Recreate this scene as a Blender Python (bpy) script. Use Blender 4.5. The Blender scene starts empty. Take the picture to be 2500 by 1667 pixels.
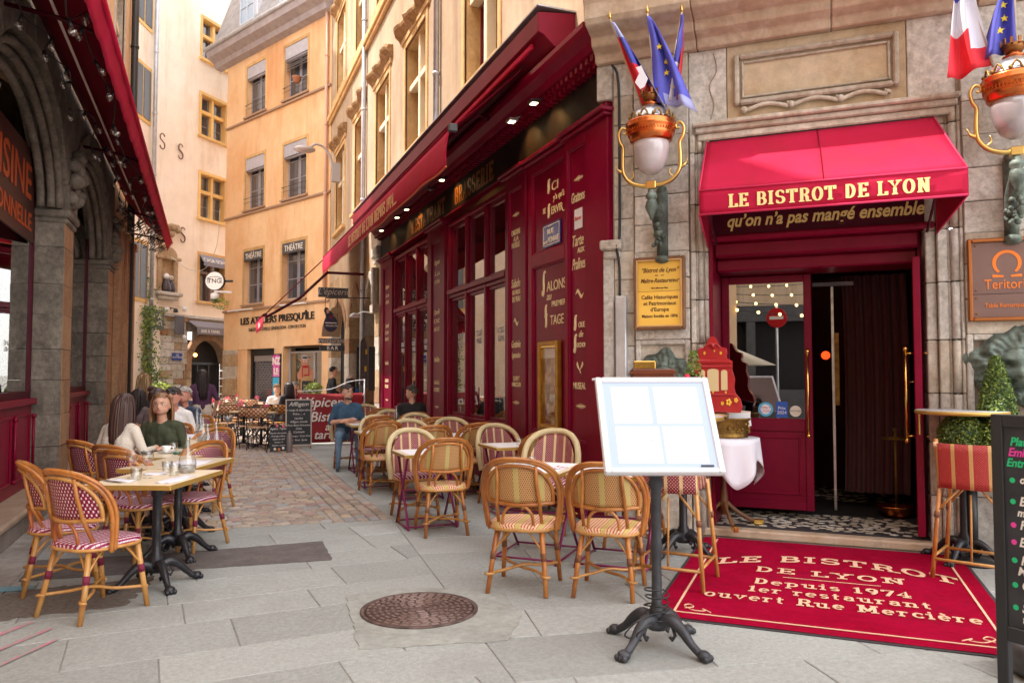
import bpy, math, random
import numpy as np
from math import sin, cos, pi, radians, atan2, sqrt
from mathutils import Matrix, Vector
random.seed(7)
SC = bpy.context.scene
COL = SC.collection
# ---------------------------------------------------------------- camera, sky, sun, exposure
cam = bpy.data.objects.new('camera', bpy.data.cameras.new('camera')); COL.objects.link(cam)
cam.location = (0, 0, 1.52); cam.rotation_euler = (radians(92.5), 0, radians(-21.7))
cam.data.lens = 26.78; cam.data.sensor_width = 36; cam.data.clip_end = 2000; cam.data.clip_start = .05
cam.data.dof.use_dof = True; cam.data.dof.focus_distance = 7.5; cam.data.dof.aperture_fstop = 4.0
SC.camera = cam
W = bpy.data.worlds.new('World'); SC.world = W; W.use_nodes = True
SUN_EL = 60.0; SUN_DIR = Vector((-.92, .39, 0)).normalized()      # horizontal direction towards the sun
sky = W.node_tree.nodes.new('ShaderNodeTexSky'); sky.sky_type = 'NISHITA'; sky.sun_disc = False
sky.sun_elevation = radians(SUN_EL); sky.sun_rotation = atan2(SUN_DIR.x, SUN_DIR.y)
sky.air_density = 1.0; sky.dust_density = 3.0; sky.ozone_density = 1.0
bg = W.node_tree.nodes['Background']; bg.inputs[1].default_value = .15
cm = W.node_tree.nodes.new('ShaderNodeMix'); cm.data_type = 'RGBA'
cn = W.node_tree.nodes.new('ShaderNodeTexNoise'); cn.inputs['Scale'].default_value = 1.6; cn.inputs['Detail'].default_value = 6
cr_ = W.node_tree.nodes.new('ShaderNodeMapRange'); cr_.inputs[1].default_value = .3; cr_.inputs[2].default_value = .6; cr_.inputs[3].default_value = .55; cr_.inputs[4].default_value = .97
ctc = W.node_tree.nodes.new('ShaderNodeTexCoord'); WL = W.node_tree.links.new
WL(ctc.outputs['Generated'], cn.inputs['Vector']); WL(cn.outputs[0], cr_.inputs[0]); WL(cr_.outputs[0], cm.inputs[0])
WL(sky.outputs[0], cm.inputs[6]); cm.inputs[7].default_value = (9.3, 9.1, 8.95, 1); WL(cm.outputs[2], bg.inputs[0])
sl = bpy.data.lights.new('sun', 'SUN'); sl.energy = 2.8; sl.angle = radians(.6); sl.color = (1, .94, .85)
so = bpy.data.objects.new('sun', sl); COL.objects.link(so)
sd = Vector((SUN_DIR.x*cos(radians(SUN_EL)), SUN_DIR.y*cos(radians(SUN_EL)), sin(radians(SUN_EL))))
so.rotation_euler = sd.to_track_quat('Z', 'Y').to_euler(); so.location = (0, 0, 30)
SC.view_settings.view_transform = 'Standard'; SC.view_settings.look = 'None'
SC.view_settings.exposure = 1.55; SC.view_settings.gamma = 1.0
# ---------------------------------------------------------------- materials
MATS = {}
def nodes(name):
    m = bpy.data.materials.new(name); m.use_nodes = True
    nt = m.node_tree; b = nt.nodes['Principled BSDF']
    return m, nt, b
def N(nt, t, **kw):
    n = nt.nodes.new(t)
    for k, v in kw.items():
        if k[0] == '_': setattr(n, k[1:], v)
        else: n.inputs[k].default_value = v
    return n
def c4(c): return (c[0], c[1], c[2], 1)
def mat(name, c, rough=.6, metal=0, c2=None, scale=6, detail=6, bump=0, bscale=None, stain=None, sscale=1.2, spec=None, trans=0, coat=0, emis=None, estr=1, grime=0, sheen=0, coord='Object', lo=.35, hi=.65, subsurf=0):
    if name in MATS: return MATS[name]
    m, nt, b = nodes(name); L = nt.links.new
    b.inputs['Roughness'].default_value = rough; b.inputs['Metallic'].default_value = metal
    b.inputs['Base Color'].default_value = c4(c)
    if spec is not None: b.inputs['Specular IOR Level'].default_value = spec
    if coat: b.inputs['Coat Weight'].default_value = coat; b.inputs['Coat Roughness'].default_value = .15
    if trans: b.inputs['Transmission Weight'].default_value = trans
    if sheen: b.inputs['Sheen Weight'].default_value = sheen
    if subsurf: b.inputs['Subsurface Weight'].default_value = subsurf; b.inputs['Subsurface Radius'].default_value = (.02, .01, .005)
    if emis: b.inputs['Emission Color'].default_value = c4(emis); b.inputs['Emission Strength'].default_value = estr
    need = c2 or bump or stain or grime
    if need:
        if coord == 'World':
            tc = N(nt, 'ShaderNodeNewGeometry'); co = tc.outputs['Position']
        else:
            tc = N(nt, 'ShaderNodeTexCoord'); co = tc.outputs['Object']
        oi = N(nt, 'ShaderNodeObjectInfo')
        va = N(nt, 'ShaderNodeVectorMath', _operation='ADD'); L(co, va.inputs[0])
        cx = N(nt, 'ShaderNodeCombineXYZ'); mm = N(nt, 'ShaderNodeMath', _operation='MULTIPLY'); mm.inputs[1].default_value = 37
        L(oi.outputs['Random'], mm.inputs[0]); L(mm.outputs[0], cx.inputs[0]); L(mm.outputs[0], cx.inputs[2]); L(cx.outputs[0], va.inputs[1])
        V = va.outputs[0]
        last = None
        if c2:
            n1 = N(nt, 'ShaderNodeTexNoise', Scale=scale, Detail=detail, Roughness=.62); L(V, n1.inputs['Vector'])
            r = N(nt, 'ShaderNodeMapRange'); r.inputs[1].default_value = lo; r.inputs[2].default_value = hi; L(n1.outputs[0], r.inputs[0])
            mx = N(nt, 'ShaderNodeMix', _data_type='RGBA'); mx.inputs[6].default_value = c4(c); mx.inputs[7].default_value = c4(c2); L(r.outputs[0], mx.inputs[0])
            last = mx.outputs[2]
            hs = N(nt, 'ShaderNodeHueSaturation'); mr = N(nt, 'ShaderNodeMapRange'); mr.inputs[3].default_value = .86; mr.inputs[4].default_value = 1.12
            L(oi.outputs['Random'], mr.inputs[0]); L(mr.outputs[0], hs.inputs['Value']); L(last, hs.inputs['Color']); last = hs.outputs[0]
        if stain:
            n2 = N(nt, 'ShaderNodeTexNoise', Scale=sscale, Detail=9, Roughness=.7, Distortion=.4); 
            mp = N(nt, 'ShaderNodeMapping'); mp.inputs['Scale'].default_value = (1, 1, .16 if coord == 'World' else .45); L(V, mp.inputs[0]); L(mp.outputs[0], n2.inputs['Vector'])
            r2 = N(nt, 'ShaderNodeMapRange'); r2.inputs[1].default_value = .5; r2.inputs[2].default_value = .72; r2.inputs[4].default_value = .75; L(n2.outputs[0], r2.inputs[0])
            mx2 = N(nt, 'ShaderNodeMix', _data_type='RGBA'); mx2.inputs[6].default_value = c4(c); mx2.inputs[7].default_value = c4(stain); L(r2.outputs[0], mx2.inputs[0])
            if last: L(last, mx2.inputs[6])
            last = mx2.outputs[2]
        if grime:
            n3 = N(nt, 'ShaderNodeTexNoise', Scale=scale*6, Detail=4, Roughness=.7); L(V, n3.inputs['Vector'])
            r3 = N(nt, 'ShaderNodeMapRange'); r3.inputs[1].default_value = .3; r3.inputs[2].default_value = .7; r3.inputs[3].default_value = 1-grime; r3.inputs[4].default_value = 1+grime*.4; L(n3.outputs[0], r3.inputs[0])
            h3 = N(nt, 'ShaderNodeHueSaturation'); h3.inputs['Color'].default_value = c4(c); L(r3.outputs[0], h3.inputs['Value'])
            if last: L(last, h3.inputs['Color'])
            last = h3.outputs[0]
        if last: L(last, b.inputs['Base Color'])
        if bump:
            nb = N(nt, 'ShaderNodeTexNoise', Scale=bscale or scale*3, Detail=8, Roughness=.65); L(V, nb.inputs['Vector'])
            bp = N(nt, 'ShaderNodeBump', Strength=bump, Distance=.02); L(nb.outputs[0], bp.inputs['Height']); L(bp.outputs[0], b.inputs['Normal'])
    MATS[name] = m; return m
def weave(name, ca, cb, stripe=None, scale=1.0, kind='dots', sw=.13, rows=62):
    """woven cane pattern from the 'pat' attribute (metres): ca ground, cb flecks, stripe = colour of vertical bands"""
    m, nt, b = nodes(name); L = nt.links.new; b.inputs['Roughness'].default_value = .42
    at = N(nt, 'ShaderNodeAttribute', _attribute_name='pat'); sp = N(nt, 'ShaderNodeSeparateXYZ'); L(at.outputs['Vector'], sp.inputs[0])
    def M(op, a, b_=None, c=None):
        n = N(nt, 'ShaderNodeMath', _operation=op)
        for i, v in enumerate((a, b_, c)):
            if v is None: continue
            if isinstance(v, (int, float)): n.inputs[i].default_value = v
            else: L(v, n.inputs[i])
        return n.outputs[0]
    X, Y = sp.outputs[0], sp.outputs[1]
    k = rows*scale
    row = M('FLOOR', M('MULTIPLY', Y, k)); fy = M('FRACT', M('MULTIPLY', Y, k))
    if kind == 'dots':
        xs = M('ADD', M('MULTIPLY', X, k*.95), M('MULTIPLY', row, .5)); fx = M('FRACT', xs)
        f = M('MULTIPLY', M('LESS_THAN', M('ABSOLUTE', M('SUBTRACT', fx, .5)), .17), M('LESS_THAN', M('ABSOLUTE', M('SUBTRACT', fy, .5)), .34))
    elif kind == 'stripes':
        fx = M('FRACT', M('MULTIPLY', X, k*.55)); g = M('FRACT', M('MULTIPLY', Y, k*.9))
        f = M('LESS_THAN', fx, .42); f = M('MULTIPLY', f, M('GREATER_THAN', g, .12))
    elif kind == 'diag':
        d = M('ADD', M('MULTIPLY', X, k*.8), M('MULTIPLY', Y, k*.8)); e = M('SUBTRACT', M('MULTIPLY', X, k*.8), M('MULTIPLY', Y, k*.8))
        f = M('MULTIPLY', M('LESS_THAN', M('FRACT', d), .48), M('LESS_THAN', M('FRACT', e), .48))
    else:
        d = M('ADD', M('MULTIPLY', X, k*.3), M('MULTIPLY', Y, k*.3)); e = M('SUBTRACT', M('MULTIPLY', X, k*.3), M('MULTIPLY', Y, k*.3))
        f = M('MAXIMUM', M('LESS_THAN', M('FRACT', d), .3), M('LESS_THAN', M('FRACT', e), .3))
    mx = N(nt, 'ShaderNodeMix', _data_type='RGBA'); mx.inputs[6].default_value = c4(ca); mx.inputs[7].default_value = c4(cb); L(f, mx.inputs[0])
    out = mx.outputs[2]
    if stripe:
        s = M('LESS_THAN', M('ABSOLUTE', M('SUBTRACT', M('FRACT', M('ADD', M('DIVIDE', X, sw), .5)), .5)), .11)
        m2 = N(nt, 'ShaderNodeMix', _data_type='RGBA'); L(out, m2.inputs[6]); m2.inputs[7].default_value = c4(stripe); L(M('MULTIPLY', s, .85), m2.inputs[0]); out = m2.outputs[2]
    L(out, b.inputs['Base Color'])
    h = M('MULTIPLY', M('SINE', M('MULTIPLY', X, k*6.283)), M('SINE', M('MULTIPLY', Y, k*6.283)))
    bp = N(nt, 'ShaderNodeBump', Strength=.5, Distance=.003); L(h, bp.inputs['Height']); L(bp.outputs[0], b.inputs['Normal'])
    MATS[name] = m; return m
def glass(name, tint=(.9, .93, .92), refl=.22, rough=.0, alpha=.7):
    m = bpy.data.materials.new(name); m.use_nodes = True; nt = m.node_tree; nt.nodes.clear(); L = nt.links.new
    o = nt.nodes.new('ShaderNodeOutputMaterial'); t = N(nt, 'ShaderNodeBsdfTransparent', Color=c4(tint)); g = N(nt, 'ShaderNodeBsdfGlossy', Roughness=rough)
    lw = N(nt, 'ShaderNodeLayerWeight', Blend=.5); pw = N(nt, 'ShaderNodeMath', _operation='POWER'); pw.inputs[1].default_value = 4; L(lw.outputs[1], pw.inputs[0]); a = N(nt, 'ShaderNodeMath', _operation='ADD', _use_clamp=True); a.inputs[1].default_value = refl; L(pw.outputs[0], a.inputs[0])
    mx = nt.nodes.new('ShaderNodeMixShader'); L(a.outputs[0], mx.inputs[0]); L(t.outputs[0], mx.inputs[1]); L(g.outputs[0], mx.inputs[2]); L(mx.outputs[0], o.inputs[0])
    MATS[name] = m; return m
RED = mat('red_paint', (.185, .0012, .020), .36, c2=(.225, .003, .030), scale=1.4, spec=.22, coat=.04, bump=.04, bscale=40, grime=.12)
REDB = mat('red_paint_bright', (.21, .002, .028), .38, c2=(.25, .005, .04), scale=1.2, spec=.3)
DRED = mat('dark_red_paint', (.055, .002, .010), .45, c2=(.075, .003, .014), scale=2, spec=.2)
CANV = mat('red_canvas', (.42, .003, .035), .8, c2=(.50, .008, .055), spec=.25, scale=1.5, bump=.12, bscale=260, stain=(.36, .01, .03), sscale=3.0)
CANVD = mat('shaded_red_canvas', (.16, .002, .016), .85, c2=(.20, .003, .020), spec=.15, scale=1.5, bump=.1, bscale=200)  # darker copy of the red canvas; shade beneath the canopies put into its colour
CREAM = mat('cream_paint_lettering', (.85, .72, .42), .5)
WHITEL = mat('white_lettering', (.85, .80, .74), .5)
GOLD = mat('gold_lettering', (.75, .42, .08), .35, .6)
DGOLD = mat('old_gold_lettering', (.36, .13, .03), .4, .5)
STONE = mat('limestone', (.50, .43, .35), .85, c2=(.62, .55, .47), scale=2.2, stain=(.30, .18, .09), sscale=2.0, bump=.9, bscale=9, grime=.32)
STONE2 = mat('pale_limestone', (.56, .515, .46), .85, c2=(.68, .635, .59), scale=3, stain=(.30, .20, .125), sscale=3.0, bump=.9, bscale=9, grime=.36)
STONED = mat('ochre_weathered_stone', (.42, .26, .13), .9, c2=(.52, .38, .24), scale=1.6, stain=(.22, .12, .06), sscale=2.2, bump=.5, bscale=14, grime=.3)
JOINT = mat('mortar', (.26, .20, .155), .95, c2=(.34, .27, .21), scale=8)
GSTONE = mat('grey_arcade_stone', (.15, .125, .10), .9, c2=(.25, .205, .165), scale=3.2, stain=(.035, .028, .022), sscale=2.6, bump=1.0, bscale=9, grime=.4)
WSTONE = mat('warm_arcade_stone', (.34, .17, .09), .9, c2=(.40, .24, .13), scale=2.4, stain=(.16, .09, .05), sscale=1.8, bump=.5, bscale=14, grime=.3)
STUC = mat('beige_stucco', (.46, .31, .19), .9, c2=(.56, .42, .29), scale=.55, stain=(.27, .16, .085), sscale=1.1, bump=.25, bscale=30, grime=.1, coord='World')
STUCO = mat('orange_stucco', (.76, .42, .20), .9, c2=(.84, .57, .33), scale=.4, stain=(.56, .24, .09), sscale=.9, bump=.25, bscale=25, grime=.08, coord='World')
STUCT = mat('tower_stucco', (.84, .70, .56), .9, c2=(.90, .80, .69), scale=.35, stain=(.62, .44, .29), sscale=.8, bump=.25, bscale=25, grime=.08, coord='World')
OCHRE = mat('ochre_window_stone', (.60, .34, .13), .85, c2=(.70, .45, .2), scale=2, stain=(.4, .2, .07), sscale=3, bump=.3, bscale=20, grime=.15)
YSTONE = mat('yellow_window_stone', (.72, .42, .12), .85, c2=(.75, .5, .2), scale=2, bump=.2)
PSTONE = mat('pale_mullion_stone', (.78, .64, .42), .85, c2=(.84, .72, .52), scale=3, bump=.2)
HOOD = mat('weathered_hood_stone', (.30, .15, .06), .95, c2=(.46, .27, .12), scale=7, bump=.9, bscale=30, grime=.35)
SLATE = mat('slate_roof', (.22, .21, .22), .6, c2=(.34, .32, .33), scale=3, bump=.2)
ZINC = mat('zinc_pipe', (.42, .43, .46), .42, .55, c2=(.55, .56, .60), scale=5, bump=.08)
IRON = mat('black_cast_iron', (.018, .018, .022), .32, .3, bump=.12, bscale=50, c2=(.035, .034, .04), scale=10)
BLACK = mat('black_paint', (.02, .02, .022), .45)
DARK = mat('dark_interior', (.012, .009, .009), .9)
DGREY = mat('dark_grey_board', (.06, .055, .055), .7, c2=(.085, .08, .08), scale=4)
CHALK = mat('chalkboard', (.025, .026, .032), .75, c2=(.05, .05, .058), scale=4)
BRASS = mat('polished_brass', (.78, .50, .13), .22, 1.0, bump=.05, bscale=20)
BRASSP = mat('brass_plaque', (.95, .58, .09), .34, .35, c2=(.98, .66, .14), scale=2)
OBRASS = mat('aged_brass', (.36, .21, .05), .38, .9, c2=(.18, .10, .03), scale=14, bump=.5, bscale=40)
COPPER = mat('polished_copper', (.58, .16, .05), .26, 1.0, bump=.04)
SILV = mat('silvered_metal', (.62, .60, .60), .28, .9, c2=(.42, .40, .40), scale=12, bump=.2)
VERD = mat('verdigris_bronze', (.07, .09, .075), .6, .3, c2=(.21, .26, .225), scale=9, stain=(.035, .032, .025), sscale=7, bump=.35, bscale=30)
OPAL = mat('opal_glass', (.34, .31, .33), .10, coat=1.0, c2=(.50, .44, .47), scale=3)
RATT = mat('honey_rattan', (.40, .125, .02), .34, c2=(.52, .21, .05), scale=7, detail=4, coat=.25, bump=.08, stain=(.16, .04, .010), sscale=10)
RATTL = mat('light_rattan', (.58, .31, .10), .38, c2=(.50, .22, .05), scale=8, stain=(.3, .10, .02), sscale=10, coat=.25, bump=.08)
RATTR = mat('red_brown_rattan', (.36, .08, .02), .32, c2=(.44, .14, .03), scale=8, coat=.3)
BIND = mat('crimson_binding', (.20, .01, .045), .4, bump=.5, bscale=160)
BINDT = mat('brown_binding', (.22, .08, .03), .5, bump=.5, bscale=160)
CRBRAID = weave('cream_braid', (.74, .62, .36), (.40, .26, .10), None, 1.0, 'diag', rows=70)
WA = weave('magenta_white_weave', (.22, .001, .040), (.74, .62, .62), None, 1.0, 'dots', rows=48)
WAS = weave('magenta_white_seat', (.28, .003, .065), (.76, .62, .66), None, 1.0, 'stripes', rows=46)
WB = weave('tan_red_weave', (.60, .34, .13), (.20, .02, .012), (.58, .47, .17), 1.0, 'dots', .16, rows=74)
WBS = weave('red_cream_seat', (.80, .60, .36), (.58, .05, .05), (.62, .50, .12), 1.0, 'stripes', .16, rows=80)
WC = weave('crimson_cream_weave', (.22, .003, .035), (.62, .40, .30), (.74, .58, .30), 1.0, 'diag', .10, rows=60)
WD = weave('diamond_woven', (.78, .60, .34), (.34, .03, .02), None, .62, 'net')
WE = weave('orange_black_woven', (.75, .32, .04), (.05, .01, .01), None, .62, 'net')
WF = weave('scarlet_woven', (.36, .012, .02), (.60, .12, .08), (.62, .40, .14), 1.0, 'diag', .11, rows=80)
MAGM = mat('magenta_metal', (.20, .012, .075), .35, .2, c2=(.26, .02, .12), scale=4)
TTOP = mat('cream_tabletop', (.72, .60, .42), .35, c2=(.78, .67, .50), scale=5)
TEDGE = mat('brass_edge', (.58, .36, .09), .35, .5)
PAPER = mat('white_paper', (.84, .83, .86), .8)
LINEN = mat('white_linen', (.78, .76, .84), .85, bump=.1, bscale=80)
CHINA = mat('white_china', (.85, .84, .82), .2)
SLAB = mat('granite_slab', (.315, .325, .31), .85, c2=(.435, .445, .425), scale=38, detail=4, stain=(.29, .285, .265), sscale=.8, bump=.35, bscale=90, grime=.30, lo=.3, hi=.7)
SJOINT = mat('paving_joint', (.25, .235, .21), .95, c2=(.32, .305, .28), scale=9, coord='World')
COB = [mat('cobble_%s' % n, c, .8, c2=tuple(v*1.35 for v in c), scale=9, bump=.35, bscale=30, grime=.2) for n, c in
       (('brown', (.275, .215, .175)), ('tan', (.36, .29, .235)), ('rosy', (.30, .20, .175)), ('grey', (.285, .27, .265)), ('ochre', (.37, .285, .20)))]
ASPH = mat('asphalt_patch', (.15, .125, .12), .95, c2=(.20, .17, .16), scale=5, bump=.5, bscale=160, grime=.3, coord='World')
RUG = mat('red_rug', (.36, .001, .026), .95, c2=(.42, .002, .038), spec=.05, scale=2.5, bump=.3, bscale=240, grime=.2, stain=(.24, .004, .022), sscale=3)
RUGL = mat('rug_lettering', (.80, .50, .33), .95)
RUGE = mat('rug_border', (.05, .04, .045), .8)
MARBB = mat('black_marble_fascia', (.014, .010, .010), .5, c2=(.05, .03, .02), scale=3, detail=10, lo=.45, hi=.8, bump=.1, spec=.12)
GLASSW = glass('window_glass', (.5, .55, .55), .72)
GLASSS = glass('shop_glass', (.85, .88, .86), .42)
GLASSC = glass('clear_glass', (.985, .99, .99), .07)
PANE = mat('dark_pane', (.05, .055, .07), .06, spec=.9, coat=.5)
LEAF = mat('leaf_green', (.07, .13, .022), .5, c2=(.14, .22, .04), scale=9)
LEAFL = mat('leaf_bright', (.20, .27, .03), .5, c2=(.30, .36, .06), scale=9)
LEAFD = mat('leaf_dark', (.03, .07, .015), .5, c2=(.06, .11, .03), scale=9)
WOODD = mat('dark_wood', (.16, .07, .03), .5, c2=(.24, .11, .045), scale=6)
WOODL = mat('pale_wood', (.55, .32, .14), .5, c2=(.62, .38, .18), scale=6)
GWOOD = mat('grey_joinery', (.26, .24, .26), .6, c2=(.34, .31, .33), scale=4)
SKIN = mat('skin', (.60, .31, .21), .5, c2=(.66, .37, .26), scale=8, subsurf=.08)
SKINR = mat('ruddy_skin', (.55, .22, .15), .5, c2=(.62, .28, .2), scale=8)
# ---------------------------------------------------------------- mesh builder
class MB:
    def __init__(s, T=None):
        s.v = []; s.f = []; s.mi = []; s.pat = []; s.T = T; s.m = 0; s.sm = []
    def addv(s, pts, pat=None):
        n = len(s.v)
        if s.T is not None: pts = [s.T @ Vector(p) for p in pts]
        s.v += [tuple(p) for p in pts]
        s.pat += list(pat) if pat is not None else [(p[0], p[2], 0) for p in pts]
        return n
    def addf(s, fs, n=0, smooth=False):
        for f in fs: s.f.append(tuple(i+n for i in f)); s.mi.append(s.m); s.sm.append(smooth)
    def box(s, x0, x1, y0, y1, z0, z1, j=0):
        r = lambda: random.uniform(-j, j) if j else 0
        P = [(x+r(), y+r(), z+r()) for z in (z0, z1) for y in (y0, y1) for x in (x0, x1)]
        n = s.addv(P); s.addf([(0, 2, 3, 1), (4, 5, 7, 6), (0, 1, 5, 4), (2, 6, 7, 3), (0, 4, 6, 2), (1, 3, 7, 5)], n); return s
    def cbox(s, c, sz, rz=0, rx=0, ry=0):
        R = Matrix.Translation(c) @ Matrix.Rotation(rz, 4, 'Z') @ Matrix.Rotation(rx, 4, 'X') @ Matrix.Rotation(ry, 4, 'Y')
        T = s.T; s.T = (T @ R) if T is not None else R
        s.box(-sz[0]/2, sz[0]/2, -sz[1]/2, sz[1]/2, -sz[2]/2, sz[2]/2); s.T = T; return s
    def poly(s, pts, flip=False):
        n = s.addv(pts); f = list(range(len(pts))); s.addf([f[::-1] if flip else f], n); return s
    def prism(s, pts, vec, cap=True):
        """closed polygon of 3D points extruded by vec"""
        v = Vector(vec); k = len(pts); n = s.addv(list(pts)+[tuple(Vector(p)+v) for p in pts])
        s.addf([(i, (i+1) % k, (i+1) % k+k, i+k) for i in range(k)], n)
        if cap: s.addf([tuple(range(k))[::-1], tuple(range(k, 2*k))], n)
        return s
    def tube(s, pts, r, seg=8, closed=False, radii=None, flat=1.0, up=None, cap=True):
        P = [Vector(p) for p in pts]; k = len(P); rings = []
        prev = None; t0 = None
        for i, p in enumerate(P):
            if closed: t = P[(i+1) % k]-P[i-1]
            else: t = P[min(i+1, k-1)]-P[max(i-1, 0)]
            t = t.normalized() if t.length > 1e-9 else Vector((0, 0, 1))
            if up is not None: b = Vector(up)
            elif prev is None: b = Vector((0, 0, 1)) if abs(t.z) < .9 else Vector((1, 0, 0))
            else: b = prev
            nrm = (b-t*b.dot(t)); nrm = nrm.normalized() if nrm.length > 1e-6 else t.orthogonal().normalized()
            prev = nrm; bi = t.cross(nrm); rr = radii[i] if radii else r
            rings.append([p+(nrm*cos(a)*rr*flat+bi*sin(a)*rr) for a in (2*pi*j/seg for j in range(seg))])
        d = 0; pat = []
        for i, R in enumerate(rings):
            if i: d += (P[i]-P[i-1]).length
            pat += [(d, j/seg*2*pi*(radii[i] if radii else r), 0) for j in range(seg)]
        n = s.addv([q for R in rings for q in R], pat)
        m = k if closed else k-1
        s.addf([(i*seg+j, i*seg+(j+1) % seg, ((i+1) % k)*seg+(j+1) % seg, ((i+1) % k)*seg+j) for i in range(m) for j in range(seg)], n, True)
        if not closed and cap:
            s.addf([tuple(range(seg))[::-1], tuple((k-1)*seg+j for j in range(seg))], n)
        return s
    def lathe(s, prof, c=(0, 0, 0), seg=20, sx=1, sy=1, a0=0, a1=2*pi, wob=None):
        full = abs(a1-a0-2*pi) < 1e-6; ns = seg if full else seg+1
        P = []
        for (r, z) in prof:
            for j in range(ns):
                a = a0+(a1-a0)*j/seg; k = 1+(wob(a, z) if wob else 0)
                P.append((c[0]+r*k*cos(a)*sx, c[1]+r*k*sin(a)*sy, c[2]+z))
        n = s.addv(P); m = len(prof)
        s.addf([(i*ns+j, i*ns+(j+1) % ns, (i+1)*ns+(j+1) % ns, (i+1)*ns+j) for i in range(m-1) for j in range(seg)], n, True)
        if full:
            if prof[0][0] > 1e-4: s.addf([tuple(range(ns))[::-1]], n)
            if prof[-1][0] > 1e-4: s.addf([tuple((m-1)*ns+j for j in range(ns))], n)
        return s
    def grid(s, fn, nu, nv, pat=None, thick=0, smooth=True):
        """fn(u,v)->point, u,v in 0..1"""
        P = [fn(i/nu, j/nv) for j in range(nv+1) for i in range(nu+1)]
        pt = [pat(i/nu, j/nv) for j in range(nv+1) for i in range(nu+1)] if pat else None
        n = s.addv(P, pt); w = nu+1
        s.addf([(j*w+i, j*w+i+1, (j+1)*w+i+1, (j+1)*w+i) for j in range(nv) for i in range(nu)], n, smooth); return s
    def sphere(s, c, r, seg=12, rings=8, sc=(1, 1, 1)):
        return s.lathe_s(c, r, seg, rings, sc)
    def lathe_s(s, c, r, seg, rings, sc):
        P = []
        for i in range(rings+1):
            a = -pi/2+pi*i/rings
            for j in range(seg): P.append((c[0]+r*sc[0]*cos(a)*cos(2*pi*j/seg), c[1]+r*sc[1]*cos(a)*sin(2*pi*j/seg), c[2]+r*sc[2]*sin(a)))
        n = s.addv(P); s.addf([(i*seg+j, i*seg+(j+1) % seg, (i+1)*seg+(j+1) % seg, (i+1)*seg+j) for i in range(rings) for j in range(seg)], n, True); return s
    def mesh(s, name, mats):
        me = bpy.data.meshes.new(name); me.from_pydata(s.v, [], s.f)
        for m in mats: me.materials.append(m)
        if len(mats) > 1: me.polygons.foreach_set('material_index', s.mi)
        me.polygons.foreach_set('use_smooth', s.sm)
        a = me.attributes.new('pat', 'FLOAT_VECTOR', 'POINT'); a.data.foreach_set('vector', [c for p in s.pat for c in p])
        me.update(); return me
    def out(s, name, m, parent=None, bev=0, solid=0, sub=0, loc=None, rz=0, label=None):
        mats = m if isinstance(m, (list, tuple)) else [m]
        o = bpy.data.objects.new(name, s.mesh(name, mats)); COL.objects.link(o)
        if parent is not None: o.parent = parent
        if loc: o.location = loc
        if rz: o.rotation_euler.z = rz
        if solid: md = o.modifiers.new('s', 'SOLIDIFY'); md.thickness = solid; md.offset = 0
        if sub: md = o.modifiers.new('u', 'SUBSURF'); md.levels = sub; md.render_levels = sub
        if bev: md = o.modifiers.new('b', 'BEVEL'); md.width = bev; md.segments = 1; md.limit_method = 'ANGLE'; md.angle_limit = radians(35)
        if label: o['label'] = label
        return o
def tag(o, label=None, cat=None, group=None, kind=None):
    if label: o['label'] = label
    if cat: o['category'] = cat
    if group: o['group'] = group
    if kind: o['kind'] = kind
    return o
def thing(name, label, cat, loc=(0, 0, 0), rz=0, group=None):
    o = bpy.data.objects.new(name, None); COL.objects.link(o); o.empty_display_size = .2
    o.location = loc; o.rotation_euler.z = rz; return tag(o, label, cat, group)
def copy_tree(o, loc=None, rz=None, label=None, parent=None):
    c = o.copy(); COL.objects.link(c)
    if parent: c.parent = parent
    if loc is not None: c.location = loc
    if rz is not None: c.rotation_euler.z = rz
    if label: c['label'] = label
    for ch in o.children: copy_tree(ch, parent=c)
    return c
def inst(src, name, parent, loc=(0, 0, 0), rz=0, m=None):
    """another object sharing a mesh"""
    o = bpy.data.objects.new(name, src.data if hasattr(src, 'data') and not isinstance(src, bpy.types.Mesh) else src); COL.objects.link(o); o.parent = parent; o.location = loc; o.rotation_euler.z = rz
    return o
TDG = None
def text(s, size, x, z, v, m, parent, name='lettering', align='CENTER', bold=.0, shear=0, sx=1, rz=0, space=1, ext=.002, T=None, rx=90, label=None):
    """text standing on a wall: x along the wall, z up, v outward offset (toward -Y)"""
    cu = bpy.data.curves.new('t', 'FONT'); cu.body = s; cu.size = size; cu.align_x = align; cu.extrude = ext; cu.offset = bold; cu.shear = shear; cu.resolution_u = 3; cu.space_character = space
    to = bpy.data.objects.new('t', cu); COL.objects.link(to)
    me = bpy.data.meshes.new_from_object(to.evaluated_get(bpy.context.evaluated_depsgraph_get()))
    bpy.data.objects.remove(to); bpy.data.curves.remove(cu)
    me.materials.clear(); me.materials.append(m)
    o = bpy.data.objects.new(name, me); COL.objects.link(o); o.parent = parent
    if T is not None: o.matrix_local = T
    else:
        o.location = (x, v, z); o.rotation_euler = (radians(rx), 0, rz); o.scale = (sx, 1, 1)
    return o
def tfit(par, s, x0, x1, z, h, y, m, shear=0, bold=.001, cap=.73, **k):
    o = text(s, h/cap, (x0+x1)/2, z, y, m, par, shear=shear, bold=bold, **k); xs = [v.co.x for v in o.data.vertices]
    o.scale.x = (x1-x0)/max(.01, max(xs)-min(xs)); o.location.x = (x0+x1)/2-(max(xs)+min(xs))/2*o.scale.x; return o
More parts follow.
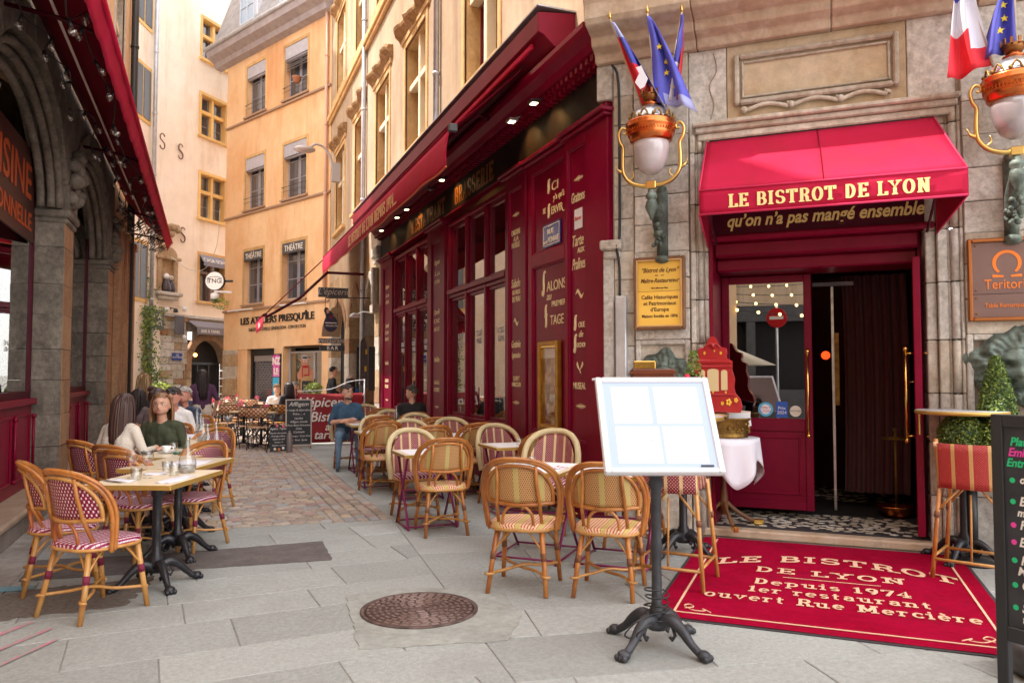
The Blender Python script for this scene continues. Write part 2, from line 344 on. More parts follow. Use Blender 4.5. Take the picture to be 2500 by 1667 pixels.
# ---- slab serif lettering drawn as modulated strokes
def AR(cx, cy, rx, ry, a0, a1, n=14): return [(cx+rx*cos(radians(a0+(a1-a0)*i/n)), cy+ry*sin(radians(a0+(a1-a0)*i/n))) for i in range(n+1)]
def SE(*p): return [('s',)+q for q in p]
GL = {
 'L': (.62, [[(.2, 0), (.2, 1)], [(.1, .04), (.58, .04)], [(.56, 0), (.56, .26)]], [(.2, .96), (.2, .04)]),
 'E': (.66, [[(.2, 0), (.2, 1)], [(.1, .04), (.6, .04)], [(.1, .96), (.58, .96)], [(.2, .5), (.46, .5)], [(.58, 0), (.58, .24)], [(.56, .78), (.56, 1)], [(.45, .38), (.45, .62)]], [(.2, .96), (.2, .04)]),
 'B': (.7, [[(.2, 0), (.2, 1)], [(.1, .96), (.36, .96)]+AR(.36, .73, .2, .23, 90, -90)+[(.2, .5)], [(.1, .04), (.38, .04)]+AR(.38, .27, .23, .23, -90, 90)], []),
 'I': (.42, [[(.21, 0), (.21, 1)]], [(.21, .96), (.21, .04)]),
 'S': (.66, [AR(.33, .73, .2, .23, 20, 270)+AR(.33, .27, .22, .23, 90, -160)], [(.54, .82, 'v'), (.11, .2, 'v')]),
 'T': (.7, [[(.35, 0), (.35, 1)], [(.06, .96), (.64, .96)], [(.08, .74), (.08, 1)], [(.62, .74), (.62, 1)]], [(.35, .04)]),
 'R': (.74, [[(.2, 0), (.2, 1)], [(.1, .96), (.38, .96)]+AR(.38, .74, .19, .22, 90, -90)+[(.2, .52)], [(.4, .5), (.52, .36), (.56, .04)]], [(.2, .04), (.64, .04)]),
 'O': (.74, [AR(.37, .5, .25, .46, 0, 360, 24)], []),
 'D': (.72, [[(.2, 0), (.2, 1)], [(.1, .96), (.3, .96)]+AR(.3, .5, .28, .46, 90, -90)+[(.1, .04)]], []),
 'Y': (.74, [[(.14, .96), (.37, .5), (.6, .96)], [(.37, .5), (.37, 0)]], [(.14, .96), (.6, .96), (.37, .04)]),
 'N': (.8, [[(.2, 0), (.2, 1)], [(.2, .96), (.58, .06)], [(.6, 0), (.6, 1)]], [(.2, .04), (.2, .96), (.6, .96)]),
 'P': (.68, [[(.2, 0), (.2, 1)], [(.1, .96), (.38, .96)]+AR(.38, .72, .19, .24, 90, -90)+[(.2, .48)]], [(.2, .04)]),
 'U': (.76, [[(.2, 1)]+AR(.38, .26, .18, .22, 180, 360)+[(.56, 1)]], [(.2, .96), (.56, .96)]),
 'M': (.96, [[(.2, 0), (.2, 1)], [(.2, .96), (.48, .2)], [(.48, .2), (.76, .96)], [(.76, 0), (.76, 1)]], [(.2, .04), (.2, .96), (.76, .04), (.76, .96)]),
 'A': (.78, [[(.14, .04), (.38, .96), (.62, .04)], [(.24, .34), (.52, .34)]], [(.14, .04), (.62, .04)]),
 'a': (.6, [AR(.28, .44, .16, .18, 160, 0, 8)+[(.44, .04), (.54, .04)], AR(.28, .2, .16, .17, 60, 360, 14)], []),
 'c': (.54, [AR(.3, .33, .2, .29, 40, 320)], []),
 'e': (.58, [[(.1, .35), (.48, .35)]+AR(.29, .33, .19, .29, 5, 310)], []),
 'è': (.58, [[(.1, .35), (.48, .35)]+AR(.29, .33, .19, .29, 5, 310), [(.2, .94), (.36, .76)]], []),
 'i': (.36, [[(.18, 0), (.18, .62)], [(.18, .8), (.18, .94)]], [(.18, .04), (.12, .6)]),
 'n': (.7, [[(.18, 0), (.18, .62)], [(.18, .45)]+AR(.34, .45, .16, .15, 180, 0)+[(.5, 0)]], [(.18, .04), (.5, .04), (.12, .6)]),
 'o': (.6, [AR(.3, .33, .2, .29, 0, 360, 20)], []),
 'p': (.66, [[(.18, -.3), (.18, .62)], AR(.34, .33, .19, .28, 130, -130)], [(.18, -.28), (.12, .6)]),
 'r': (.52, [[(.18, 0), (.18, .62)], [(.18, .42)]+AR(.34, .42, .15, .18, 180, 50)], [(.18, .04), (.12, .6)]),
 's': (.5, [AR(.25, .47, .14, .14, 30, 270)+AR(.25, .18, .15, .14, 90, -150)], []),
 't': (.46, [[(.2, .85), (.2, .12)]+AR(.3, .13, .1, .1, 180, 300), [(.06, .6), (.38, .6)]], []),
 'u': (.7, [[(.18, .62)]+AR(.34, .2, .16, .17, 180, 330), [(.5, .62), (.5, 0)]], [(.12, .6), (.44, .6), (.56, .04)]),
 'v': (.62, [[(.12, .6), (.3, .04), (.48, .6)]], [(.12, .6), (.48, .6)]),
 '1': (.46, [[(.1, .78), (.24, .96), (.24, 0)]], [(.24, .04)]),
 '9': (.6, [AR(.3, .68, .18, .26, 0, 360), AR(.16, .6, .32, .56, 10, -70)], []),
 '7': (.58, [[(.08, .94), (.5, .94), (.24, 0)], [(.09, .75), (.09, .96)]], []),
 '4': (.62, [[(.38, 0), (.38, .96), (.06, .3), (.56, .3)]], [(.38, .04)]),
 '.': (.26, [[(.1, 0), (.1, .14)]], []), ' ': (.36, [], []),
}
def slab_width(s, sp=.06): return sum(GL[c][0]+sp for c in s)-sp
def slab(s, h, x, z, v, m, parent, name='lettering', align='C', wide=1.0, thick=.2, thin=.085, T=None, ext=.003, sp=.06, arc=None):
    mb = MB(); tot = slab_width(s, sp)*h*wide; cx = -tot/2 if align == 'C' else 0; k = 0
    for ch in s:
        w, st, sf = GL[ch]
        def put(a):
            X = (cx+a[0]*h*wide); Z = a[1]*h
            if arc: Z += arc(X)
            return X, Z
        ky = .8 if ch.islower() else 1
        def rib(pl, ta=None, tb=None):
            nonlocal k
            n = len(pl); L_, R_ = [], []
            for i, p in enumerate(pl):
                a = pl[max(i-1, 0)]; b = pl[min(i+1, n-1)]; dx, dy = b[0]-a[0], b[1]-a[1]; l = sqrt(dx*dx+dy*dy) or 1
                t = ((thin+(thick-thin)*(abs(dy)/l)**1.5)*ky if ta is None else ta)/2
                nx, ny = -dy/l*t, dx/l*t
                if wide > 1.05: nx /= 1+(wide-1)*.35
                L_.append(put((p[0]+nx, p[1]+ny))); R_.append(put((p[0]-nx, p[1]-ny)))
            e = -ext-k*.00003; k += 1
            q = mb.addv([(a[0], e, a[1]) for a in L_+R_]+[(a[0], 0, a[1]) for a in L_+R_])
            mb.addf([(i, i+1, n+i+1, n+i) for i in range(n-1)], q)
            mb.addf([(2*n+i, i, n+i, 3*n+i) for i in (0, n-1)], q)
            mb.addf([(2*n+i, 2*n+i+1, i+1, i) for i in range(n-1)]+[(n+i, n+i+1, 3*n+i+1, 3*n+i) for i in range(n-1)], q)
        for pl in st: rib(pl)
        for q in sf:
            sw = .17 if not ch.islower() else .13
            if len(q) == 3: rib([(q[0], q[1]-.1), (q[0], q[1]+.1)], .08)
            else: rib([(q[0]-sw, q[1]), (q[0]+sw, q[1])], .09)
        cx += (w+sp)*h*wide
    o = mb.out(name, m, parent)
    if T is not None: o.matrix_local = T
    else: o.location = (x, v, z)
    return o
def leaves(mb, n, fn, size, spread=1.0):
    """n little leaf quads at fn()->(point, normal or None)"""
    for _ in range(n):
        p, nr = fn(); a = random.uniform(0, 2*pi); t = Vector((random.gauss(0, 1), random.gauss(0, 1), random.gauss(0, 1))).normalized()
        if nr is not None: t = (Vector(nr)+t*spread).normalized()
        x = t.orthogonal().normalized(); y = t.cross(x); x, y = x*cos(a)+y*sin(a), y*cos(a)-x*sin(a); s = size*random.uniform(.6, 1.3); p = Vector(p)
        q = mb.addv([p-x*s, p+y*s*.5, p+x*s, p-y*s*.5]); mb.m = 0 if len(mb_pal) < 2 else random.choice(mb_pal); mb.addf([(0, 1, 2, 3)], q)
mb_pal = [0]
def smoothpath(pts, n=6, closed=False):
    P = [Vector(p) for p in pts]; out = []; k = len(P); m = k if closed else k-1
    for i in range(m):
        g = lambda j: P[j % k] if closed else P[max(0, min(k-1, j))]
        a, b, c, d = g(i-1), g(i), g(i+1), g(i+2)
        for j in range(n):
            t = j/n; out.append(.5*((2*b)+(-a+c)*t+(2*a-5*b+4*c-d)*t*t+(-a+3*b-3*c+d)*t**3))
    if not closed: out.append(P[-1])
    return out
# local frames of the walls: x to the viewer's right, y into the wall, z up
F1S = dict(loc=(3.86, 0, 0), rz=radians(-90))
F1 = dict(loc=(3.775, 0, 0), rz=radians(-90))       # red shop front; x = -world y
F2 = dict(loc=(3.775, 6.71, 0), rz=atan2(-.688, .725))
FL = dict(loc=(-1.627, 0, 0), rz=radians(90))       # arcade; x = world y
FO = dict(loc=(3.775, 26.2, 0), rz=atan2(-.896, .443))
# ================================================================ GROUND
def clip(poly, a, b, c):
    """keep a*x+b*y<=c"""
    out = []
    for i, p in enumerate(poly):
        q = poly[(i+1) % len(poly)]; dp = a*p[0]+b*p[1]-c; dq = a*q[0]+b*q[1]-c
        if dp <= 0: out.append(p)
        if (dp < 0 < dq) or (dq < 0 < dp):
            t = dp/(dp-dq); out.append((p[0]+(q[0]-p[0])*t, p[1]+(q[1]-p[1])*t))
    return out
def inset(poly, d):
    cx = sum(p[0] for p in poly)/len(poly); cy = sum(p[1] for p in poly)/len(poly); P = poly
    area = sum(P[i][0]*P[(i+1) % len(P)][1]-P[(i+1) % len(P)][0]*P[i][1] for i in range(len(P)))
    sg = 1 if area > 0 else -1
    out = poly
    for i in range(len(P)):
        p, q = P[i], P[(i+1) % len(P)]; dx, dy = q[0]-p[0], q[1]-p[1]; l = sqrt(dx*dx+dy*dy)
        if l < 1e-6: continue
        nx, ny = sg*dy/l, -sg*dx/l; out = clip(out, nx, ny, nx*p[0]+ny*p[1]-d)
        if len(out) < 3: return []
    return out
g = MB(); g.poly([(-900, -900, -.035), (900, -900, -.035), (900, 900, -.035), (-900, 900, -.035)])
ground = tag(g.out('ground', SJOINT), kind='structure')
pavement = tag(MB().poly([(-1.62, -6, -.0065), (12, -6, -.0065), (12, 40, -.0125), (-1.62, 40, -.0125)]).out('pavement', SJOINT), kind='structure')
def in_poly(x, y, P):
    c = False
    for i in range(len(P)):
        a, b = P[i], P[i-1]
        if (a[1] > y) != (b[1] > y) and x < (b[0]-a[0])*(y-a[1])/(b[1]-a[1])+a[0]: c = not c
    return c
def slab_obj(poly, parent, name='paving_slab', m=SLAB, top=0, j=.003):
    cx = sum(p[0] for p in poly)/len(poly); cy = sum(p[1] for p in poly)/len(poly)
    pi_ = inset(poly, .003)
    if len(pi_) < 3: return
    zt = top+random.uniform(-j, j)*.5; mb = MB()
    pi2 = inset(pi_, .004)
    if len(pi2) != len(pi_): pi2 = pi_
    k = len(pi_); n = mb.addv([(x-cx, y-cy, -.03) for x, y in pi_]+[(x-cx, y-cy, zt-.004) for x, y in pi_]+[(x-cx, y-cy, zt) for x, y in pi2])
    mb.addf([(i, (i+1) % k, (i+1) % k+k, i+k) for i in range(k)]+[(i+k, (i+1) % k+k, (i+1) % k+2*k, i+2*k) for i in range(k)]+[tuple(range(2*k, 3*k))], n)
    o = mb.out(name, m, parent); o.location = (cx, cy, 0); return o
BND = lambda x, y: (1, -.087, 1.49-.087*4.16)   # a x + b y <= c is the left field
COBY = lambda x: 8.13-.08*x
R85 = radians(4)
def slab_field(ang, ox, oy, rows, colw, clips, ymin, ymax, xmin, xmax, seed):
    random.seed(seed); ca, sa = cos(ang), sin(ang); v = ymin; out = []
    while v < ymax:
        h = random.choice(rows); u = xmin+random.uniform(-.6, 0)
        while u < xmax:
            w = random.uniform(*colw)
            P = [(u, v), (u+w, v), (u+w, v+h), (u, v+h)]
            P = [(ox+ca*a-sa*b, oy+sa*a+ca*b) for a, b in P]
            for c in clips:
                P = clip(P, *c)
                if len(P) < 3: break
            if len(P) >= 3:
                ar = abs(sum(P[i][0]*P[(i+1) % len(P)][1]-P[(i+1) % len(P)][0]*P[i][1] for i in range(len(P))))/2
                if ar > .02: slab_obj(P, pavement); out.append(P)
            u += w
        v += h
    return out
slab_field(R85, 0, 0, [.46, .5, .55], (.75, 1.25), [(1, -.087, 1.49-.087*4.16), (-1, 0, 1.3), (.08, 1, 8.13), (0, -1, -1.2)], .6, 8.6, -2.2, 2.6, 11)
slab_field(radians(-11.2), 1.49, 4.16, [.5, .56, .62], (.8, 1.35), [(-1, .087, -1.49+.087*4.16), (.08, 1, 8.13), (0, -1, -.3), (.725*0+.688, .725, .688*3.775+.725*6.71-.03), (1, 0, 3.72)], -4.5, 5, -1.5, 3.5, 12)
slab_field(radians(-11.2), 1.49, 4.16, [.5, .56, .62], (.8, 1.35), [(-1, 0, -3.72), (.688, .725, .688*3.775+.725*6.71-.03), (0, -1, 2.0), (1, 0, 9.5)], -7.5, 3, 1.0, 9, 12)
slab_field(0, 0, 0, [.5, .62, .7], (.7, 1.1), [(-1, 0, -1.82), (-.08, -1, -8.13), (1, 0, 3.72), (0, 1, 30)], 7.6, 24, 1.82, 3.9, 13)
random.seed(15)
# left kerb strip of worn concrete with spray marks
ks = MB().box(-1.62, -1.31, .8, 19, -.03, .003).out('gutter_strip', mat('worn_concrete', (.24, .215, .19), .9, c2=(.36, .33, .30), scale=2, stain=(.17, .14, .12), sscale=2, bump=.35, bscale=40, grime=.25, coord='World'), pavement, bev=.004)
PINKP = mat('pink_spray_paint', (.60, .18, .25), .8, c2=(.33, .29, .27), scale=34, lo=.42, hi=.56); BLUEP = mat('blue_paint', (.12, .28, .36), .8, c2=(.2, .3, .34), scale=20)
for (a, b, w) in (((-1.22, 5.15), (-.98, 5.5), .02), ((-1.13, 4.9), (-.85, 5.32), .016), ((-1.02, 4.7), (-.78, 5.1), .013)):
    n = Vector((b[1]-a[1], a[0]-b[0], 0)).normalized()*w
    MB().poly([(a[0]-n.x, a[1]-n.y, .0065), (a[0]+n.x, a[1]+n.y, .0065), (b[0]+n.x, b[1]+n.y, .0065), (b[0]-n.x, b[1]-n.y, .0065)]).out('spray_mark', PINKP, pavement)
MB().poly([(-1.5, 6.36, .0085), (-1.16, 6.3, .0085), (-1.12, 6.42, .0085), (-1.44, 6.5, .0085)]).out('paint_mark', BLUEP, pavement)
# asphalt repair strip and cement round the manhole
def ragged(P, step=.06, j=.006):
    out = []
    for i in range(len(P)):
        a, b = P[i], P[(i+1) % len(P)]; n = max(1, int(sqrt((a[0]-b[0])**2+(a[1]-b[1])**2)/step))
        for k in range(n): out.append((a[0]+(b[0]-a[0])*k/n+random.uniform(-j, j), a[1]+(b[1]-a[1])*k/n+random.uniform(-j, j)))
    return out
MB().prism([(x, y, .0) for x, y in ragged([(-1.28, 6.62), (.97, 6.43), (.99, 7.17), (-.3, 7.16), (-1.28, 7.3)])], (0, 0, .006)).out('asphalt_strip', ASPH, pavement)
MB().prism([(x, y, .0) for x, y in ragged([(-1.3, 5.6), (-.5, 5.66), (-.35, 6.4), (-1.3, 6.3)], .05, .03)], (0, 0, .0045)).out('dark_patch', mat('dark_gravel_patch', (.11, .09, .075), .95, c2=(.2, .165, .14), scale=30, bump=.5, bscale=120, grime=.3), pavement)
CEM = mat('cement_patch', (.29, .295, .27), .9, c2=(.37, .375, .345), scale=3, stain=(.22, .20, .17), sscale=3, bump=.3, bscale=60, grime=.2)
MB().prism([(x, y, .0) for x, y in ragged([(.80, 4.30), (1.62, 4.12), (1.86, 4.5), (1.95, 5.1), (1.3, 5.42), (.9, 5.36)], .05, .01)], (0, 0, .0052)).out('cement_patch', CEM, pavement)
# manhole
MHM = mat('rusty_cast_iron', (.075, .045, .04), .6, .35, c2=(.19, .125, .11), scale=14, bump=.35, bscale=60, grime=.25)
mh = thing('manhole_cover', 'round rusty cast iron manhole cover set in the grey paving', 'manhole', (1.29, 4.86, .006))
MB().lathe([(.378, .0), (.378, .007), (.352, .008), (.35, .0), (.0, .0)], seg=56).out('frame', MHM, mh)
MB().lathe([(.344, -.004), (.344, .005), (.0, .005)], seg=56).out('disc', MHM, mh)
cb = MB()
for r, w, n in ((.318, .02, 34), (.280, .02, 30), (.242, .02, 25), (.204, .02, 21), (.166, .02, 17), (.128, .02, 13), (.09, .02, 9), (.052, .018, 6)):
    o = random.uniform(0, 6)
    for k in range(n):
        a0, a1 = o+2*pi*k/n, o+2*pi*(k+.74)/n
        cb.lathe([(r, .0045), (r, .0105), (r+w, .0105), (r+w, .0045)], seg=2, a0=a0, a1=a1)
tag(cb.out('raised_blocks', mat('worn_iron_blocks', (.17, .11, .095), .5, .4, c2=(.24, .165, .145), scale=14, bump=.2), mh), kind='stuff')
# ---- cobbles
road = tag(MB().poly([(-1.5, 8.13, -.011), (1.82, 7.98, -.011), (1.82, 40, -.011), (-1.5, 40, -.011)]).out('cobbled_street', SJOINT), kind='structure')
def cob_mesh(w, h):
    b = MB(); t = .012; P0 = [(-w/2, -h/2), (w/2, -h/2), (w/2, h/2), (-w/2, h/2)]; P0 = [(x+random.uniform(-.008, .008), y+random.uniform(-.006, .006)) for x, y in P0]
    P = []
    for i in range(4):
        a, c, d = P0[i-1], P0[i], P0[(i+1) % 4]
        for q in (a, d):
            l = sqrt((q[0]-c[0])**2+(q[1]-c[1])**2); k = .018/l; P.append((c[0]+(q[0]-c[0])*k, c[1]+(q[1]-c[1])*k))
    k = 8; n = b.addv([(x, y, -.03) for x, y in P]+[(x, y, -.004) for x, y in P]+[(x*.84, y*.8, .006) for x, y in P])
    b.addf([(i, (i+1) % k, (i+1) % k+k, i+k) for i in range(k)]+[(i+k, (i+1) % k+k, (i+1) % k+2*k, i+2*k) for i in range(k)], n, False); b.addf([tuple(range(2*k, 3*k))], n)
    return b
protos = {}
for wi, (w, h) in enumerate(((.17, .105), (.15, .10), (.19, .11), (.13, .105), (.16, .12))):
    for c in range(5): protos[(wi, c)] = cob_mesh(w, h).mesh('cobblestone', [COB[c]])
rest = MB(); cobs = []
def lay(x, y, ang, w, h, c): cobs.append((x, y, ang, w, h, c))
y = 8.2; row = 0
pal = [0, 0, 1, 1, 2, 3, 3, 0, 1, 4, 2]
while y < 31:
    xe = 1.15-.05*(y-8) if y < 20 else .55
    x = -1.42+random.uniform(-.1, 0); hh = .118
    while x < xe:
        w = random.uniform(.13, .215); lay(x+w/2, y+.02*sin(x*2+y)+random.uniform(-.006, .006), .05*sin(x*1.1+y*.4)+random.uniform(-.05, .05), w-.012, hh-.012, random.choice(pal)); x += w
    y += hh
x = 1.76
while x > .5:
    y = 8.06+random.uniform(-.1, 0)
    while y < 31:
        w = random.uniform(.14, .22)
        if x > (1.22-.05*(y+w/2-8) if y < 20 else .62): lay(x+.012*sin(y), y+w/2, pi/2+random.uniform(-.05, .05)+.04*sin(y*.8), w-.012, .11, random.choice(pal))
        y += w
    x -= .125
cobs.sort(key=lambda c: c[1])
wh = [(.17, .105), (.15, .10), (.19, .11), (.13, .105), (.16, .12)]
for i, (x, y, a, w, h, c) in enumerate(cobs):
    z = .004*sin(x*3+y*1.7)+random.uniform(-.002, .004)
    if i < 300:
        wi = min(range(5), key=lambda k: abs(wh[k][0]-w)); me = protos[(wi, c)]
        o = bpy.data.objects.new('cobblestone', me); COL.objects.link(o); o.parent = road; o.location = (x, y, z); o.rotation_euler.z = a; o.scale = (w/wh[wi][0]*1.0, h/wh[wi][1], 1)
    else:
        T = Matrix.Translation((x, y, z)) @ Matrix.Rotation(a, 4, 'Z'); rest.T = T; rest.m = c
        P = [(-w/2, -h/2), (w/2, -h/2), (w/2, h/2), (-w/2, h/2)]
        n = rest.addv([(px, py, -.02) for px, py in P]+[(px, py, -.002) for px, py in P]+[(px*.86, py*.8, .006) for px, py in P])
        rest.addf([(i_, (i_+1) % 4, (i_+1) % 4+4, i_+4) for i_ in range(4)]+[(i_+4, (i_+1) % 4+4, (i_+1) % 4+8, i_+8) for i_ in range(4)]+[(8, 9, 10, 11)], n)
tag(rest.out('cobblestones', COB, road), kind='stuff')
# ================================================================ WALL HELPERS
def holed(mb, x0, x1, z0, z1, holes, depth=.3, y=0):
    xs = sorted(set([x0, x1]+[v for h in holes for v in h[:2]])); zs = sorted(set([z0, z1]+[v for h in holes for v in h[2:4]]))
    xs = [v for v in xs if x0 <= v <= x1]; zs = [v for v in zs if z0 <= v <= z1]
    for i in range(len(xs)-1):
        for j in range(len(zs)-1):
            cx, cz = (xs[i]+xs[i+1])/2, (zs[j]+zs[j+1])/2
            if any(h[0] < cx < h[1] and h[2] < cz < h[3] for h in holes): continue
            mb.poly([(xs[i], y, zs[j]), (xs[i+1], y, zs[j]), (xs[i+1], y, zs[j+1]), (xs[i], y, zs[j+1])])
    for a, b, c, d in holes:
        for P in ([(a, y, c), (a, y+depth, c), (a, y+depth, d), (a, y, d)], [(b, y, c), (b, y, d), (b, y+depth, d), (b, y+depth, c)], [(a, y, d), (a, y+depth, d), (b, y+depth, d), (b, y, d)], [(a, y, c), (b, y, c), (b, y+depth, c), (a, y+depth, c)]): mb.poly(P)
    return mb
def frame_mb(a, b, c, d, w, y0, y1, mb=None, sides='lrtb'):
    mb = mb or MB()
    if 'l' in sides: mb.box(a, a+w, y0, y1, c, d)
    if 'r' in sides: mb.box(b-w, b, y0, y1, c, d)
    if 't' in sides: mb.box(a+w, b-w, y0, y1, d-w, d)
    if 'b' in sides: mb.box(a+w, b-w, y0, y1, c, c+w)
    return mb
def cross_window(par, a, b, c, d, jm=OCHRE, mm=PSTONE, depth=.36, hood=False, jw=.13, mw=.12, trans=.62, sill=True, pm=PANE, framem=None, muntin=None):
    w = frame_mb(a-jw, b+jw, c-.02, d+jw, jw, -.025, .03, sides='lrt').out('window', jm, par, bev=.008)
    rv = MB()
    rv.box(a-.001, a+.02, .03, depth, c, d); rv.box(b-.02, b+.001, .03, depth, c, d); rv.box(a+.02, b-.02, .03, depth, d-.02, d+.001); rv.out('reveal', jm, w)
    cx = (a+b)/2; ct = c+(d-c)*trans
    m = MB().box(cx-mw/2, cx+mw/2, .07, .24, c, d); m.box(a+.02, cx-mw/2, .073, .237, ct-mw/2, ct+mw/2); m.box(cx+mw/2, b-.02, .073, .237, ct-mw/2, ct+mw/2)
    m.out('mullion', mm, w, bev=.01)
    fm = framem or RED
    for (x0, x1) in ((a+.02, cx-mw/2), (cx+mw/2, b-.02)):
        for (z0, z1) in ((c, ct-mw/2), (ct+mw/2, d-.02)):
            f = frame_mb(x0, x1, z0, z1, .045, .26, .30)
            if muntin and z1-z0 > .7: f.box(x0+.045, x1-.045, .265, .295, (z0+z1)/2-.012, (z0+z1)/2+.012)
            f.out('casement', fm, w)
            MB().box(x0+.045, x1-.045, .278, .284, z0+.045, z1-.045).out('pane', pm, w)
    MB().poly([(a, depth, c), (b, depth, c), (b, depth, d), (a, depth, d)]).out('curtain', mat('window_curtain', (.20, .17, .15), .9, c2=(.35, .31, .28), scale=3), w)
    if sill: MB().box(a-.2, b+.2, -.12, .02, c-.14, c-.02).out('sill', jm, w, bev=.015)
    if hood:
        hb = MB(); n = 26; x0, x1 = a-.32, b+.32
        for k in range(n):
            u = k/(n-1); X = x0+(x1-x0)*u; z = d+.36+.05*sin(u*9)+random.uniform(-.02, .02); pr = .2+.05*sin(u*17)+random.uniform(-.02, .02)
            hb.addv([(X, 0, z+.14), (X, -pr*.8, z+.13), (X, -pr, z+.06), (X, -pr*.9, z), (X, -pr*.45, z-.07), (X, -.05, z-.13), (X, 0, z-.16)])
        hb.addf([(k*7+i, (k+1)*7+i, (k+1)*7+i+1, k*7+i+1) for k in range(n-1) for i in range(6)]+[tuple(range(7)), tuple((n-1)*7+i for i in range(6, -1, -1))])
        hb.out('hood_moulding', HOOD, w)
        MB().box(a-.25, b+.25, -.05, -.001, d+jw+.0, d+.24).out('frieze', OCHRE, w)
    return w
def drainpipe(name, x, y, z0, z1, label, r=.055, m=ZINC, group=None, step=2.4, rz=0, loc=None):
    o = thing(name, label, 'drainpipe', loc or (x, y, 0), rz, group)
    MB().tube([(0, 0, z0), (0, 0, z1)], r, 12).out('pipe', m, o)
    z = z0+1
    while z < z1:
        MB().lathe([(r+.002, -.03), (r+.014, -.025), (r+.014, .025), (r+.002, .03)], (0, 0, z), 12).box(-.015, .015, -.0, .12, z-.012, z+.012).out('pipe_collar', m, o); z += step
    return o
# ================================================================ RIGHT BUILDING (upper storeys over the red shop front)
RB = thing('corner_townhouse', 'beige stuccoed town house with stone cross windows above the red bistro front', 'building', **F1)
wins = [(-25.0, -23.3, 6.1, 8.62), (-21.55, -20.15, 6.1, 8.6), (-18.6, -17.1, 6.1, 8.5), (-15.55, -13.9, 6.1, 8.4), (-11.55, -10.0, 6.1, 8.45)]
wins2 = [(a, b, 10.5, 13.1) for a, b, c, d in wins]
wl = MB(); holed(wl, -26.5, -6.9, 4.6, 17.5, wins+wins2, .36)
wl.box(-26.5, -26.2, .0, 6, 4.6, 17.5)
wl.out('wall', STUC, RB)
for i, (a, b, c, d) in enumerate(wins+wins2): cross_window(RB, a, b, c, d, hood=(i < 4 or i >= 5))
sc = MB(); sc.box(-26.45, -6.95, -.14, -.001, 10.16, 10.34); sc.box(-26.4, -6.95, -.09, -.001, 10.06, 10.16); sc.out('string_course', OCHRE, RB, bev=.02)
ev = MB(); ev.box(-26.6, -6.7, -.5, 0, 17.3, 17.5).out('eaves', mat('eaves_wood', (.2, .12, .07), .8), RB)
drainpipe('drainpipe', 0, 0, 5.9, 17, 'grey zinc drainpipe beside the nearest cross windows above the awning', loc=(3.70, 12.97, 0))
drainpipe('drainpipe', 0, 0, .3, 17, 'grey zinc drainpipe running full height beside the stone arches past the red front', loc=(3.69, 19.85, 0), r=.06)
# roof top block keeps light out of the back
MB().box(-26.3, -6.9, .5, 8, 4.7, 17.4).out('rear_block', DARK, RB)
# ---- stone ground floor beyond the red front (y 18..26.4)
SH = thing('arched_shop', 'weathered stone shop with pointed arches past the far end of the bistro', 'building', **F1)
pb = [(-18.55, -17.95), (-20.35, -19.9), (-23.0, -22.2), (-26.4, -25.6)]
hs = [MB().box(-.5, .5, 0, .5, 0, 1).mesh('stone_block', [m_]) for m_ in (STONE, STONED, STONE, WSTONE)]
def blocks(par, x0, x1, z0, z1, h, y0=-.02, y1=.3, ms=(STONE, STONED), wmax=.8, j=.012, name='stone_block', bev=True, odd=True):
    z = z0; r = 0
    while z < z1-.02:
        hh = min(h*random.uniform(.9, 1.1), z1-z); 
        if z1-z-hh < h*.4: hh = z1-z
        n = max(1, int(round((x1-x0)/wmax))); off = (r % 2)*.5*((x1-x0)/n) if (odd and n > 1) else 0
        xs = sorted(set([x0, x1]+[x0+(x1-x0)*k/n+off*(1 if k else 0) for k in range(1, n+1) if x0+(x1-x0)*k/n+off < x1-.05]))
        for a, b in zip(xs[:-1], xs[1:]):
            MB().box(a+.003, b-.003, y0+random.uniform(-j, j)*.6, y1, z+.003, z+hh-.003, .002).out(name, random.choice(ms), par, bev=.004)
        z += hh; r += 1
for a, b in pb: blocks(SH, a, b, 0, 3.1, .42, ms=(STONED, STONE, WSTONE))
def arch_curve(x0, x1, zs, rise, n=18, point=0):
    cx, a = (x0+x1)/2, (x1-x0)/2
    return [(cx-a*cos(pi*k/n), zs+rise*(sin(pi*k/n))+point*(1-abs(cos(pi*k/n)))**1.5) for k in range(n+1)]
def arch_wall(par, x0, x1, zs, rise, ztop, m, y=0, depth=.3, point=0, ringw=.0, ringm=None, name='spandrel'):
    P = arch_curve(x0, x1, zs, rise, 24, point); mb = MB()
    for (a, za), (b, zb) in zip(P[:-1], P[1:]):
        mb.poly([(a, y, za), (b, y, zb), (b, y, ztop), (a, y, ztop)]); mb.poly([(a, y, za), (a, y+depth, za), (b, y+depth, zb), (b, y, zb)])
    o = mb.out(name, m, par)
    if ringw:
        cx = (x0+x1)/2; n = 13; Q = arch_curve(x0, x1, zs, rise, n*4, point)
        k0 = 0
        for k in range(n):
            seg = Q[k*4:(k+1)*4+1]; inn = []; outr = []
            for i, (px, pz) in enumerate(seg):
                j = k*4+i; a = Q[max(j-1, 0)]; b = Q[min(j+1, len(Q)-1)]; dx, dz = b[0]-a[0], b[1]-a[1]; l = sqrt(dx*dx+dz*dz)
                inn.append((px, pz)); outr.append((px-dz/l*ringw, pz+dx/l*ringw))
            pr = -.03+random.uniform(-.01, .01)
            MB().prism([(p[0], pr, p[1]) for p in inn+outr[::-1]], (0, .05-pr+.1, 0)).out('arch_stone', ringm or m, par, bev=.01)
    return o
arch_wall(SH, -19.9, -18.55, 3.1, .5, 4.6, STONED, point=.35, ringw=.2, ringm=STONE)
arch_wall(SH, -22.2, -20.35, 2.9, .6, 4.6, STONED, point=.35, ringw=.25, ringm=WSTONE)
arch_wall(SH, -25.6, -23.0, 2.9, .7, 4.6, STONED, point=.3, ringw=.25, ringm=WSTONE)
sp = MB()
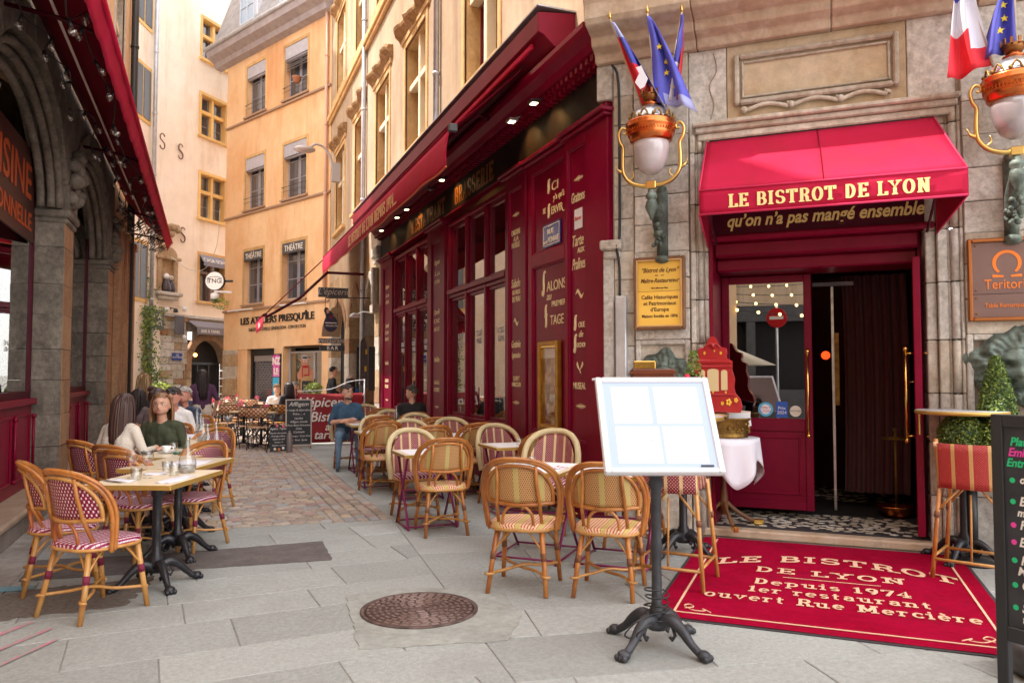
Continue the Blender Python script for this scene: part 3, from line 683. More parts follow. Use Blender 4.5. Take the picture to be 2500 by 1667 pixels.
for a, b in pb: sp.poly([(a, 0, 3.1), (b, 0, 3.1), (b, 0, 4.6), (a, 0, 4.6)])
sp.out('wall', STONED, SH)
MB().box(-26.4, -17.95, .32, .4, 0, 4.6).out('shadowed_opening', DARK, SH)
frame_mb(-22.1, -20.45, 0, 2.4, .08, .18, .26).box(-21.32, -21.22, .18, .26, .08, 2.3).out('shop_door_frame', BLACK, SH)
MB().box(-22.02, -20.53, .215, .22, .08, 2.32).out('pane', GLASSS, SH)
MB().box(-18.6, -17.9, -.12, -.0, 4.35, 4.6).box(-18.55, -17.95, -.07, -.0, 4.2, 4.35).out('cornice', STONE, SH, bev=.03)
MB().tube([(-18.25, -.08, 3.2), (-18.25, -.08, 4.1)], .09, 10).box(-18.45, -18.05, -.16, .0, 3.0, 3.2).out('colonnette', STONE, SH)
# ================================================================ ARCADE ON THE LEFT
AB = thing('arcade_building', 'dark weathered stone arcade building with red window panels on the left', 'building', **FL)
PIERS = [(6.1, 6.75), (10.41, 11.03), (14.7, 15.34)]
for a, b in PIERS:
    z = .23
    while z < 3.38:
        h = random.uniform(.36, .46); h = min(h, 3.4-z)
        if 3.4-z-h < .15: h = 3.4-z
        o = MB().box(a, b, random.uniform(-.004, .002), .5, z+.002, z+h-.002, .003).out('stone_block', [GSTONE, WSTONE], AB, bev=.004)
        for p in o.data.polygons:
            if abs(p.normal.y) > .5: p.material_index = 1  # street faces take the warmer stone: lit tone painted beside shaded grey reveals
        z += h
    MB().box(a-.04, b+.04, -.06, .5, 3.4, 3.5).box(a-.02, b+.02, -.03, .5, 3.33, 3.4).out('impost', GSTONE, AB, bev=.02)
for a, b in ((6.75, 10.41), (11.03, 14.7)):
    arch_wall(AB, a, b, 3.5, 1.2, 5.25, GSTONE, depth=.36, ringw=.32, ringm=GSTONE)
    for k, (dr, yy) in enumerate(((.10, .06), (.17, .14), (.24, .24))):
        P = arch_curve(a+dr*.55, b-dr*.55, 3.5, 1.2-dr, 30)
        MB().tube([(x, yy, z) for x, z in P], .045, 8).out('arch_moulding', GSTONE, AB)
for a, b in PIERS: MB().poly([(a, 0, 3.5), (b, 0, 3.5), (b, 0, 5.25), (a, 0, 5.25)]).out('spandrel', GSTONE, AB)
# carved cherub-like lumps at springing
for a, b in PIERS:
    cm = MB(); c0 = (a+b)/2
    for k in range(16): cm.sphere((c0+random.uniform(-.22, .22), -.06+random.uniform(-.04, .03), 3.85+random.uniform(-.3, .4)), random.uniform(.05, .11), 8, 6)
    cm.out('carved_corbel', GSTONE, AB)
upw = [(2.0+3.2*k, 3.4+3.2*k, 6.6, 9.0) for k in range(5)]+[(2.0+3.2*k, 3.4+3.2*k, 10.6, 13.0) for k in range(5)]
wl = MB(); holed(wl, .6, 18.9, 5.25, 15.0, upw, .3); wl.poly([(18.9, 0, 0), (18.9, 9, 0), (18.9, 9, 15), (18.9, 0, 15)]); wl.poly([(.6, 0, 5.2), (.6, 9, 5.2), (.6, 9, 15), (.6, 0, 15)]); wl.poly([(.6, 0, 15), (18.9, 0, 15), (18.9, 9, 15), (.6, 9, 15)]); wl.poly([(.6, 9, 0), (18.9, 9, 0), (18.9, 9, 15), (.6, 9, 15)])
wl.poly([(.6, 0, 0), (6.1, 0, 0), (6.1, 0, 5.25), (.6, 0, 5.25)]); wl.poly([(15.34, .02, .0), (17.3, .02, 0), (17.3, .02, 5.25), (15.34, .02, 5.25)]); wl.poly([(17.3, 0, 0), (18.9, 0, 0), (18.9, 0, 5.25), (17.3, 0, 5.25)])
wl.out('wall', mat('warm_stucco', (.66, .42, .23), .9, c2=(.76, .54, .34), scale=.6, stain=(.5, .28, .14), sscale=.6, bump=.3, bscale=30, coord='World'), AB)
for a, b, c, d in upw: cross_window(AB, a, b, c, d, depth=.3, jm=STONE)
# timber piers beyond arch two
for a, w in ((15.5, .3), (15.95, .18), (16.6, .3), (17.2, .26), (18.2, .3)):
    MB().box(a, a+w, -.10, .02, .25, 4.3).box(a-.03, a+w+.03, -.13, .02, .25, .6).box(a-.03, a+w+.03, -.14, .02, 4.2, 4.35).out('timber_pilaster', WSTONE, AB, bev=.02)
# recessed windows + panels
for a, b in ((6.75, 10.41), (11.03, 14.7)):
    f = MB(); yb = .36
    f.box(a, a+.07, yb-.05, yb+.05, 1.25, 4.7); f.box(b-.07, b, yb-.05, yb+.05, 1.25, 4.7); f.box(a+.07, b-.07, yb-.045, yb+.045, 1.25, 1.33); f.box(a+1.7, a+1.76, yb-.03, yb+.03, 1.33, 4.7)
    win = f.out('window', DRED, AB); MB().prism([(b-.05, yb-.03, 1.3), (a+.05, yb+1.0, 1.3), (a+.05, yb+1.006, 1.3), (b-.05, yb-.024, 1.3)], (0, 0, 3.45)).out('pane', GLASSW, win)
    p = MB(); p.box(a, b, yb-.06, yb+.02, .23, 1.18); p.box(a-.02, b+.0, yb-.12, yb+.03, 1.18, 1.25)
    pan = p.out('panelling', RED, AB, bev=.006)
    n = 4; w = (b-a)/n
    for k in range(n):
        x0 = a+k*w+.08; x1 = a+(k+1)*w-.08
        frame_mb(x0, x1, .36, 1.08, .03, yb-.078, yb-.058).out('panel', RED, pan, bev=.006)
        MB().tube([(x1+.08, yb-.09, .4), (x1+.08, yb-.09, 1.02)], .016, 8).sphere((x1+.08, yb-.09, .38), .028, 8, 6).sphere((x1+.08, yb-.09, 1.04), .028, 8, 6).out('moulding', RED, pan)
MB().box(1, 18.9, -.03, .42, .16, .23).out('ledge', mat('worn_sandstone', (.34, .24, .17), .85, c2=(.42, .32, .24), scale=3, bump=.3), AB, bev=.02)
MB().box(1, 18.9, .0, .42, -.02, .16).out('plinth', mat('rendered_plinth', (.19, .155, .14), .9, c2=(.26, .22, .2), scale=3, stain=(.12, .1, .09), sscale=4, bump=.4), AB)
# lettering on the near window of the arcade
tfit(AB, 'CUISINE', 7.7, 10.1, 3.52, .40, .30, mat('orange_lettering', (.46, .07, .012), .5), bold=.006)
tfit(AB, 'TRADITIONNELLE', 7.2, 10.15, 3.17, .20, .30, MATS['orange_lettering'], bold=.004)
MB().box(6.9, 10.3, .305, .33, 3.05, 4.1).out('sign_panel', mat('window_sign_panel', (.05, .015, .01), .5), AB)
# interior wall behind glass
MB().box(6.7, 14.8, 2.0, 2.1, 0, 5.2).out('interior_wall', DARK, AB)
# black pole in front of the corner
drainpipe('black_drainpipe', 0, 0, .1, 14.5, 'black iron downpipe covered in small stickers at the end of the arcade', loc=(-1.53, 17.3, 0), r=.07, m=BLACK)
# ================================================================ ORANGE BUILDING
OB = thing('orange_building', 'orange stuccoed theatre building with slate mansard roof and shop on the corner', 'building', **FO)
ow = []
for c, d in ((4.25, 6.3), (7.95, 9.95), (11.65, 13.6)):
    ow += [(-5.75, -4.35, c, d), (-3.0, -1.5, c, d)]
gh = [(-5.5, -3.45, 0, 2.5), (-2.85, -.45, 0, 2.55)]
wl = MB(); holed(wl, -7.3, -.02, 2.5, 14.0, ow+[(-2.85, -.45, 2.5, 2.55)], .3); wl.poly([(-7.3, 0, 2.5), (-7.3, 9, 2.5), (-7.3, 9, 14), (-7.3, 0, 14)]); wl.poly([(-7.3, 0, 2.5), (-5.5, 0, 2.5), (-5.5, .6, 2.5), (-7.3, .6, 2.5)])
wl.out('wall', STUCO, OB)
blocks(OB, -7.3, -6.2, 0, 2.5, .45, -.03, .55, ms=(STONE, STONED), wmax=1.2)
MB().box(-6.2, -5.5, .02, .5, 0, 2.5).out('pier', STUCO, OB, bev=.015); MB().box(-3.45, -2.85, -.03, .5, 0, 2.5).out('pier', STUCO, OB, bev=.015); MB().box(-.45, -.02, -.0, .5, 0, 2.55).out('pier', STUCO, OB, bev=.015)
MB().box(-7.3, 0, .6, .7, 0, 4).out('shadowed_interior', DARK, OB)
MB().box(-7.0, 0, 3, 9, .5, 18).out('rear_block', DARK, OB)
st = MB()
for z in (4.05, 7.78, 11.48): st.box(-7.34, -.02, -.07, 0, z-.06, z+.03)
st.out('string_course', mat('grey_string_course', (.36, .22, .14), .85), OB, bev=.015)
LAMBR = mat('zinc_lambrequin', (.42, .39, .44), .6, c2=(.5, .48, .52), scale=5)
for (a, b, c, d) in ow:
    w = frame_mb(a-.12, b+.12, c-.03, d+.12, .12, -.015, .02, sides='lrt').out('window', OCHRE, OB, bev=.005)
    cx = (a+b)/2
    for x0, x1 in ((a, cx), (cx, b)):
        f = frame_mb(x0+.02, x1-.01, c, d, .06, .2, .25); f.box(x0+.08, x1-.07, .21, .24, c+(d-c)*.36, c+(d-c)*.36+.03); f.box(x0+.08, x1-.07, .21, .24, c+(d-c)*.68, c+(d-c)*.68+.03); f.out('casement', GWOOD, w)
        MB().box(x0+.07, x1-.06, .222, .228, c+.06, d-.06).out('pane', PANE, w)
    if c > 7:
        lb = MB(); lb.box(a, b, .01, .03, d-.38, d)
        n = 9
        for k in range(n): lb.box(a+(b-a)*k/n+.01, a+(b-a)*(k+1)/n-.01, .008, .032, d-.46, d-.38)
        lb.out('lambrequin', LAMBR, w); MB().tube([(a, .08, d-.5), (b, .08, d-.5)], .05, 8).out('rolled_blind', GWOOD, w)
        r = MB()
        r.tube([(a-.05, -.05, c+.42), (b+.05, -.05, c+.42)], .012, 6).tube([(a-.05, -.05, c+.25), (b+.05, -.05, c+.25)], .008, 6)
        for k in range(2): r.tube([((a, b)[k], .0, c+.42), ((a, b)[k], -.05, c+.42)], .012, 6)
        r.out('window_rail', BLACK, w)
    else:
        MB().box(a-.0, b+.0, -.02, .03, d-.38, d).out('sign_board', DGREY, w)
        text('THÉÂTRE', .30, (a+b)/2, d-.30, -.022, WHITEL, w, sx=.95)
    MB().box(a-.12, b+.12, -.09, .02, c-.1, c-.03).out('sill', MATS['grey_string_course'], w)
sh = MB()
for k in range(7): sh.cbox((-2.25, .06, 12.75+k*.085), (1.4, .09, .012), rx=.5)
sh.out('shutter_slats', GWOOD, OB)
MB().lathe([(.1, 0), (.17, .2), (.18, .22), (.14, .22)], (-2.0, -.12, 12.0), 12).out('flower_pot', mat('terracotta', (.4, .17, .09), .8), OB)
# eaves, mansard, dormers
e = MB(); e.prism([(-7.9, 0, 14.0), (-7.9, -.25, 14.08), (-7.9, -.32, 14.25), (-7.9, -.6, 14.4), (-7.9, -.66, 14.7), (-7.9, 0, 14.7)], (7.9, 0, 0)); e.out('eaves_cornice', mat('grey_eaves', (.30, .25, .26), .7, c2=(.38, .33, .33), scale=4), OB)
MB().tube([(-7.95, -.68, 14.72), (0, -.68, 14.72)], .08, 10).out('gutter', ZINC, OB)
def roofp(t):  # flared mansard profile
    return (-.62+1.35*t**.75, 14.74+3.6*t**1.25)
rw = 22; par_roof = MB().prism([(-7.8, -.5, 14.7), (-7.8, .75, 18.3), (-7.8, 3, 18.6), (-7.8, 3, 14.7)], (7.8, 0, 0)).out('roof', SLATE, OB)
sls = [MB().box(-.10, .10, -.012, .006, 0, .24).mesh('slate_tile', [mat('slate_%d' % k, c, .5, c2=tuple(v*1.3 for v in c), scale=8)]) for k, c in enumerate(((.17, .165, .175), (.24, .235, .245), (.13, .125, .135), (.30, .29, .29)))]
ns = 0; sl_rest = MB()
for r in range(rw):
    t0, t1 = r/rw, (r+1.25)/rw; y0, z0 = roofp(t0); y1, z1 = roofp(min(t1, 1.05)); an = atan2(y1-y0, z1-z0)
    for k in range(38):
        x = -7.7+k*.205+(r % 2)*.1
        if any(dx-.75 < x < dx+.75 and 15.0 < z0 < 17.3 for dx in (-5.2, -2.3)): continue
        if z0 < 16.6 and ns < 300:
            o = bpy.data.objects.new('slate_tile', random.choice(sls)); COL.objects.link(o); o.parent = par_roof; o.location = (x, y0-.02-random.uniform(0, .008), z0); o.rotation_euler = (-an, 0, random.uniform(-.02, .02)); ns += 1
        else:
            sl_rest.T = Matrix.Translation((x, y0-.02, z0)) @ Matrix.Rotation(-an, 4, 'X'); sl_rest.box(-.1, .1, -.012, .006, 0, .24)
tag(sl_rest.out('slates', SLATE, par_roof), kind='stuff')
MB().prism([(-7.3, 3, 14), (-7.3, .0, 14), (-7.3, .6, 18.3), (-7.3, 3, 18.6)], (7.3, 0, 0)).out('attic_core', DARK, OB)
for dx in (-5.2, -2.3):
    dm = MB(); dm.box(dx-.68, dx+.68, -.30, 1.0, 15.05, 17.2); dm.box(dx-.8, dx+.8, -.42, 1.0, 17.2, 17.34)
    dd = dm.out('dormer', mat('zinc_sheet', (.52, .51, .55), .5, .2, c2=(.6, .6, .64), scale=4), OB, bev=.02)
    frame_mb(dx-.55, dx+.55, 15.15, 17.1, .07, -.36, -.30).box(dx-.03, dx+.03, -.36, -.3, 15.2, 17.05).box(dx-.5, dx-.03, -.35, -.31, 15.8, 15.84).box(dx+.03, dx+.5, -.35, -.31, 15.8, 15.84).box(dx-.5, dx-.03, -.35, -.31, 16.4, 16.44).box(dx+.03, dx+.5, -.35, -.31, 16.4, 16.44).out('window_frame', mat('pale_blue_grey', (.5, .55, .62), .6), dd)
    MB().box(dx-.5, dx+.5, -.32, -.31, 15.2, 17.05).out('pane', mat('sky_pane', (.35, .45, .6), .1, spec=.8), dd)
drainpipe('drainpipe', 0, 0, 4.3, 14.5, 'pinkish painted drainpipe at the right edge of the orange building', loc=tuple(OB.matrix_basis @ Vector((-.2, -.09, 0))), rz=FO['rz'], m=mat('pink_painted_zinc', (.62, .38, .27), .6))
# shop sign lettering and lower floor
BL = BLACK
ol = thing('theatre_sign', 'raised black letters naming the theatre workshops above the orange shop', 'sign', **FO)
MB().box(-5.95, -.82, -.012, .0, 3.42, 3.425).out('fixing_rail', STUCO, ol)
tfit(ol, 'LES ATELIERS PRESQU’ÎLE', -5.90, -.88, 3.46, .27, -.03, BL, bold=.006, ext=.012)
text('THÉÂTRE NOUVELLE GÉNÉRATION - CDN DE LYON', .175, -3.35, 3.18, -.03, BL, ol, sx=.95, ext=.006)
for a, b in ((-6.4, -4.6), (-2.6, -1.0)): MB().box(a, b, -.35, -.27, 3.98, 4.02).box(a+.3, a+.32, -.28, 0, 3.99, 4.01).box(b-.32, b-.3, -.28, 0, 3.99, 4.01).out('sign_lamp', mat('white_metal', (.8, .8, .82), .4), ol)
# grille shutter
gs = thing('security_grille', 'lowered steel lattice shutter on the closed orange shop', 'shutter', **FO)
gr = MB()
for k in range(-12, 24):
    x = -5.3+k*.105
    for s in (1, -1):
        p = []
        for z in (0.45, 2.03):
            p.append((x+(z-.45)*s*.55+(0 if s > 0 else .87), .26+s*.004, z))
        a, b = p
        lo_, hi_ = -5.3, -3.5
        # clip
        def cl(a, b):
            pts = []
            for t in [i/24 for i in range(25)]:
                q = tuple(a[i]+(b[i]-a[i])*t for i in range(3))
                if lo_ <= q[0] <= hi_: pts.append(q)
            return (pts[0], pts[-1]) if len(pts) > 1 else None
        c = cl(a, b)
        if c: gr.tube(c, .009, 5)
tag(gr.out('lattice', mat('grille_steel', (.42, .40, .42), .45, .6), gs), kind='stuff')
MB().box(-5.32, -3.48, .24, .3, 2.03, 2.25).out('shutter_rail', MATS['grille_steel'], gs); MB().box(-5.32, -3.48, .24, .3, .0, .45).out('shutter_rail', MATS['grille_steel'], gs)
MB().box(-5.5, -3.45, .2, .34, 2.25, 2.5).box(-5.5, -5.36, .2, .34, 0, 2.25).box(-5.02, -3.5, .5, .55, .5, 1.0).out('shop_surround', BLACK, gs)
MB().box(-4.75, -3.55, .45, .49, .55, .98).out('red_display', mat('red_display', (.45, .01, .02), .6), gs)
# poster
ps = thing('theatre_poster', 'tall pink and blue theatre poster in a black frame beside the grille', 'poster', **FO)
MB().box(-3.44, -2.92, -.09, -.03, .6, 2.28).out('frame', BLACK, ps); MB().box(-3.40, -2.96, -.095, -.088, 1.45, 2.24).out('print', mat('poster_magenta', (.62, .03, .35), .5, c2=(.75, .25, .55), scale=5, lo=.48, hi=.52), ps)
MB().box(-3.40, -2.96, -.095, -.088, .64, 1.42).out('print', mat('poster_cyan', (.05, .45, .70), .5, c2=(.80, .12, .30), scale=4, lo=.58, hi=.60), ps)
text('NZ', .36, -3.18, 1.9, -.097, WHITEL, ps, bold=.02); text('LE', .30, -3.18, 1.55, -.097, WHITEL, ps, bold=.02)
# right-hand shop window with frame
MB().box(-2.85, -.45, .25, .3, 0, .45).box(-2.85, -2.75, .22, .3, .45, 2.55).box(-1.25, -1.17, .22, .3, .45, 2.3).box(-.55, -.45, .22, .3, .45, 2.55).box(-2.75, -.55, .22, .3, 2.3, 2.36).out('shop_frame', mat('grey_frame', (.35, .33, .33), .6), OB)
MB().box(-2.75, -.55, .26, .264, .45, 2.3).out('pane', GLASSS, OB)
# ================================================================ TOWER BUILDING
TW = thing('tower_house', 'tall pale cream stone house with yellow cross windows and arched bar door', 'building', (.061, 35.18, 0), atan2(.740, .673))
tw = [(-.78, .72, 15.05, 16.75), (-.78, .72, 11.72, 13.45), (-.75, .75, 8.2, 10.05)]
lowt = (-.72, .78, 4.65, 6.6)
wl = MB(); holed(wl, -2.8, 6, 3.9, 26, tw+[lowt], .3); wl.out('wall', STUCT, TW)
wl2 = MB(); wl2.poly([(-2.8, 0, 3.9), (-2.8, 0, 26), (-9.3, 2.5, 26), (-9.3, 2.5, 3.9)], True)
for a, b, c, d in tw: cross_window(TW, a, b, c, d, jm=YSTONE, mm=YSTONE, depth=.3, jw=.14, mw=.15, framem=GWOOD, trans=.60, muntin=True)
lw = cross_window(TW, *lowt, jm=OCHRE, mm=mat('brown_joinery', (.16, .09, .07), .6), depth=.3, framem=MATS['brown_joinery'])
# left face
TL = Matrix.Translation((-2.8, 0, 0)) @ Matrix.Rotation(radians(180+22), 4, 'Z')
wl2 = MB(); H0 = TL
lf = MB(TL); lf.poly([(0, 0, 0), (8, 0, 0), (8, 0, 26), (0, 0, 26)], True)
lf.out('side_wall', STUCT, TW)
for (z0, z1) in ((14.8, 16.6), (11.2, 13.1), (4.4, 6.4)):
    w = MB(TL); w.box(1.2, 2.6, -.02, .03, z0-.15, z1+.15); ww = w.out('side_window', YSTONE, TW)
    MB(TL).box(1.3, 1.85, -.04, .05, z0, z1).box(1.95, 2.5, -.04, .05, z0, z1).out('pane', mat('dull_pane', (.07, .07, .08), .5), ww)
# ground storey of coursed stone with arch
random.seed(5)
z = 0
while z < 3.88:
    h = random.uniform(.24, .34); h = min(h, 3.9-z); x = -2.8
    while x < 3.5:
        w = random.uniform(.35, .8); a, b = x, min(x+w, 3.5); x += w
        if z+h > 1.9 and a > -1.6 and b < 1.5 and z > 3.2: continue
        if z < 3.4 and b > -1.35 and a < 1.1:
            if a < -1.35: b = -1.35
            elif b > 1.1 and a < 1.1: a = 1.1
            else: continue
            if b-a < .12: continue
        MB().box(a+.006, b-.006, -.03+random.uniform(-.015, .015), .1, z+.006, z+h-.006, .004).out('stone_block', random.choice((STONE, WSTONE, STONED, STONE2)), TW, bev=.012)
    z += h
lf2 = MB(TL)
MB().box(-2.8, 3.5, .02, .1, 3.3, 3.9).out('backing_wall', JOINT, TW)
MB().box(-2.8, -1.3, .02, .1, 0, 3.9).out('backing_wall', JOINT, TW)
arch_wall(TW, -1.1, .9, 2.0, 1.0, 3.4, JOINT, y=.0, depth=.4, ringw=.3, ringm=WSTONE)
for k in range(6):
    for s in (-1.1, .9):
        a, b = (s-.28, s) if s < 0 else (s, s+.28)
        MB().box(a, b, -.03, .3, k*.34+.005, k*.34+.33).out('stone_block', random.choice((WSTONE, STONED)), TW, bev=.01)
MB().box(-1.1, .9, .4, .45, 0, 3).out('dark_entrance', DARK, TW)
d = MB(); d.box(-1.1, .9, .3, .36, 1.95, 2.05)
for x in (-1.1, -.45, .22, .84): d.box(x, x+.06, .3, .36, 0, 2.0)
d.out('door_frame', BLACK, TW)
for x, z in ((-.75, 2.42), (-.52, 2.36)):
    MB().sphere((x, .34, z), .075, 8, 6).out('entrance_lamp', mat('amber_lamp', (1, .5, .1), .5, emis=(1, .42, .08), estr=6), TW)
MB().box(-3.2, 2.5, -.12, 0, 3.9, 3.98).out('string_course', STONE2, TW, bev=.01)
# S-shaped wall anchors
for (x, z) in ((-1.94, 10.65), (-1.74, 7.25), (-3.2, 7.1)):
    T_ = MB() if x > -2.8 else MB(Matrix.Translation((0, .1, 0)))
    P = [(x+.12*cos(a), -.05, z+.17+.14*sin(a)) for a in [radians(t) for t in range(20, 271, 25)]]+[(x+.12*cos(a), -.05, z-.15+.15*sin(a)) for a in [radians(t) for t in range(80, -171, -25)]]
    tag(T_.tube(P, .028, 6, radii=[.015+.015*sin(pi*i/(len(P)-1)) for i in range(len(P))]).out('wall_anchor', mat('rusty_iron', (.18, .07, .04), .8), None, loc=None), {10.65: 'rusty S shaped iron wall anchor high on the cream tower, topmost', 7.25: 'rusty S shaped wall anchor right of the niche on the cream tower', 7.1: 'rusty S shaped wall anchor left of the niche above the ivy'}[z], 'wall anchor', 'iron wall anchors')
    a_ = bpy.data.objects[-1] if False else None
for o in list(bpy.data.objects):
    if o.name.startswith('wall_anchor'): o.location = TW.location; o.rotation_euler = TW.rotation_euler
a2 = [o for o in bpy.data.objects if o.name.startswith('wall_anchor')]
P = [(-3.15+.12*cos(a), -.30, 10.7+.17+.14*sin(a)) for a in [radians(t) for t in range(20, 271, 25)]]+[(-3.15+.12*cos(a), -.30, 10.7-.15+.15*sin(a)) for a in [radians(t) for t in range(80, -171, -25)]]
o = tag(MB().tube(P, .025, 6).out('wall_anchor', MATS['rusty_iron']), 'rusty S shaped wall anchor high up by the drainpipe of the cream tower', 'wall anchor', 'iron wall anchors'); o.location = TW.location; o.rotation_euler = TW.rotation_euler
# niche with statue
nc = thing('wall_niche', 'carved stone niche on the corner of the cream tower', 'niche', TW.location, TW.rotation_euler.z)
m_ = MB(); m_.box(-3.15, -2.95, -.22, .0, 4.8, 6.1); m_.box(-2.28, -2.06, -.16, .0, 4.8, 6.1); m_.box(-2.95, -2.28, -.06, .0, 4.8, 6.3); m_.box(-3.25, -2.0, -.28, 0, 6.1, 6.22); m_.out('surround', STONED, nc, bev=.02)
P = arch_curve(-3.1, -2.15, 6.22, .4, 12); MB().prism([(x, -.2, z) for x, z in P], (0, .2, 0)).out('shell_head', STONED, nc)
MB().box(-3.3, -1.98, -.38, 0, 4.66, 4.8).box(-3.15, -2.1, -.28, 0, 4.5, 4.66).out('shelf', STONE2, nc, bev=.03)
mm = MB()
for k in range(22): mm.sphere((-2.6+random.uniform(-.5, .5), -.12+random.uniform(-.08, .08), 6.75+random.uniform(-.15, .75)), random.uniform(.08, .17), 7, 5)
mm.out('carved_crest', STONED, nc)
stt = thing('niche_statue', 'small dark and white figure group standing in the tower niche', 'statue', TW.location, TW.rotation_euler.z)
f = MB(); f.lathe([(.16, 0), (.2, .15), (.13, .38), (.10, .5)], (-2.72, -.2, 4.8), 10).lathe([(.14, 0), (.17, .15), (.12, .35), (.08, .46)], (-2.45, -.2, 4.8), 10); f.out('robes', mat('dark_bronze', (.06, .045, .05), .5), stt)
MB().sphere((-2.74, -.22, 5.42), .12, 10, 8).out('head', mat('white_marble', (.75, .72, .74), .6), stt); MB().sphere((-2.5, -.22, 5.38), .10, 10, 8).out('head', STONE2, stt)
drainpipe('drainpipe', 0, 0, 1, 26, 'grey drainpipe on the left side of the cream tower', loc=tuple(TW.matrix_basis @ Vector((-3.75, -.52, 0))), r=.08)
# bar signs on tower
def sign(name, label, cat, frame, w, h, x, z, y, m, d=.03, txt=None, tm=WHITEL, ts=None, sx=1):
    o = thing(name, label, cat, frame.location, frame.rotation_euler.z)
    MB().box(x-w/2, x+w/2, y-d, y, z, z+h).out('board', m, o, bev=.004)
    if txt: text(txt, ts or h*.6, x, z+h*.28, y-d-.002, tm, o, sx=sx)
    return o
ca = thing('blind_banner', 'grey fabric blind reading CASA SOHO over the tower window', 'sign', TW.location, TW.rotation_euler.z)
MB().prism([(-.75, -.02, 6.62), (-.75, -.25, 6.25), (-.75, -.24, 6.25), (-.75, -.0, 6.62)], (1.6, 0, 0)).box(-.75, .85, -.28, -.25, 6.12, 6.3).out('fabric', mat('grey_canvas', (.22, .22, .27), .8), ca)
text('CASA SOHO', .27, .05, 6.28, -.25, WHITEL, ca, T=Matrix.Translation((.05, -.235, 6.3)) @ Matrix.Rotation(radians(60), 4, 'X'))
ba = thing('bar_awning', 'small grey awning reading BAR A TAPAS above the arched door', 'awning', TW.location, TW.rotation_euler.z)
MB().prism([(-1.35, 0, 3.78), (-1.35, -.5, 3.5), (-1.35, -.5, 3.46), (-1.35, 0, 3.74)], (3.2, 0, 0)).box(-1.35, 1.85, -.53, -.50, 3.2, 3.5).out('canopy', mat('slate_canvas', (.20, .18, .20), .8), ba)
text('BAR À TAPAS', .18, -.6, 3.27, -.532, WHITEL, ba)
sign('hanging_sign', 'small dark grey CASA SOHO sign beside the ivy on the tower', 'sign', TW, .95, .8, -3.5, 3.25, -.42, mat('dark_sign', (.09, .085, .10), .6), txt='CASA\nSOHO', ts=.26).children[1].location.z += .22
sign('hanging_sign', 'small dark blank shop sign left of the tapas awning', 'sign', TW, .5, .75, -2.0, 3.15, -.2, MATS['dark_sign'])
sn = sign('street_plaque', 'small blue street name plaque low on the tower wall', 'street sign', TW, .52, .3, -1.95, 2.1, -.06, mat('enamel_blue', (.02, .05, .25), .3), txt='RUE\nPETIT DAVID', ts=.09); sn.children[1].location.z += .1
# ================================================================ RED SHOP FRONT (frame F1, x = -world y)
RS = thing('bistro_shopfront', 'crimson painted wooden bistro front with tall windows and lettered panels', 'shopfront', **F1S)
def panelled(par, a, b, zs, y=-.1, name='pilaster', m=RED, edge=.07, deep=.035, er=None):
    er = er or edge
    p = MB(); p.box(a, b, y+deep, .12, .0, 4.15)
    o = p.out(name, m, par)
    f = MB(); f.box(a, a+edge, y, y+deep, .2, 4.15); f.box(b-er, b, y, y+deep, .2, 4.15); f.box(a-.02, b+.02, y-.04, y+deep, 0, .2)
    zz = [.2]+[v for z in zs for v in z]+[4.15]
    for i in range(0, len(zz), 2): f.box(a+edge, b-er, y, y+deep, zz[i], zz[i+1])
    f.out('stile', m, o, bev=.006)
    for z0, z1 in zs: frame_mb(a+edge, b-er, z0, z1, .018, y+.012, y+deep+.002).out('moulding', REDB, o, bev=.005)
    MB().box(a-.03, b+.03, y-.06, .12, 4.15, 4.19).box(a-.05, b+.05, y-.10, .12, 4.19, 4.24).out('capital', m, o, bev=.012)
    return o
pl_end = panelled(RS, -7.71, -6.74, [(.80, 4.03)], -.14, edge=.045, er=.50)
pl_wide = panelled(RS, -8.90, -7.74, [(.84, 2.85), (3.02, 4.03)], -.10, edge=.12, er=.085)
pl_nar = panelled(RS, -9.66, -8.94, [(.42, 3.98)], -.12, edge=.12)
pl_mid = panelled(RS, -13.72, -12.62, [(.42, 3.92)], -.10, edge=.26)
pl_far = panelled(RS, -17.88, -16.68, [(.42, 3.98)], -.10, edge=.28)
MB().box(-8.94, -8.90, -.02, .1, 0, 4.2).out('shadow_gap', DRED, RS)
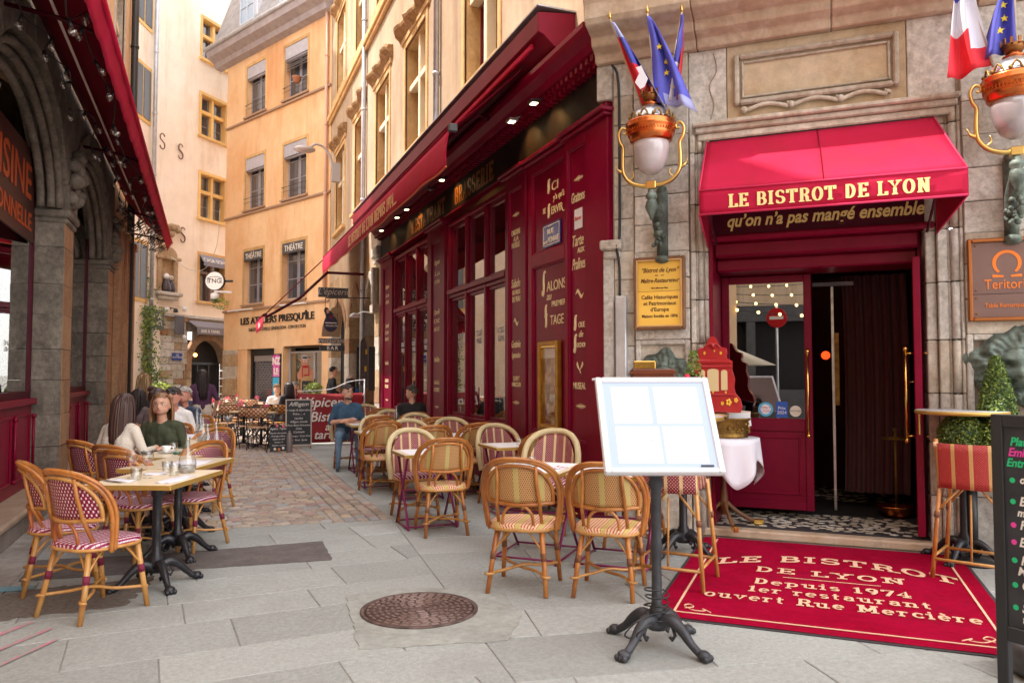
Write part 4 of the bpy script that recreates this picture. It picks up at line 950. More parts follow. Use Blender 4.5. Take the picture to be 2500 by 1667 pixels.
def shopwin(a, b):
    w = frame_mb(a, b, .78, 4.12, .07, -.06, .1).out('window', RED, RS, bev=.008)
    n = 3; pw = (b-a-.14)/n
    t = MB(); t.box(a+.07, b-.07, -.09, .1, 2.88, 2.96); t.box(a+.07, b-.07, -.04, .09, 2.82, 2.88); t.out('transom', RED, w, bev=.01)
    for k in range(1, n): MB().box(a+.07+k*pw-.035, a+.07+k*pw+.035, -.05, .1, .85, 2.88).box(a+.07+k*pw-.035, a+.07+k*pw+.035, -.05, .1, 2.96, 4.05).out('mullion', RED, w, bev=.008)
    for k in range(n):
        x0 = a+.07+k*pw+(.035 if k else 0); x1 = a+.07+(k+1)*pw-(.035 if k < n-1 else 0)
        for z0, z1 in ((.85, 2.82), (2.96, 4.05)):
            frame_mb(x0, x1, z0, z1, .05, .0, .06).out('sash', RED, w, bev=.006)
            MB().box(x0+.04, x1-.04, .028, .034, z0+.04, z1-.04).out('pane', GLASSS, w)
        # etched lettering on the glass
        for q, (s_, zz) in enumerate((('CAFÉ', 2.12), ('VINS', 2.0))): text(s_, .13, (x0+x1)/2, zz, .024, mat('etched', (.75, .75, .78), .6), w, sx=.9)
    MB().box(a-.05, b+.05, -.12, .1, .70, .78).out('sill', RED, w, bev=.01)
    MB().box(a, b, -.04, .1, .0, .70).out('stall_riser', RED, w)
    for k in range(n):
        x0 = a+.07+k*pw+.08; x1 = a+.07+(k+1)*pw-.08
        frame_mb(x0, x1, .15, .6, .03, -.055, -.04).out('riser_panel', RED, w, bev=.005)
    # lace half curtains
    for k in range(n):
        x0 = a+.07+k*pw+.05; x1 = a+.07+(k+1)*pw-.05
        MB().grid(lambda u, v: (x0+(x1-x0)*u, .16+.02*sin(u*30), .86+.82*v), 30, 2, pat=lambda u, v: (u*(x1-x0), v*.82, 0)).out('lace_curtain', LACE, w)
    return w
def lace():
    m, nt, b = nodes('lace'); b.inputs['Base Color'].default_value = (.75, .72, .72, 1); b.inputs['Roughness'].default_value = .9
    at = N(nt, 'ShaderNodeAttribute', _attribute_name='pat'); v = N(nt, 'ShaderNodeTexVoronoi', Scale=26); nt.links.new(at.outputs['Vector'], v.inputs['Vector'])
    r = N(nt, 'ShaderNodeMapRange'); r.inputs[1].default_value = .2; r.inputs[2].default_value = .55; r.inputs[3].default_value = .95; r.inputs[4].default_value = .35; nt.links.new(v.outputs[0], r.inputs[0]); nt.links.new(r.outputs[0], b.inputs['Alpha'])
    return m
LACE = lace()
shopwin(-12.58, -9.70); shopwin(-16.64, -13.74)
fs = MB().box(-17.88, -6.86, -.10, .1, 4.24, 4.74).out('fascia', MARBB, RS)
MB().box(-6.86, -6.74, -.16, .1, 4.24, 4.74).out('end_block', RED, RS, bev=.01)
MB().box(-17.9, -6.74, -.13, .1, 4.22, 4.245).out('fascia_bead', RED, RS)
cor = MB(); prof = [(0, 4.74), (-.16, 4.74), (-.16, 4.80), (-.26, 4.84), (-.30, 4.90), (-.40, 4.95), (-.43, 5.0), (-.43, 5.06), (0, 5.10)]
cor.prism([(-18.0, y, z) for y, z in prof], (11.3, 0, 0)); cor.out('cornice', RED, RS, bev=.005)
dm = MB().box(-.03, .03, -.25, -.158, 4.75, 4.81).mesh('dentil', [RED]); k = 0
x = -17.9
while x < -6.8: 
    o = bpy.data.objects.new('dentil', dm); COL.objects.link(o); o.parent = RS; o.location = (x, 0, 0); x += .12
    o = bpy.data.objects.new('dentil', dm); COL.objects.link(o); o.parent = RS; o.location = (x-.06, .06, -.05); k += 1
slab('RESTAURANT', .28, -13.75, 4.33, -.102, DGOLD, RS, wide=1.05); slab('BRASSERIE', .28, -11.1, 4.33, -.102, DGOLD, RS, wide=1.02)
# lettering on the panels
def T2(par, s, size, x, z, y, sx=.8, shear=0, bold=.001, m=CREAM): return text(s, size, x, z, y, m, par, sx=sx, shear=shear, bold=bold)
def ornament(par, x, z, y, w):
    b = MB(); b.prism([(x-w/2, y, z), (x, y, z+.008), (x+w/2, y, z), (x, y, z-.008)], (0, .002, 0))
    for k in range(-3, 4):
        q = x+k*w*.12; h = .035*(1-abs(k)*.18); b.prism([(q, y-.001, z), (q+.015, y-.001, z+h), (q+.022, y-.001, z)], (0, .002, 0)).prism([(q, y-.001, z), (q+.022, y-.001, z), (q+.015, y-.001, z-h)], (0, .002, 0))
    b.out('ornament', CREAM, par)
def swash(par, x, z, y, w):
    P = [(x-w/2+w*t, z+.035*sin(t*2*pi)) for t in [i/12 for i in range(13)]]
    MB().prism([(a, y, b+.006+.02*sin(pi*i/12)) for i, (a, b) in enumerate(P)]+[(a, y, b-.006-.02*sin(pi*i/12)) for i, (a, b) in reversed(list(enumerate(P)))], (0, .002, 0)).out('swash', CREAM, par)
def sbig(par, x, z, y, h, m=CREAM, flip=1):
    """tall script initial drawn as a tapering stroke"""
    P = [(x+.26*h*a*flip, z+h*b) for a, b in ((.9, .92), (.7, 1.0), (.4, .9), (.25, .65), (.3, .4), (.2, .12), (-.1, -.02), (-.4, .06), (-.42, .2))]
    P = smoothpath([(a, y, b) for a, b in P], 4); MB().tube(P, .012, 6, radii=[.007+.011*sin(pi*i/(len(P)-1)) for i in range(len(P))], flat=1).out('initial', m, par)
yw, ye, yn = -.068, -.108, -.088
def L_(par, y, rows):
    for r in rows: tfit(par, r[0], r[1], r[2], r[3], r[4], y, CREAM, shear=r[5] if len(r) > 5 else 0)
sbig(pl_wide, -8.33, 3.72, yw, .155)
L_(pl_wide, yw, (('CI', -8.24, -8.06, 3.72, .115), ('y’a qu’à', -8.20, -7.89, 3.60, .075, .1), ('SE', -8.50, -8.42, 3.49, .068), ('ERVIR', -8.25, -7.93, 3.44, .095), ('ALONS', -8.39, -7.86, 2.525, .125), ('au', -8.39, -8.25, 2.42, .095, .3), ('PREMIER', -8.245, -7.86, 2.33, .069), ('TAGE', -8.29, -7.92, 2.115, .12)))
sbig(pl_wide, -8.33, 3.42, yw, .15); MB().tube(smoothpath([(-7.96, yw, 3.46), (-7.92, yw, 3.42), (-7.86, yw, 3.43)], 4), .007, 5).out('swash', CREAM, pl_wide)
sbig(pl_wide, -8.49, 2.49, yw, .29); sbig(pl_wide, -8.42, 2.22, yw, .14); sbig(pl_wide, -8.41, 2.10, yw, .15, flip=.9)
ornament(pl_end, -7.46, 3.68, ye, .25)
L_(pl_end, ye, (('Grattons', -7.62, -7.30, 3.43, .12, .2), ('Tarte', -7.60, -7.33, 2.94, .13, .3), ('AUX', -7.48, -7.31, 2.855, .06), ('Pralines', -7.61, -7.285, 2.68, .13, .35), ('OUE', -7.46, -7.31, 2.035, .064), ('de', -7.45, -7.35, 1.93, .075, .3), ('OCHON', -7.50, -7.28, 1.82, .052), ('MUSEAU', -7.59, -7.28, 1.365, .076)))
MB().box(-7.545, -7.36, ye-.004, ye+.004, 3.125, 3.345).out('paper_notice', PAPER, pl_end); tfit(pl_end, 'Bistrot', -7.53, -7.38, 3.22, .045, ye-.006, mat('faded_red_print', (.6, .15, .12), .7), shear=.2)
swash(pl_end, -7.435, 2.405, ye, .19); sbig(pl_end, -7.54, 2.02, ye, .15); sbig(pl_end, -7.55, 1.77, ye, .19)
for s_ in (-1, 1):
    MB().prism([(-7.435+s_*.02, ye, 1.60), (-7.435+s_*.06, ye, 1.60), (-7.435+s_*.085, ye, 1.64), (-7.435+s_*.06, ye, 1.665)], (0, .002, 0)).tube([(-7.435+s_*.05, ye, 1.61), (-7.435, ye, 1.57), (-7.41, ye, 1.535)], .006, 5).out('leaf_ornament', CREAM, pl_end)
ornament(pl_end, -7.42, 1.18, ye, .26); ornament(pl_nar, -9.345, 3.65, yn, .26); ornament(pl_nar, -9.34, 1.155, yn, .25); swash(pl_nar, -9.34, 2.22, yn, .16)
L_(pl_nar, yn, (('CARDONS', -9.50, -9.195, 3.38, .077), ('À LA', -9.42, -9.25, 3.30, .06), ('MOËLLE', -9.49, -9.21, 3.21, .077), ('Salade', -9.50, -9.19, 2.68, .12, .2), ('DE PIEDS', -9.46, -9.19, 2.585, .058), ('DE VEAU', -9.46, -9.19, 2.485, .077), ('Gratinée', -9.49, -9.18, 1.88, .10, .2), ('Lyonnaise', -9.48, -9.18, 1.745, .08, .2), ('SAINT', -9.43, -9.21, 1.44, .065), ('MARCELLIN', -9.48, -9.17, 1.365, .06)))
for par, xc in ((pl_mid, -13.17), (pl_far, -17.28)):
    for s_, z in (('Rognons', 3.5), ('À LA', 3.3), ('CRÈME', 3.15), ('Quenelle', 2.6), ('DE', 2.45), ('BROCHET', 2.3), ('Andouillette', 1.75), ('GRAS', 1.35), ('DOUBLE', 1.22)):
        tfit(par, s_, xc-.17, xc+.17, z, .10 if s_[1].islower() else .075, -.068, CREAM, shear=.2 if s_[1].islower() else 0)
    ornament(par, xc, .95, -.068, .3)
# blue enamel street plaque
bp = thing('street_plaque', 'blue enamel plaque reading RUE DE LA MONNAIE on the crimson wall panel', 'street sign', **F1S)
MB().box(-8.465, -7.965, -.088, -.070, 3.055, 3.335).out('plate', mat('enamel_navy', (.012, .025, .22), .22, coat=.4), bp, bev=.004)
frame_mb(-8.445, -7.985, 3.075, 3.315, .009, -.091, -.087).out('border', WHITEL, bp)
tfit(bp, 'RUE', -8.32, -8.14, 3.205, .062, -.092, WHITEL, bold=.003); tfit(bp, 'DE LA', -8.43, -8.31, 3.10, .034, -.092, WHITEL, bold=.002); tfit(bp, 'MONNAIE', -8.295, -8.0, 3.10, .066, -.092, WHITEL, bold=.003); tfit(bp, '2e ARR', -8.29, -8.17, 3.296, .018, -.093, WHITEL)
# brass menu case
mc = thing('menu_case', 'tall brass framed menu case with pictures on the crimson panel', 'menu case', **F1S)
frame_mb(-8.52, -7.96, .86, 1.92, .055, -.14, -.07).out('frame', mat('golden_frame', (.62, .34, .06), .35, .7, c2=(.45, .22, .03), scale=9), mc, bev=.01)
frame_mb(-8.465, -8.015, .915, 1.865, .02, -.125, -.07).out('inner_frame', BRASS, mc)
MB().box(-8.47, -8.01, -.078, -.072, .9, 1.88).out('backing', mat('menu_backing', (.20, .04, .02), .7, c2=(.45, .32, .2), scale=7, detail=2), mc)
random.seed(4)
for k in range(14):
    x = random.uniform(-8.42, -8.1); z = random.uniform(.95, 1.7); w_, h_ = random.uniform(.05, .14), random.uniform(.06, .18)
    MB().box(x, min(x+w_, -8.03), -.0815-.0004*k, -.079, z, z+h_).out('picture', mat('pic%d' % (k % 5), ((.55, .45, .38), (.10, .03, .02), (.5, .2, .05), (.35, .33, .38), (.62, .56, .5))[k % 5], .6, c2=((.3, .1, .05), (.3, .2, .1), (.7, .5, .3), (.6, .6, .65), (.3, .25, .2))[k % 5], scale=20, detail=2), mc)
MB().box(-8.45, -8.03, -.086, -.08, 1.72, 1.83).out('paper_strip', PAPER, mc)
MB().box(-8.45, -8.03, -.098, -.094, .93, 1.85).out('pane', glass('case_glass', (.97, .97, .97), .03), mc)
# bistro interior behind the windows
it = thing('bistro_interior', 'dim bistro dining room with small warm lamps behind the shop windows', 'room', **F1S)
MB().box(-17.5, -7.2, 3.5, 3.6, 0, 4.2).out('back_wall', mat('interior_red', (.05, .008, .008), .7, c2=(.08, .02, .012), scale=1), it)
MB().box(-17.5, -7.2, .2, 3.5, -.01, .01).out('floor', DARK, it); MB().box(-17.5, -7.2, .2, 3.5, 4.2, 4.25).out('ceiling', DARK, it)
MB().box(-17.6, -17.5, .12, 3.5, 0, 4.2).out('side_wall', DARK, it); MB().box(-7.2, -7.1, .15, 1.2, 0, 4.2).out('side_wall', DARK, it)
for k in range(9):
    x = -17+k*1.15; z = random.choice((1.75, 2.3, 2.6))
    MB().sphere((x, 1.6+random.uniform(-.4, .8), z), .045, 8, 6).out('lamp_bulb', mat('warm_bulb', (1, .6, .2), .5, emis=(1, .55, .16), estr=9), it)
for k in range(3):
    x = -16+k*2.9; pm = MB(); 
    leaves(pm, 500, lambda: (Vector((x+random.gauss(0, .22), .55+random.gauss(0, .1), 1.9+random.gauss(0, .45))), None), .05)
    pm.tube([(x, .55, 0), (x, .55, 1.9)], .02, 6).out('potted_foliage', LEAFL if k % 2 else LEAF, it)
# ---- spotlights under the cornice
for i, (y, lit) in enumerate(((8.8, 1), (8.1, 1), (11.9, 1), (15.1, 1), (12.6, 0), (16.6, 1), (14.3, 1))):
    s_ = thing('spotlight', ['square white spotlight hung under the red cornice nearest the pavement corner', 'second small round spotlight shining on the black marble fascia near the corner', 'small spotlight over the BRASSERIE lettering', 'small spotlight over the RESTAURANT lettering', 'unlit spotlight between the two fascia words', 'far spotlight at the end of the red cornice', 'spotlight at the middle of RESTAURANT'][i], 'spotlight', **F1S)
    MB().tube([(-y, -.2, 4.80), (-y, -.34, 4.74)], .012, 6).box(-y-.07, -y+.07, -.42, -.30, 4.70, 4.735).out('housing', BLACK if i else ZINC, s_, bev=.006)
    MB().box(-y-.045, -y+.045, -.395, -.325, 4.694, 4.699).out('lens', mat('spot_lens', (1, .9, .7), .5, emis=(1, .78, .42), estr=4) if lit else OPAL, s_)
    if lit:
        l = bpy.data.lights.new('spot_bulb', 'SPOT'); l.energy = 9; l.color = (1, .56, .18); l.spot_size = radians(110); l.spot_blend = .8; l.shadow_soft_size = .04
        o = bpy.data.objects.new('spot_bulb', l); COL.objects.link(o); o.parent = s_; o.location = (-y, -.34, 4.685); o.rotation_euler = (radians(38), 0, 0)
# ---- hood (awning cassette)
hd = thing('awning_hood', 'long dark red projecting hood above the bistro windows', 'awning hood', **F1)
hp = [(0, 5.58), (-.46, 5.52), (-.46, 5.30), (-.40, 5.28), (-.26, 5.16), (0, 5.16)]
MB().prism([(-19.2, y, z) for y, z in hp], (11.65, 0, 0)).out('hood_box', mat('hood_red_metal', (.17, .002, .016), .5, c2=(.21, .003, .022), scale=2, spec=.2), hd, bev=.006)
MB().box(-19.2, -7.53, -.475, 0, 5.582, 5.60).out('lead_capping', ZINC, hd)
MB().box(-19.1, -7.8, -.44, -.40, 5.20, 5.27).out('lower_rail', CANV, hd, bev=.01)
# ---- long awning
aw = thing('shopfront_awning', 'long crimson awning lettered LE BISTROT DE LYON DEPUIS 1974 over the terrace', 'awning', **F1)
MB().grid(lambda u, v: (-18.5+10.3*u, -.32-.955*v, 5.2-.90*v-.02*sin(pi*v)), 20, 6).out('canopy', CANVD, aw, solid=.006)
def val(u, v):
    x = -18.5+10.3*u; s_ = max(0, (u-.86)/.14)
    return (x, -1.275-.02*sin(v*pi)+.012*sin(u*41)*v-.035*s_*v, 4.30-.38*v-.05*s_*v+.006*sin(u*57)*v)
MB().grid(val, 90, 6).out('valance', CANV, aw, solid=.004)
MB().tube([(val(i/60, 1)[0], val(i/60, 1)[1]-.004, val(i/60, 1)[2]) for i in range(61)], .011, 6).out('piping', mat('orange_piping', (.55, .12, .04), .7), aw)
MB().tube([(-18.5, -1.25, 4.32), (-8.2, -1.25, 4.32)], .035, 10).out('front_bar', CANVD, aw)
MB().cbox((-8.16, -1.25, 4.31), (.07, .10, .09)).out('bar_end', DGREY, aw, bev=.01)
slab('LE BISTROT DE LYON DEPUIS 1974...', .20, -12.75, 3.985, -1.303, mat('faded_gold', (.80, .46, .20), .7), aw, wide=.98, thick=.16, thin=.07)
for x in (-9.6, -17.2):
    MB().tube([(x, -.3, 4.98), (x+.9, -.75, 4.7), (x, -1.22, 4.32)], .028, 8).out('folding_arm', DRED, aw)
# ---- second awning
a2 = thing('shopfront_awning', 'second red awning sloping down low over the grocery terrace with torn valance', 'awning', **F1)
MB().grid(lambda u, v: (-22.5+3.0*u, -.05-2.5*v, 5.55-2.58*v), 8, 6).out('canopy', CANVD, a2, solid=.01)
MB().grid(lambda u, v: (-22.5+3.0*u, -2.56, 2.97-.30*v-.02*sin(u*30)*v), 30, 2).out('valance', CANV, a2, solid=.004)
MB().tube([(-22.5, -2.55, 2.98), (-19.5, -2.55, 2.98)], .03, 8).out('front_bar', CANVD, a2)
MB().box(-19.52, -19.48, -2.54, -2.47, 2.93, 3.02).tube([(-19.55, -1.0, 4.12), (-19.5, -1.7, 3.42), (-19.5, -2.5, 2.92)], .035, 8).tube([(-19.55, -.1, 4.1), (-19.55, -1.0, 4.10)], .035, 8).out('arm', DRED, a2)
text('L’épicerie', .2, -21, 2.76, -2.565, WHITEL, a2, shear=.2)
# ================================================================ STONE FRONT (frame F2)
SF = thing('bistro_stone_front', 'weathered pale limestone entrance front with cornice carved panel and blocks', 'building', **F2)
MB().box(.0, .80, -.012, .1, 0, 4.66).out('mortar_bed', JOINT, SF); MB().box(3.03, 5.2, -.03, .1, 0, 4.66).out('mortar_bed', JOINT, SF)
random.seed(21)
def course(par, x0, x1, z0, z1, h, y0, ms, wmax=1.2, j=.008): blocks(par, x0, x1, z0, z1, h, y0, .2, ms, wmax, j)
course(SF, .012, .215, .02, 4.66, .31, -.03, (STONE2, STONE, STONE2), j=.012)
for z0, z1, m in ((.02, .55, STONE), (.55, 1.15, STONE2), (1.86, 2.16, STONE2), (2.16, 2.46, STONE), (2.46, 2.72, STONE2), (2.72, 2.99, STONE2), (2.99, 3.28, STONE2), (3.28, 3.56, STONE2), (3.56, 3.86, STONE), (3.86, 4.25, STONE2), (4.25, 4.66, STONE)):
    MB().box(.228, .755, -.065+random.uniform(-.005, .005), .2, z0+.003, z1-.003, .003).out('stone_block', m, SF, bev=.006)
# lion recess
frame_mb(.228, .755, 1.15, 1.86, .05, -.065, .1).out('stone_block', STONE2, SF, bev=.01); MB().box(.27, .71, -.03, .1, 1.19, 1.82).out('stone_block', STONE, SF)
def moulded(x0, x1, z1, seed, right=False):
    random.seed(seed); z = .02
    while z < z1-.05:
        h = min(random.choice((.42, .46, .5)), z1-z); m = random.choice((STONE2, STONE2, STONE2, STONE))
        b = MB(); w = x1-x0
        b.box(x0+.004, x0+w*.3, -.05, .35, z+.003, z+h-.003); b.box(x0+w*.3, x0+w*.42, -.02, .35, z+.003, z+h-.003)
        b.box(x0+w*.42, x1-.004, .0, .7, z+.003, z+h-.003)
        o = b.out('jamb_stone', m, SF, bev=.008)
        c = MB(); c.tube([(x0+w*.56, -.01, z+.004), (x0+w*.56, -.01, z+h-.008)], w*.15, 12); c.tube([(x0+w*.86, -.0, z+.008), (x0+w*.86, -.0, z+h-.008)], w*.1, 10); c.out('roll', m, o)
        z += h
moulded(.765, .93, 3.84, 1)
random.seed(9); z = .02
while z < 3.84:
    h = min(random.choice((.42, .46, .5)), 3.84-z); m = random.choice((STONE2, STONE2, STONE2, STONE)); w = .17; x0 = 2.86
    b = MB(); b.box(2.78, 2.86, .04, .7, z+.003, z+h-.003); b.box(2.865, 2.94, -.01, .3, z+.003, z+h-.003); b.box(2.94, 2.97, .01, .3, z+.003, z+h-.003); b.box(3.03, 3.055, -.05, .3, z+.003, z+h-.003)
    o = b.out('jamb_stone', m, SF, bev=.008); MB().tube([(3.0, -.01, z+.008), (3.0, -.01, z+h-.008)], .034, 12).out('roll', m, o); z += h
zz = [.02, .5, 1.12, 1.86, 2.16, 2.46, 2.72, 2.99, 3.28, 3.56, 3.86, 4.25, 4.66]
for z0, z1 in zip(zz[:-1], zz[1:]):
    for x0, x1 in ((3.06, 3.72), (3.72, 4.4), (4.4, 5.2)):
        if z0 == 1.12 and x0 == 3.06:
            frame_mb(3.03+.03, 3.72, 1.12, 1.86, .05, -.065, .1).out('stone_block', STONE2, SF, bev=.01); MB().box(3.1, 3.68, -.03, .1, 1.16, 1.82).out('stone_block', STONE, SF); continue
        MB().box(x0+.006, x1-.006, -.06+random.uniform(-.005, .005), .2, z0+.003, z1-.003, .003).out('stone_block', random.choice((STONE2, STONE2, STONE2, STONE)), SF, bev=.006)
# frieze between jambs
FRZ = mat('frieze_stone', (.50, .37, .23), .85, c2=(.58, .46, .33), scale=1.4, stain=(.38, .22, .10), sscale=1.4, bump=.35, bscale=18, grime=.2)
for x0, x1 in ((.76, 1.12), (1.12, 2.66), (2.66, 3.06)): MB().box(x0+.003, x1-.003, -.02, .2, 3.84, 4.66).out('frieze_stone', FRZ if x0 > 1 and x0 < 2 else STONE2, SF, bev=.006)
frame_mb(1.19, 2.60, 4.07, 4.56, .05, -.075, -.02).out('panel_moulding', STONE, SF, bev=.015); frame_mb(1.26, 2.53, 4.14, 4.49, .02, -.045, -.02).out('panel_moulding', STONE, SF, bev=.006)
sc_ = MB()
for k in range(3):
    x0, x1 = ((1.28, 1.68), (1.70, 2.10), (2.12, 2.50))[k]; P = [(x0+(x1-x0)*t, -.05, 4.005+.05*sin(pi*t)) for t in [i/10 for i in range(11)]]
    sc_ = MB().tube(P, .02, 8); sc_.out('scroll_carving', STONE, SF)
    MB().sphere(((x0, x1)[0], -.05, 4.02), .035, 8, 6).tube([(x1-.02, -.05, 4.045), (x1+.03, -.05, 4.02)], .018, 6).out('scroll_carving', STONE, SF)
for (y0, z0, z1, x0, x1) in ((-.10, 3.90, 3.945, .80, 3.06), (-.07, 3.84, 3.90, .82, 3.04), (-.045, 3.77, 3.84, .84, 3.02)): MB().box(x0, x1, y0, -.02, z0, z1).out('string_moulding', STONE, SF, bev=.012)
cp = [(0, 4.66), (-.10, 4.66), (-.12, 4.74), (-.24, 4.78), (-.26, 4.86), (-.46, 4.90), (-.50, 4.95), (-.52, 5.08), (-.56, 5.16), (-.6, 5.2), (-.6, 5.24), (0, 5.28)]
xs = [-.16, .85, 2.05, 3.2, 4.4, 5.6]
for a, b in zip(xs[:-1], xs[1:]): MB().prism([(a+.003, y, z) for y, z in cp], (b-a-.006, 0, 0)).out('cornice_stone', mat('cornice_stone', (.48, .34, .24), .85, c2=(.56, .43, .32), scale=1.6, stain=(.70, .62, .52), sscale=3.5, bump=.3, bscale=18, grime=.2), SF, bev=.01)
MB().box(-.2, 5.6, -.63, -.0, 5.29, 5.315).out('lead_flashing', ZINC, SF)
random.seed(8)
course(SF, -.1, 5.6, 5.32, 7.2, .42, -.05, (STONE, STONE2, STONED), wmax=.9)
MB().box(-.1, 9.5, -.04, .1, 7.2, 13).out('upper_wall', STONE, SF); MB().box(5.2, 9.5, -.03, .1, 0, 7.2).out('side_wall', STONE, SF); MB().box(-.05, 2.9, .72, .8, 5.2, 13).out('rear_block', DARK, SF)
md = MB(); md.lathe([(.36, 0), (.36, .07), (.31, .09), (.28, .05), (.2, .05), (.16, .08), (0, .09)], seg=28); o = md.out('medallion', STONE2, SF, loc=(.95, -.06, 5.72)); o.rotation_euler = (radians(90), 0, 0)
MB().box(1.35, 2.7, -.5, -.35, 5.34, 5.5).out('sign_back', PAPER, SF)
# corner quoin top joining to red front
MB().box(-.16, .0, -.04, .2, 4.30, 4.66).box(-.10, .01, -.05, .2, 0, 2.75).out('corner_quoin', STONE2, SF, bev=.01)
MB().box(-.12, .1, -.12, .1, 2.76, 2.86).box(-.09, .08, -.09, .1, 2.68, 2.76).out('corner_impost', STONE2, SF, bev=.015)
cbx = thing('cable', 'black electric cable running down the stone corner next to the red front', 'cable', **F2)
MB().tube(smoothpath([(.02, -.12, 4.62), (.07, -.05, 4.45), (.075, -.05, 3.5), (.07, -.05, 2.9), (.055, -.11, 2.8), (.07, -.06, 2.6), (.07, -.05, 2.28)], 4), .014, 6).out('wire', BLACK, cbx)
gp = thing('cable_cover', 'slim grey metal conduit at the foot of the stone corner', 'conduit', **F2)
MB().box(.03, .14, -.09, -.03, .05, 2.3).out('conduit', ZINC, gp, bev=.01)
for (xa, za) in (((1.05, 4.6), 0),): MB().tube(smoothpath([(1.0, -.024, 4.62), (1.03, -.024, 4.45), (.96, -.024, 4.3), (1.0, -.024, 4.12), (.97, -.024, 3.98)], 4), .004, 4).out('crack', JOINT, SF)
# ---- doorway
DW = thing('entrance_surround', 'deep crimson wooden entrance surround under the bistro awning', 'doorway', **F2)
MB().box(.93, .965, .02, .78, .1, 3.72).box(2.745, 2.78, .30, .78, .1, 3.72).out('jamb', RED, DW)
tb = MB(); tb.box(.93, 2.86, .05, .2, 2.86, 3.74); tb.out('head_board', DRED, DW)
MB().box(.93, 2.86, .01, .2, 2.80, 2.86).out('head_moulding', RED, DW, bev=.02)
MB().box(.965, 2.745, .12, .5, 2.66, 2.80).out('head_moulding', RED, DW, bev=.02); MB().box(.965, 2.745, .3, .8, 2.54, 2.66).out('head_moulding', RED, DW, bev=.015)
text('qu’on n’a pas mangé ensemble.', .165, 1.95, 2.935, .046, mat('pale_gold_script', (.85, .60, .22), .5), DW, shear=.28, bold=.004, sx=.83)
# left leaf
dl = thing('door_leaf', 'closed crimson door leaf with a large reflecting pane and stickers', 'door', **F2)
f = frame_mb(.968, 1.84, .17, 2.53, .075, .70, .76); f.box(1.043, 1.765, .70, .76, .95, 1.08); o = f.out('leaf_frame', RED, dl, bev=.006)
MB().box(1.043, 1.765, .715, .745, .245, .95).out('lower_panel', RED, dl); frame_mb(1.09, 1.72, .32, .90, .02, .702, .716).out('panel_moulding', RED, dl, bev=.005)
MB().box(1.043, 1.765, .722, .732, 1.08, 2.455).out('pane', glass('door_glass', (.35, .36, .37), .42), dl)
hb = MB(); hb.tube([(1.795, .60, .93), (1.795, .60, 1.74)], .013, 10).sphere((1.795, .60, .92), .024, 10, 8).sphere((1.795, .60, 1.75), .024, 10, 8).tube([(1.795, .60, .96), (1.795, .70, .96)], .009, 6).tube([(1.795, .60, 1.71), (1.795, .70, 1.71)], .009, 6); hb.out('handle', BRASS, dl)
STB = mat('sticker_blue', (.10, .45, .70), .4)
MB().prism([(1.39+.072*cos(a), .715, 1.17+.072*sin(a)) for a in [2*pi*k/24 for k in range(24)]], (0, .003, 0)).out('sticker', STB, dl)
MB().prism([(1.39+.05*cos(a), .712, 1.17+.05*sin(a)) for a in [2*pi*k/24 for k in range(24)]], (0, .002, 0)).out('sticker', PAPER, dl); text('ONLY\nLYON', .035, 1.39, 1.175, .7095, mat('print_red', (.6, .02, .05), .5), dl, ext=.0005)
MB().box(1.49, 1.60, .713, .716, 1.09, 1.25).out('sticker', mat('sticker_navy', (.02, .09, .42), .4), dl); text('Prix\n2024', .045, 1.545, 1.17, .711, WHITEL, dl, ext=.0005)
MB().prism([(1.675+.055*cos(a), .715, 1.155+.055*sin(a)) for a in [2*pi*k/24 for k in range(24)]], (0, .002, 0)).out('sticker', mat('sticker_cream', (.72, .66, .58), .5), dl); text('ROUTARD', .022, 1.675, 1.15, .7125, BLACK, dl, ext=.0005)
# right leaf, folded outward
dr = thing('door_leaf', 'opened crimson door leaf seen edge on at the right of the entrance', 'door', **F2)
T_ = Matrix.Translation((2.79, .70, 0)) @ Matrix.Rotation(radians(-97.5), 4, 'Z')
lf = MB(T_); lf.box(0, .68, -.03, .03, .12, 2.56); lf.out('leaf', RED, dr, bev=.006)
for s_ in (-1, 1):
    h = MB(T_); h.tube([(.60, s_*.10, .95), (.60, s_*.10, 1.74)], .013, 10).sphere((.60, s_*.10, .94), .024, 10, 8).sphere((.60, s_*.10, 1.75), .024, 10, 8).tube([(.60, s_*.03, .98), (.60, s_*.1, .98)], .009, 6).tube([(.60, s_*.03, 1.71), (.60, s_*.1, 1.71)], .009, 6); h.out('handle', BRASS, dr)
MB(T_).box(.67, .684, -.006, .006, 1.0, 1.22).out('lock_plate', BRASS, dr)
MB(T_).lathe([(.03, 0), (.036, .006), (.03, .012)], (.45, -.05, 1.45), 16).out('ring_pull', BRASS, dr)
# threshold
th = tag(MB().box(.80, 2.95, -.03, .13, 0, .078).out('threshold_step', mat('worn_sandstone_step', (.44, .30, .20), .8, c2=(.52, .40, .30), scale=4, stain=(.25, .17, .12), sscale=5, bump=.3), None, bev=.015), kind='structure'); th.location = F2['loc']; th.rotation_euler.z = F2['rz']
mf = tag(MB().box(.80, 2.9, .13, 3.6, 0, .088).out('mosaic_floor', mat('black_mosaic', (.025, .02, .028), .6, c2=(.06, .055, .06), scale=30), None), kind='structure'); mf.location = F2['loc']; mf.rotation_euler.z = F2['rz']
MOSW = [mat('mosaic_white_%d' % k, c, .5, c2=tuple(v*.8 for v in c), scale=12) for k, c in enumerate(((.74, .66, .53), (.62, .54, .42), (.80, .74, .64)))]
random.seed(33); pts = []
for i in range(4000):
    p = (random.uniform(.97, 2.72), random.uniform(.19, 1.0) if i % 4 else random.uniform(1.9, 3.2))
    if all((p[0]-q[0])**2+((p[1]-q[1])*1.0)**2 > .060**2 for q in pts): pts.append(p)
    if len(pts) > 290: break
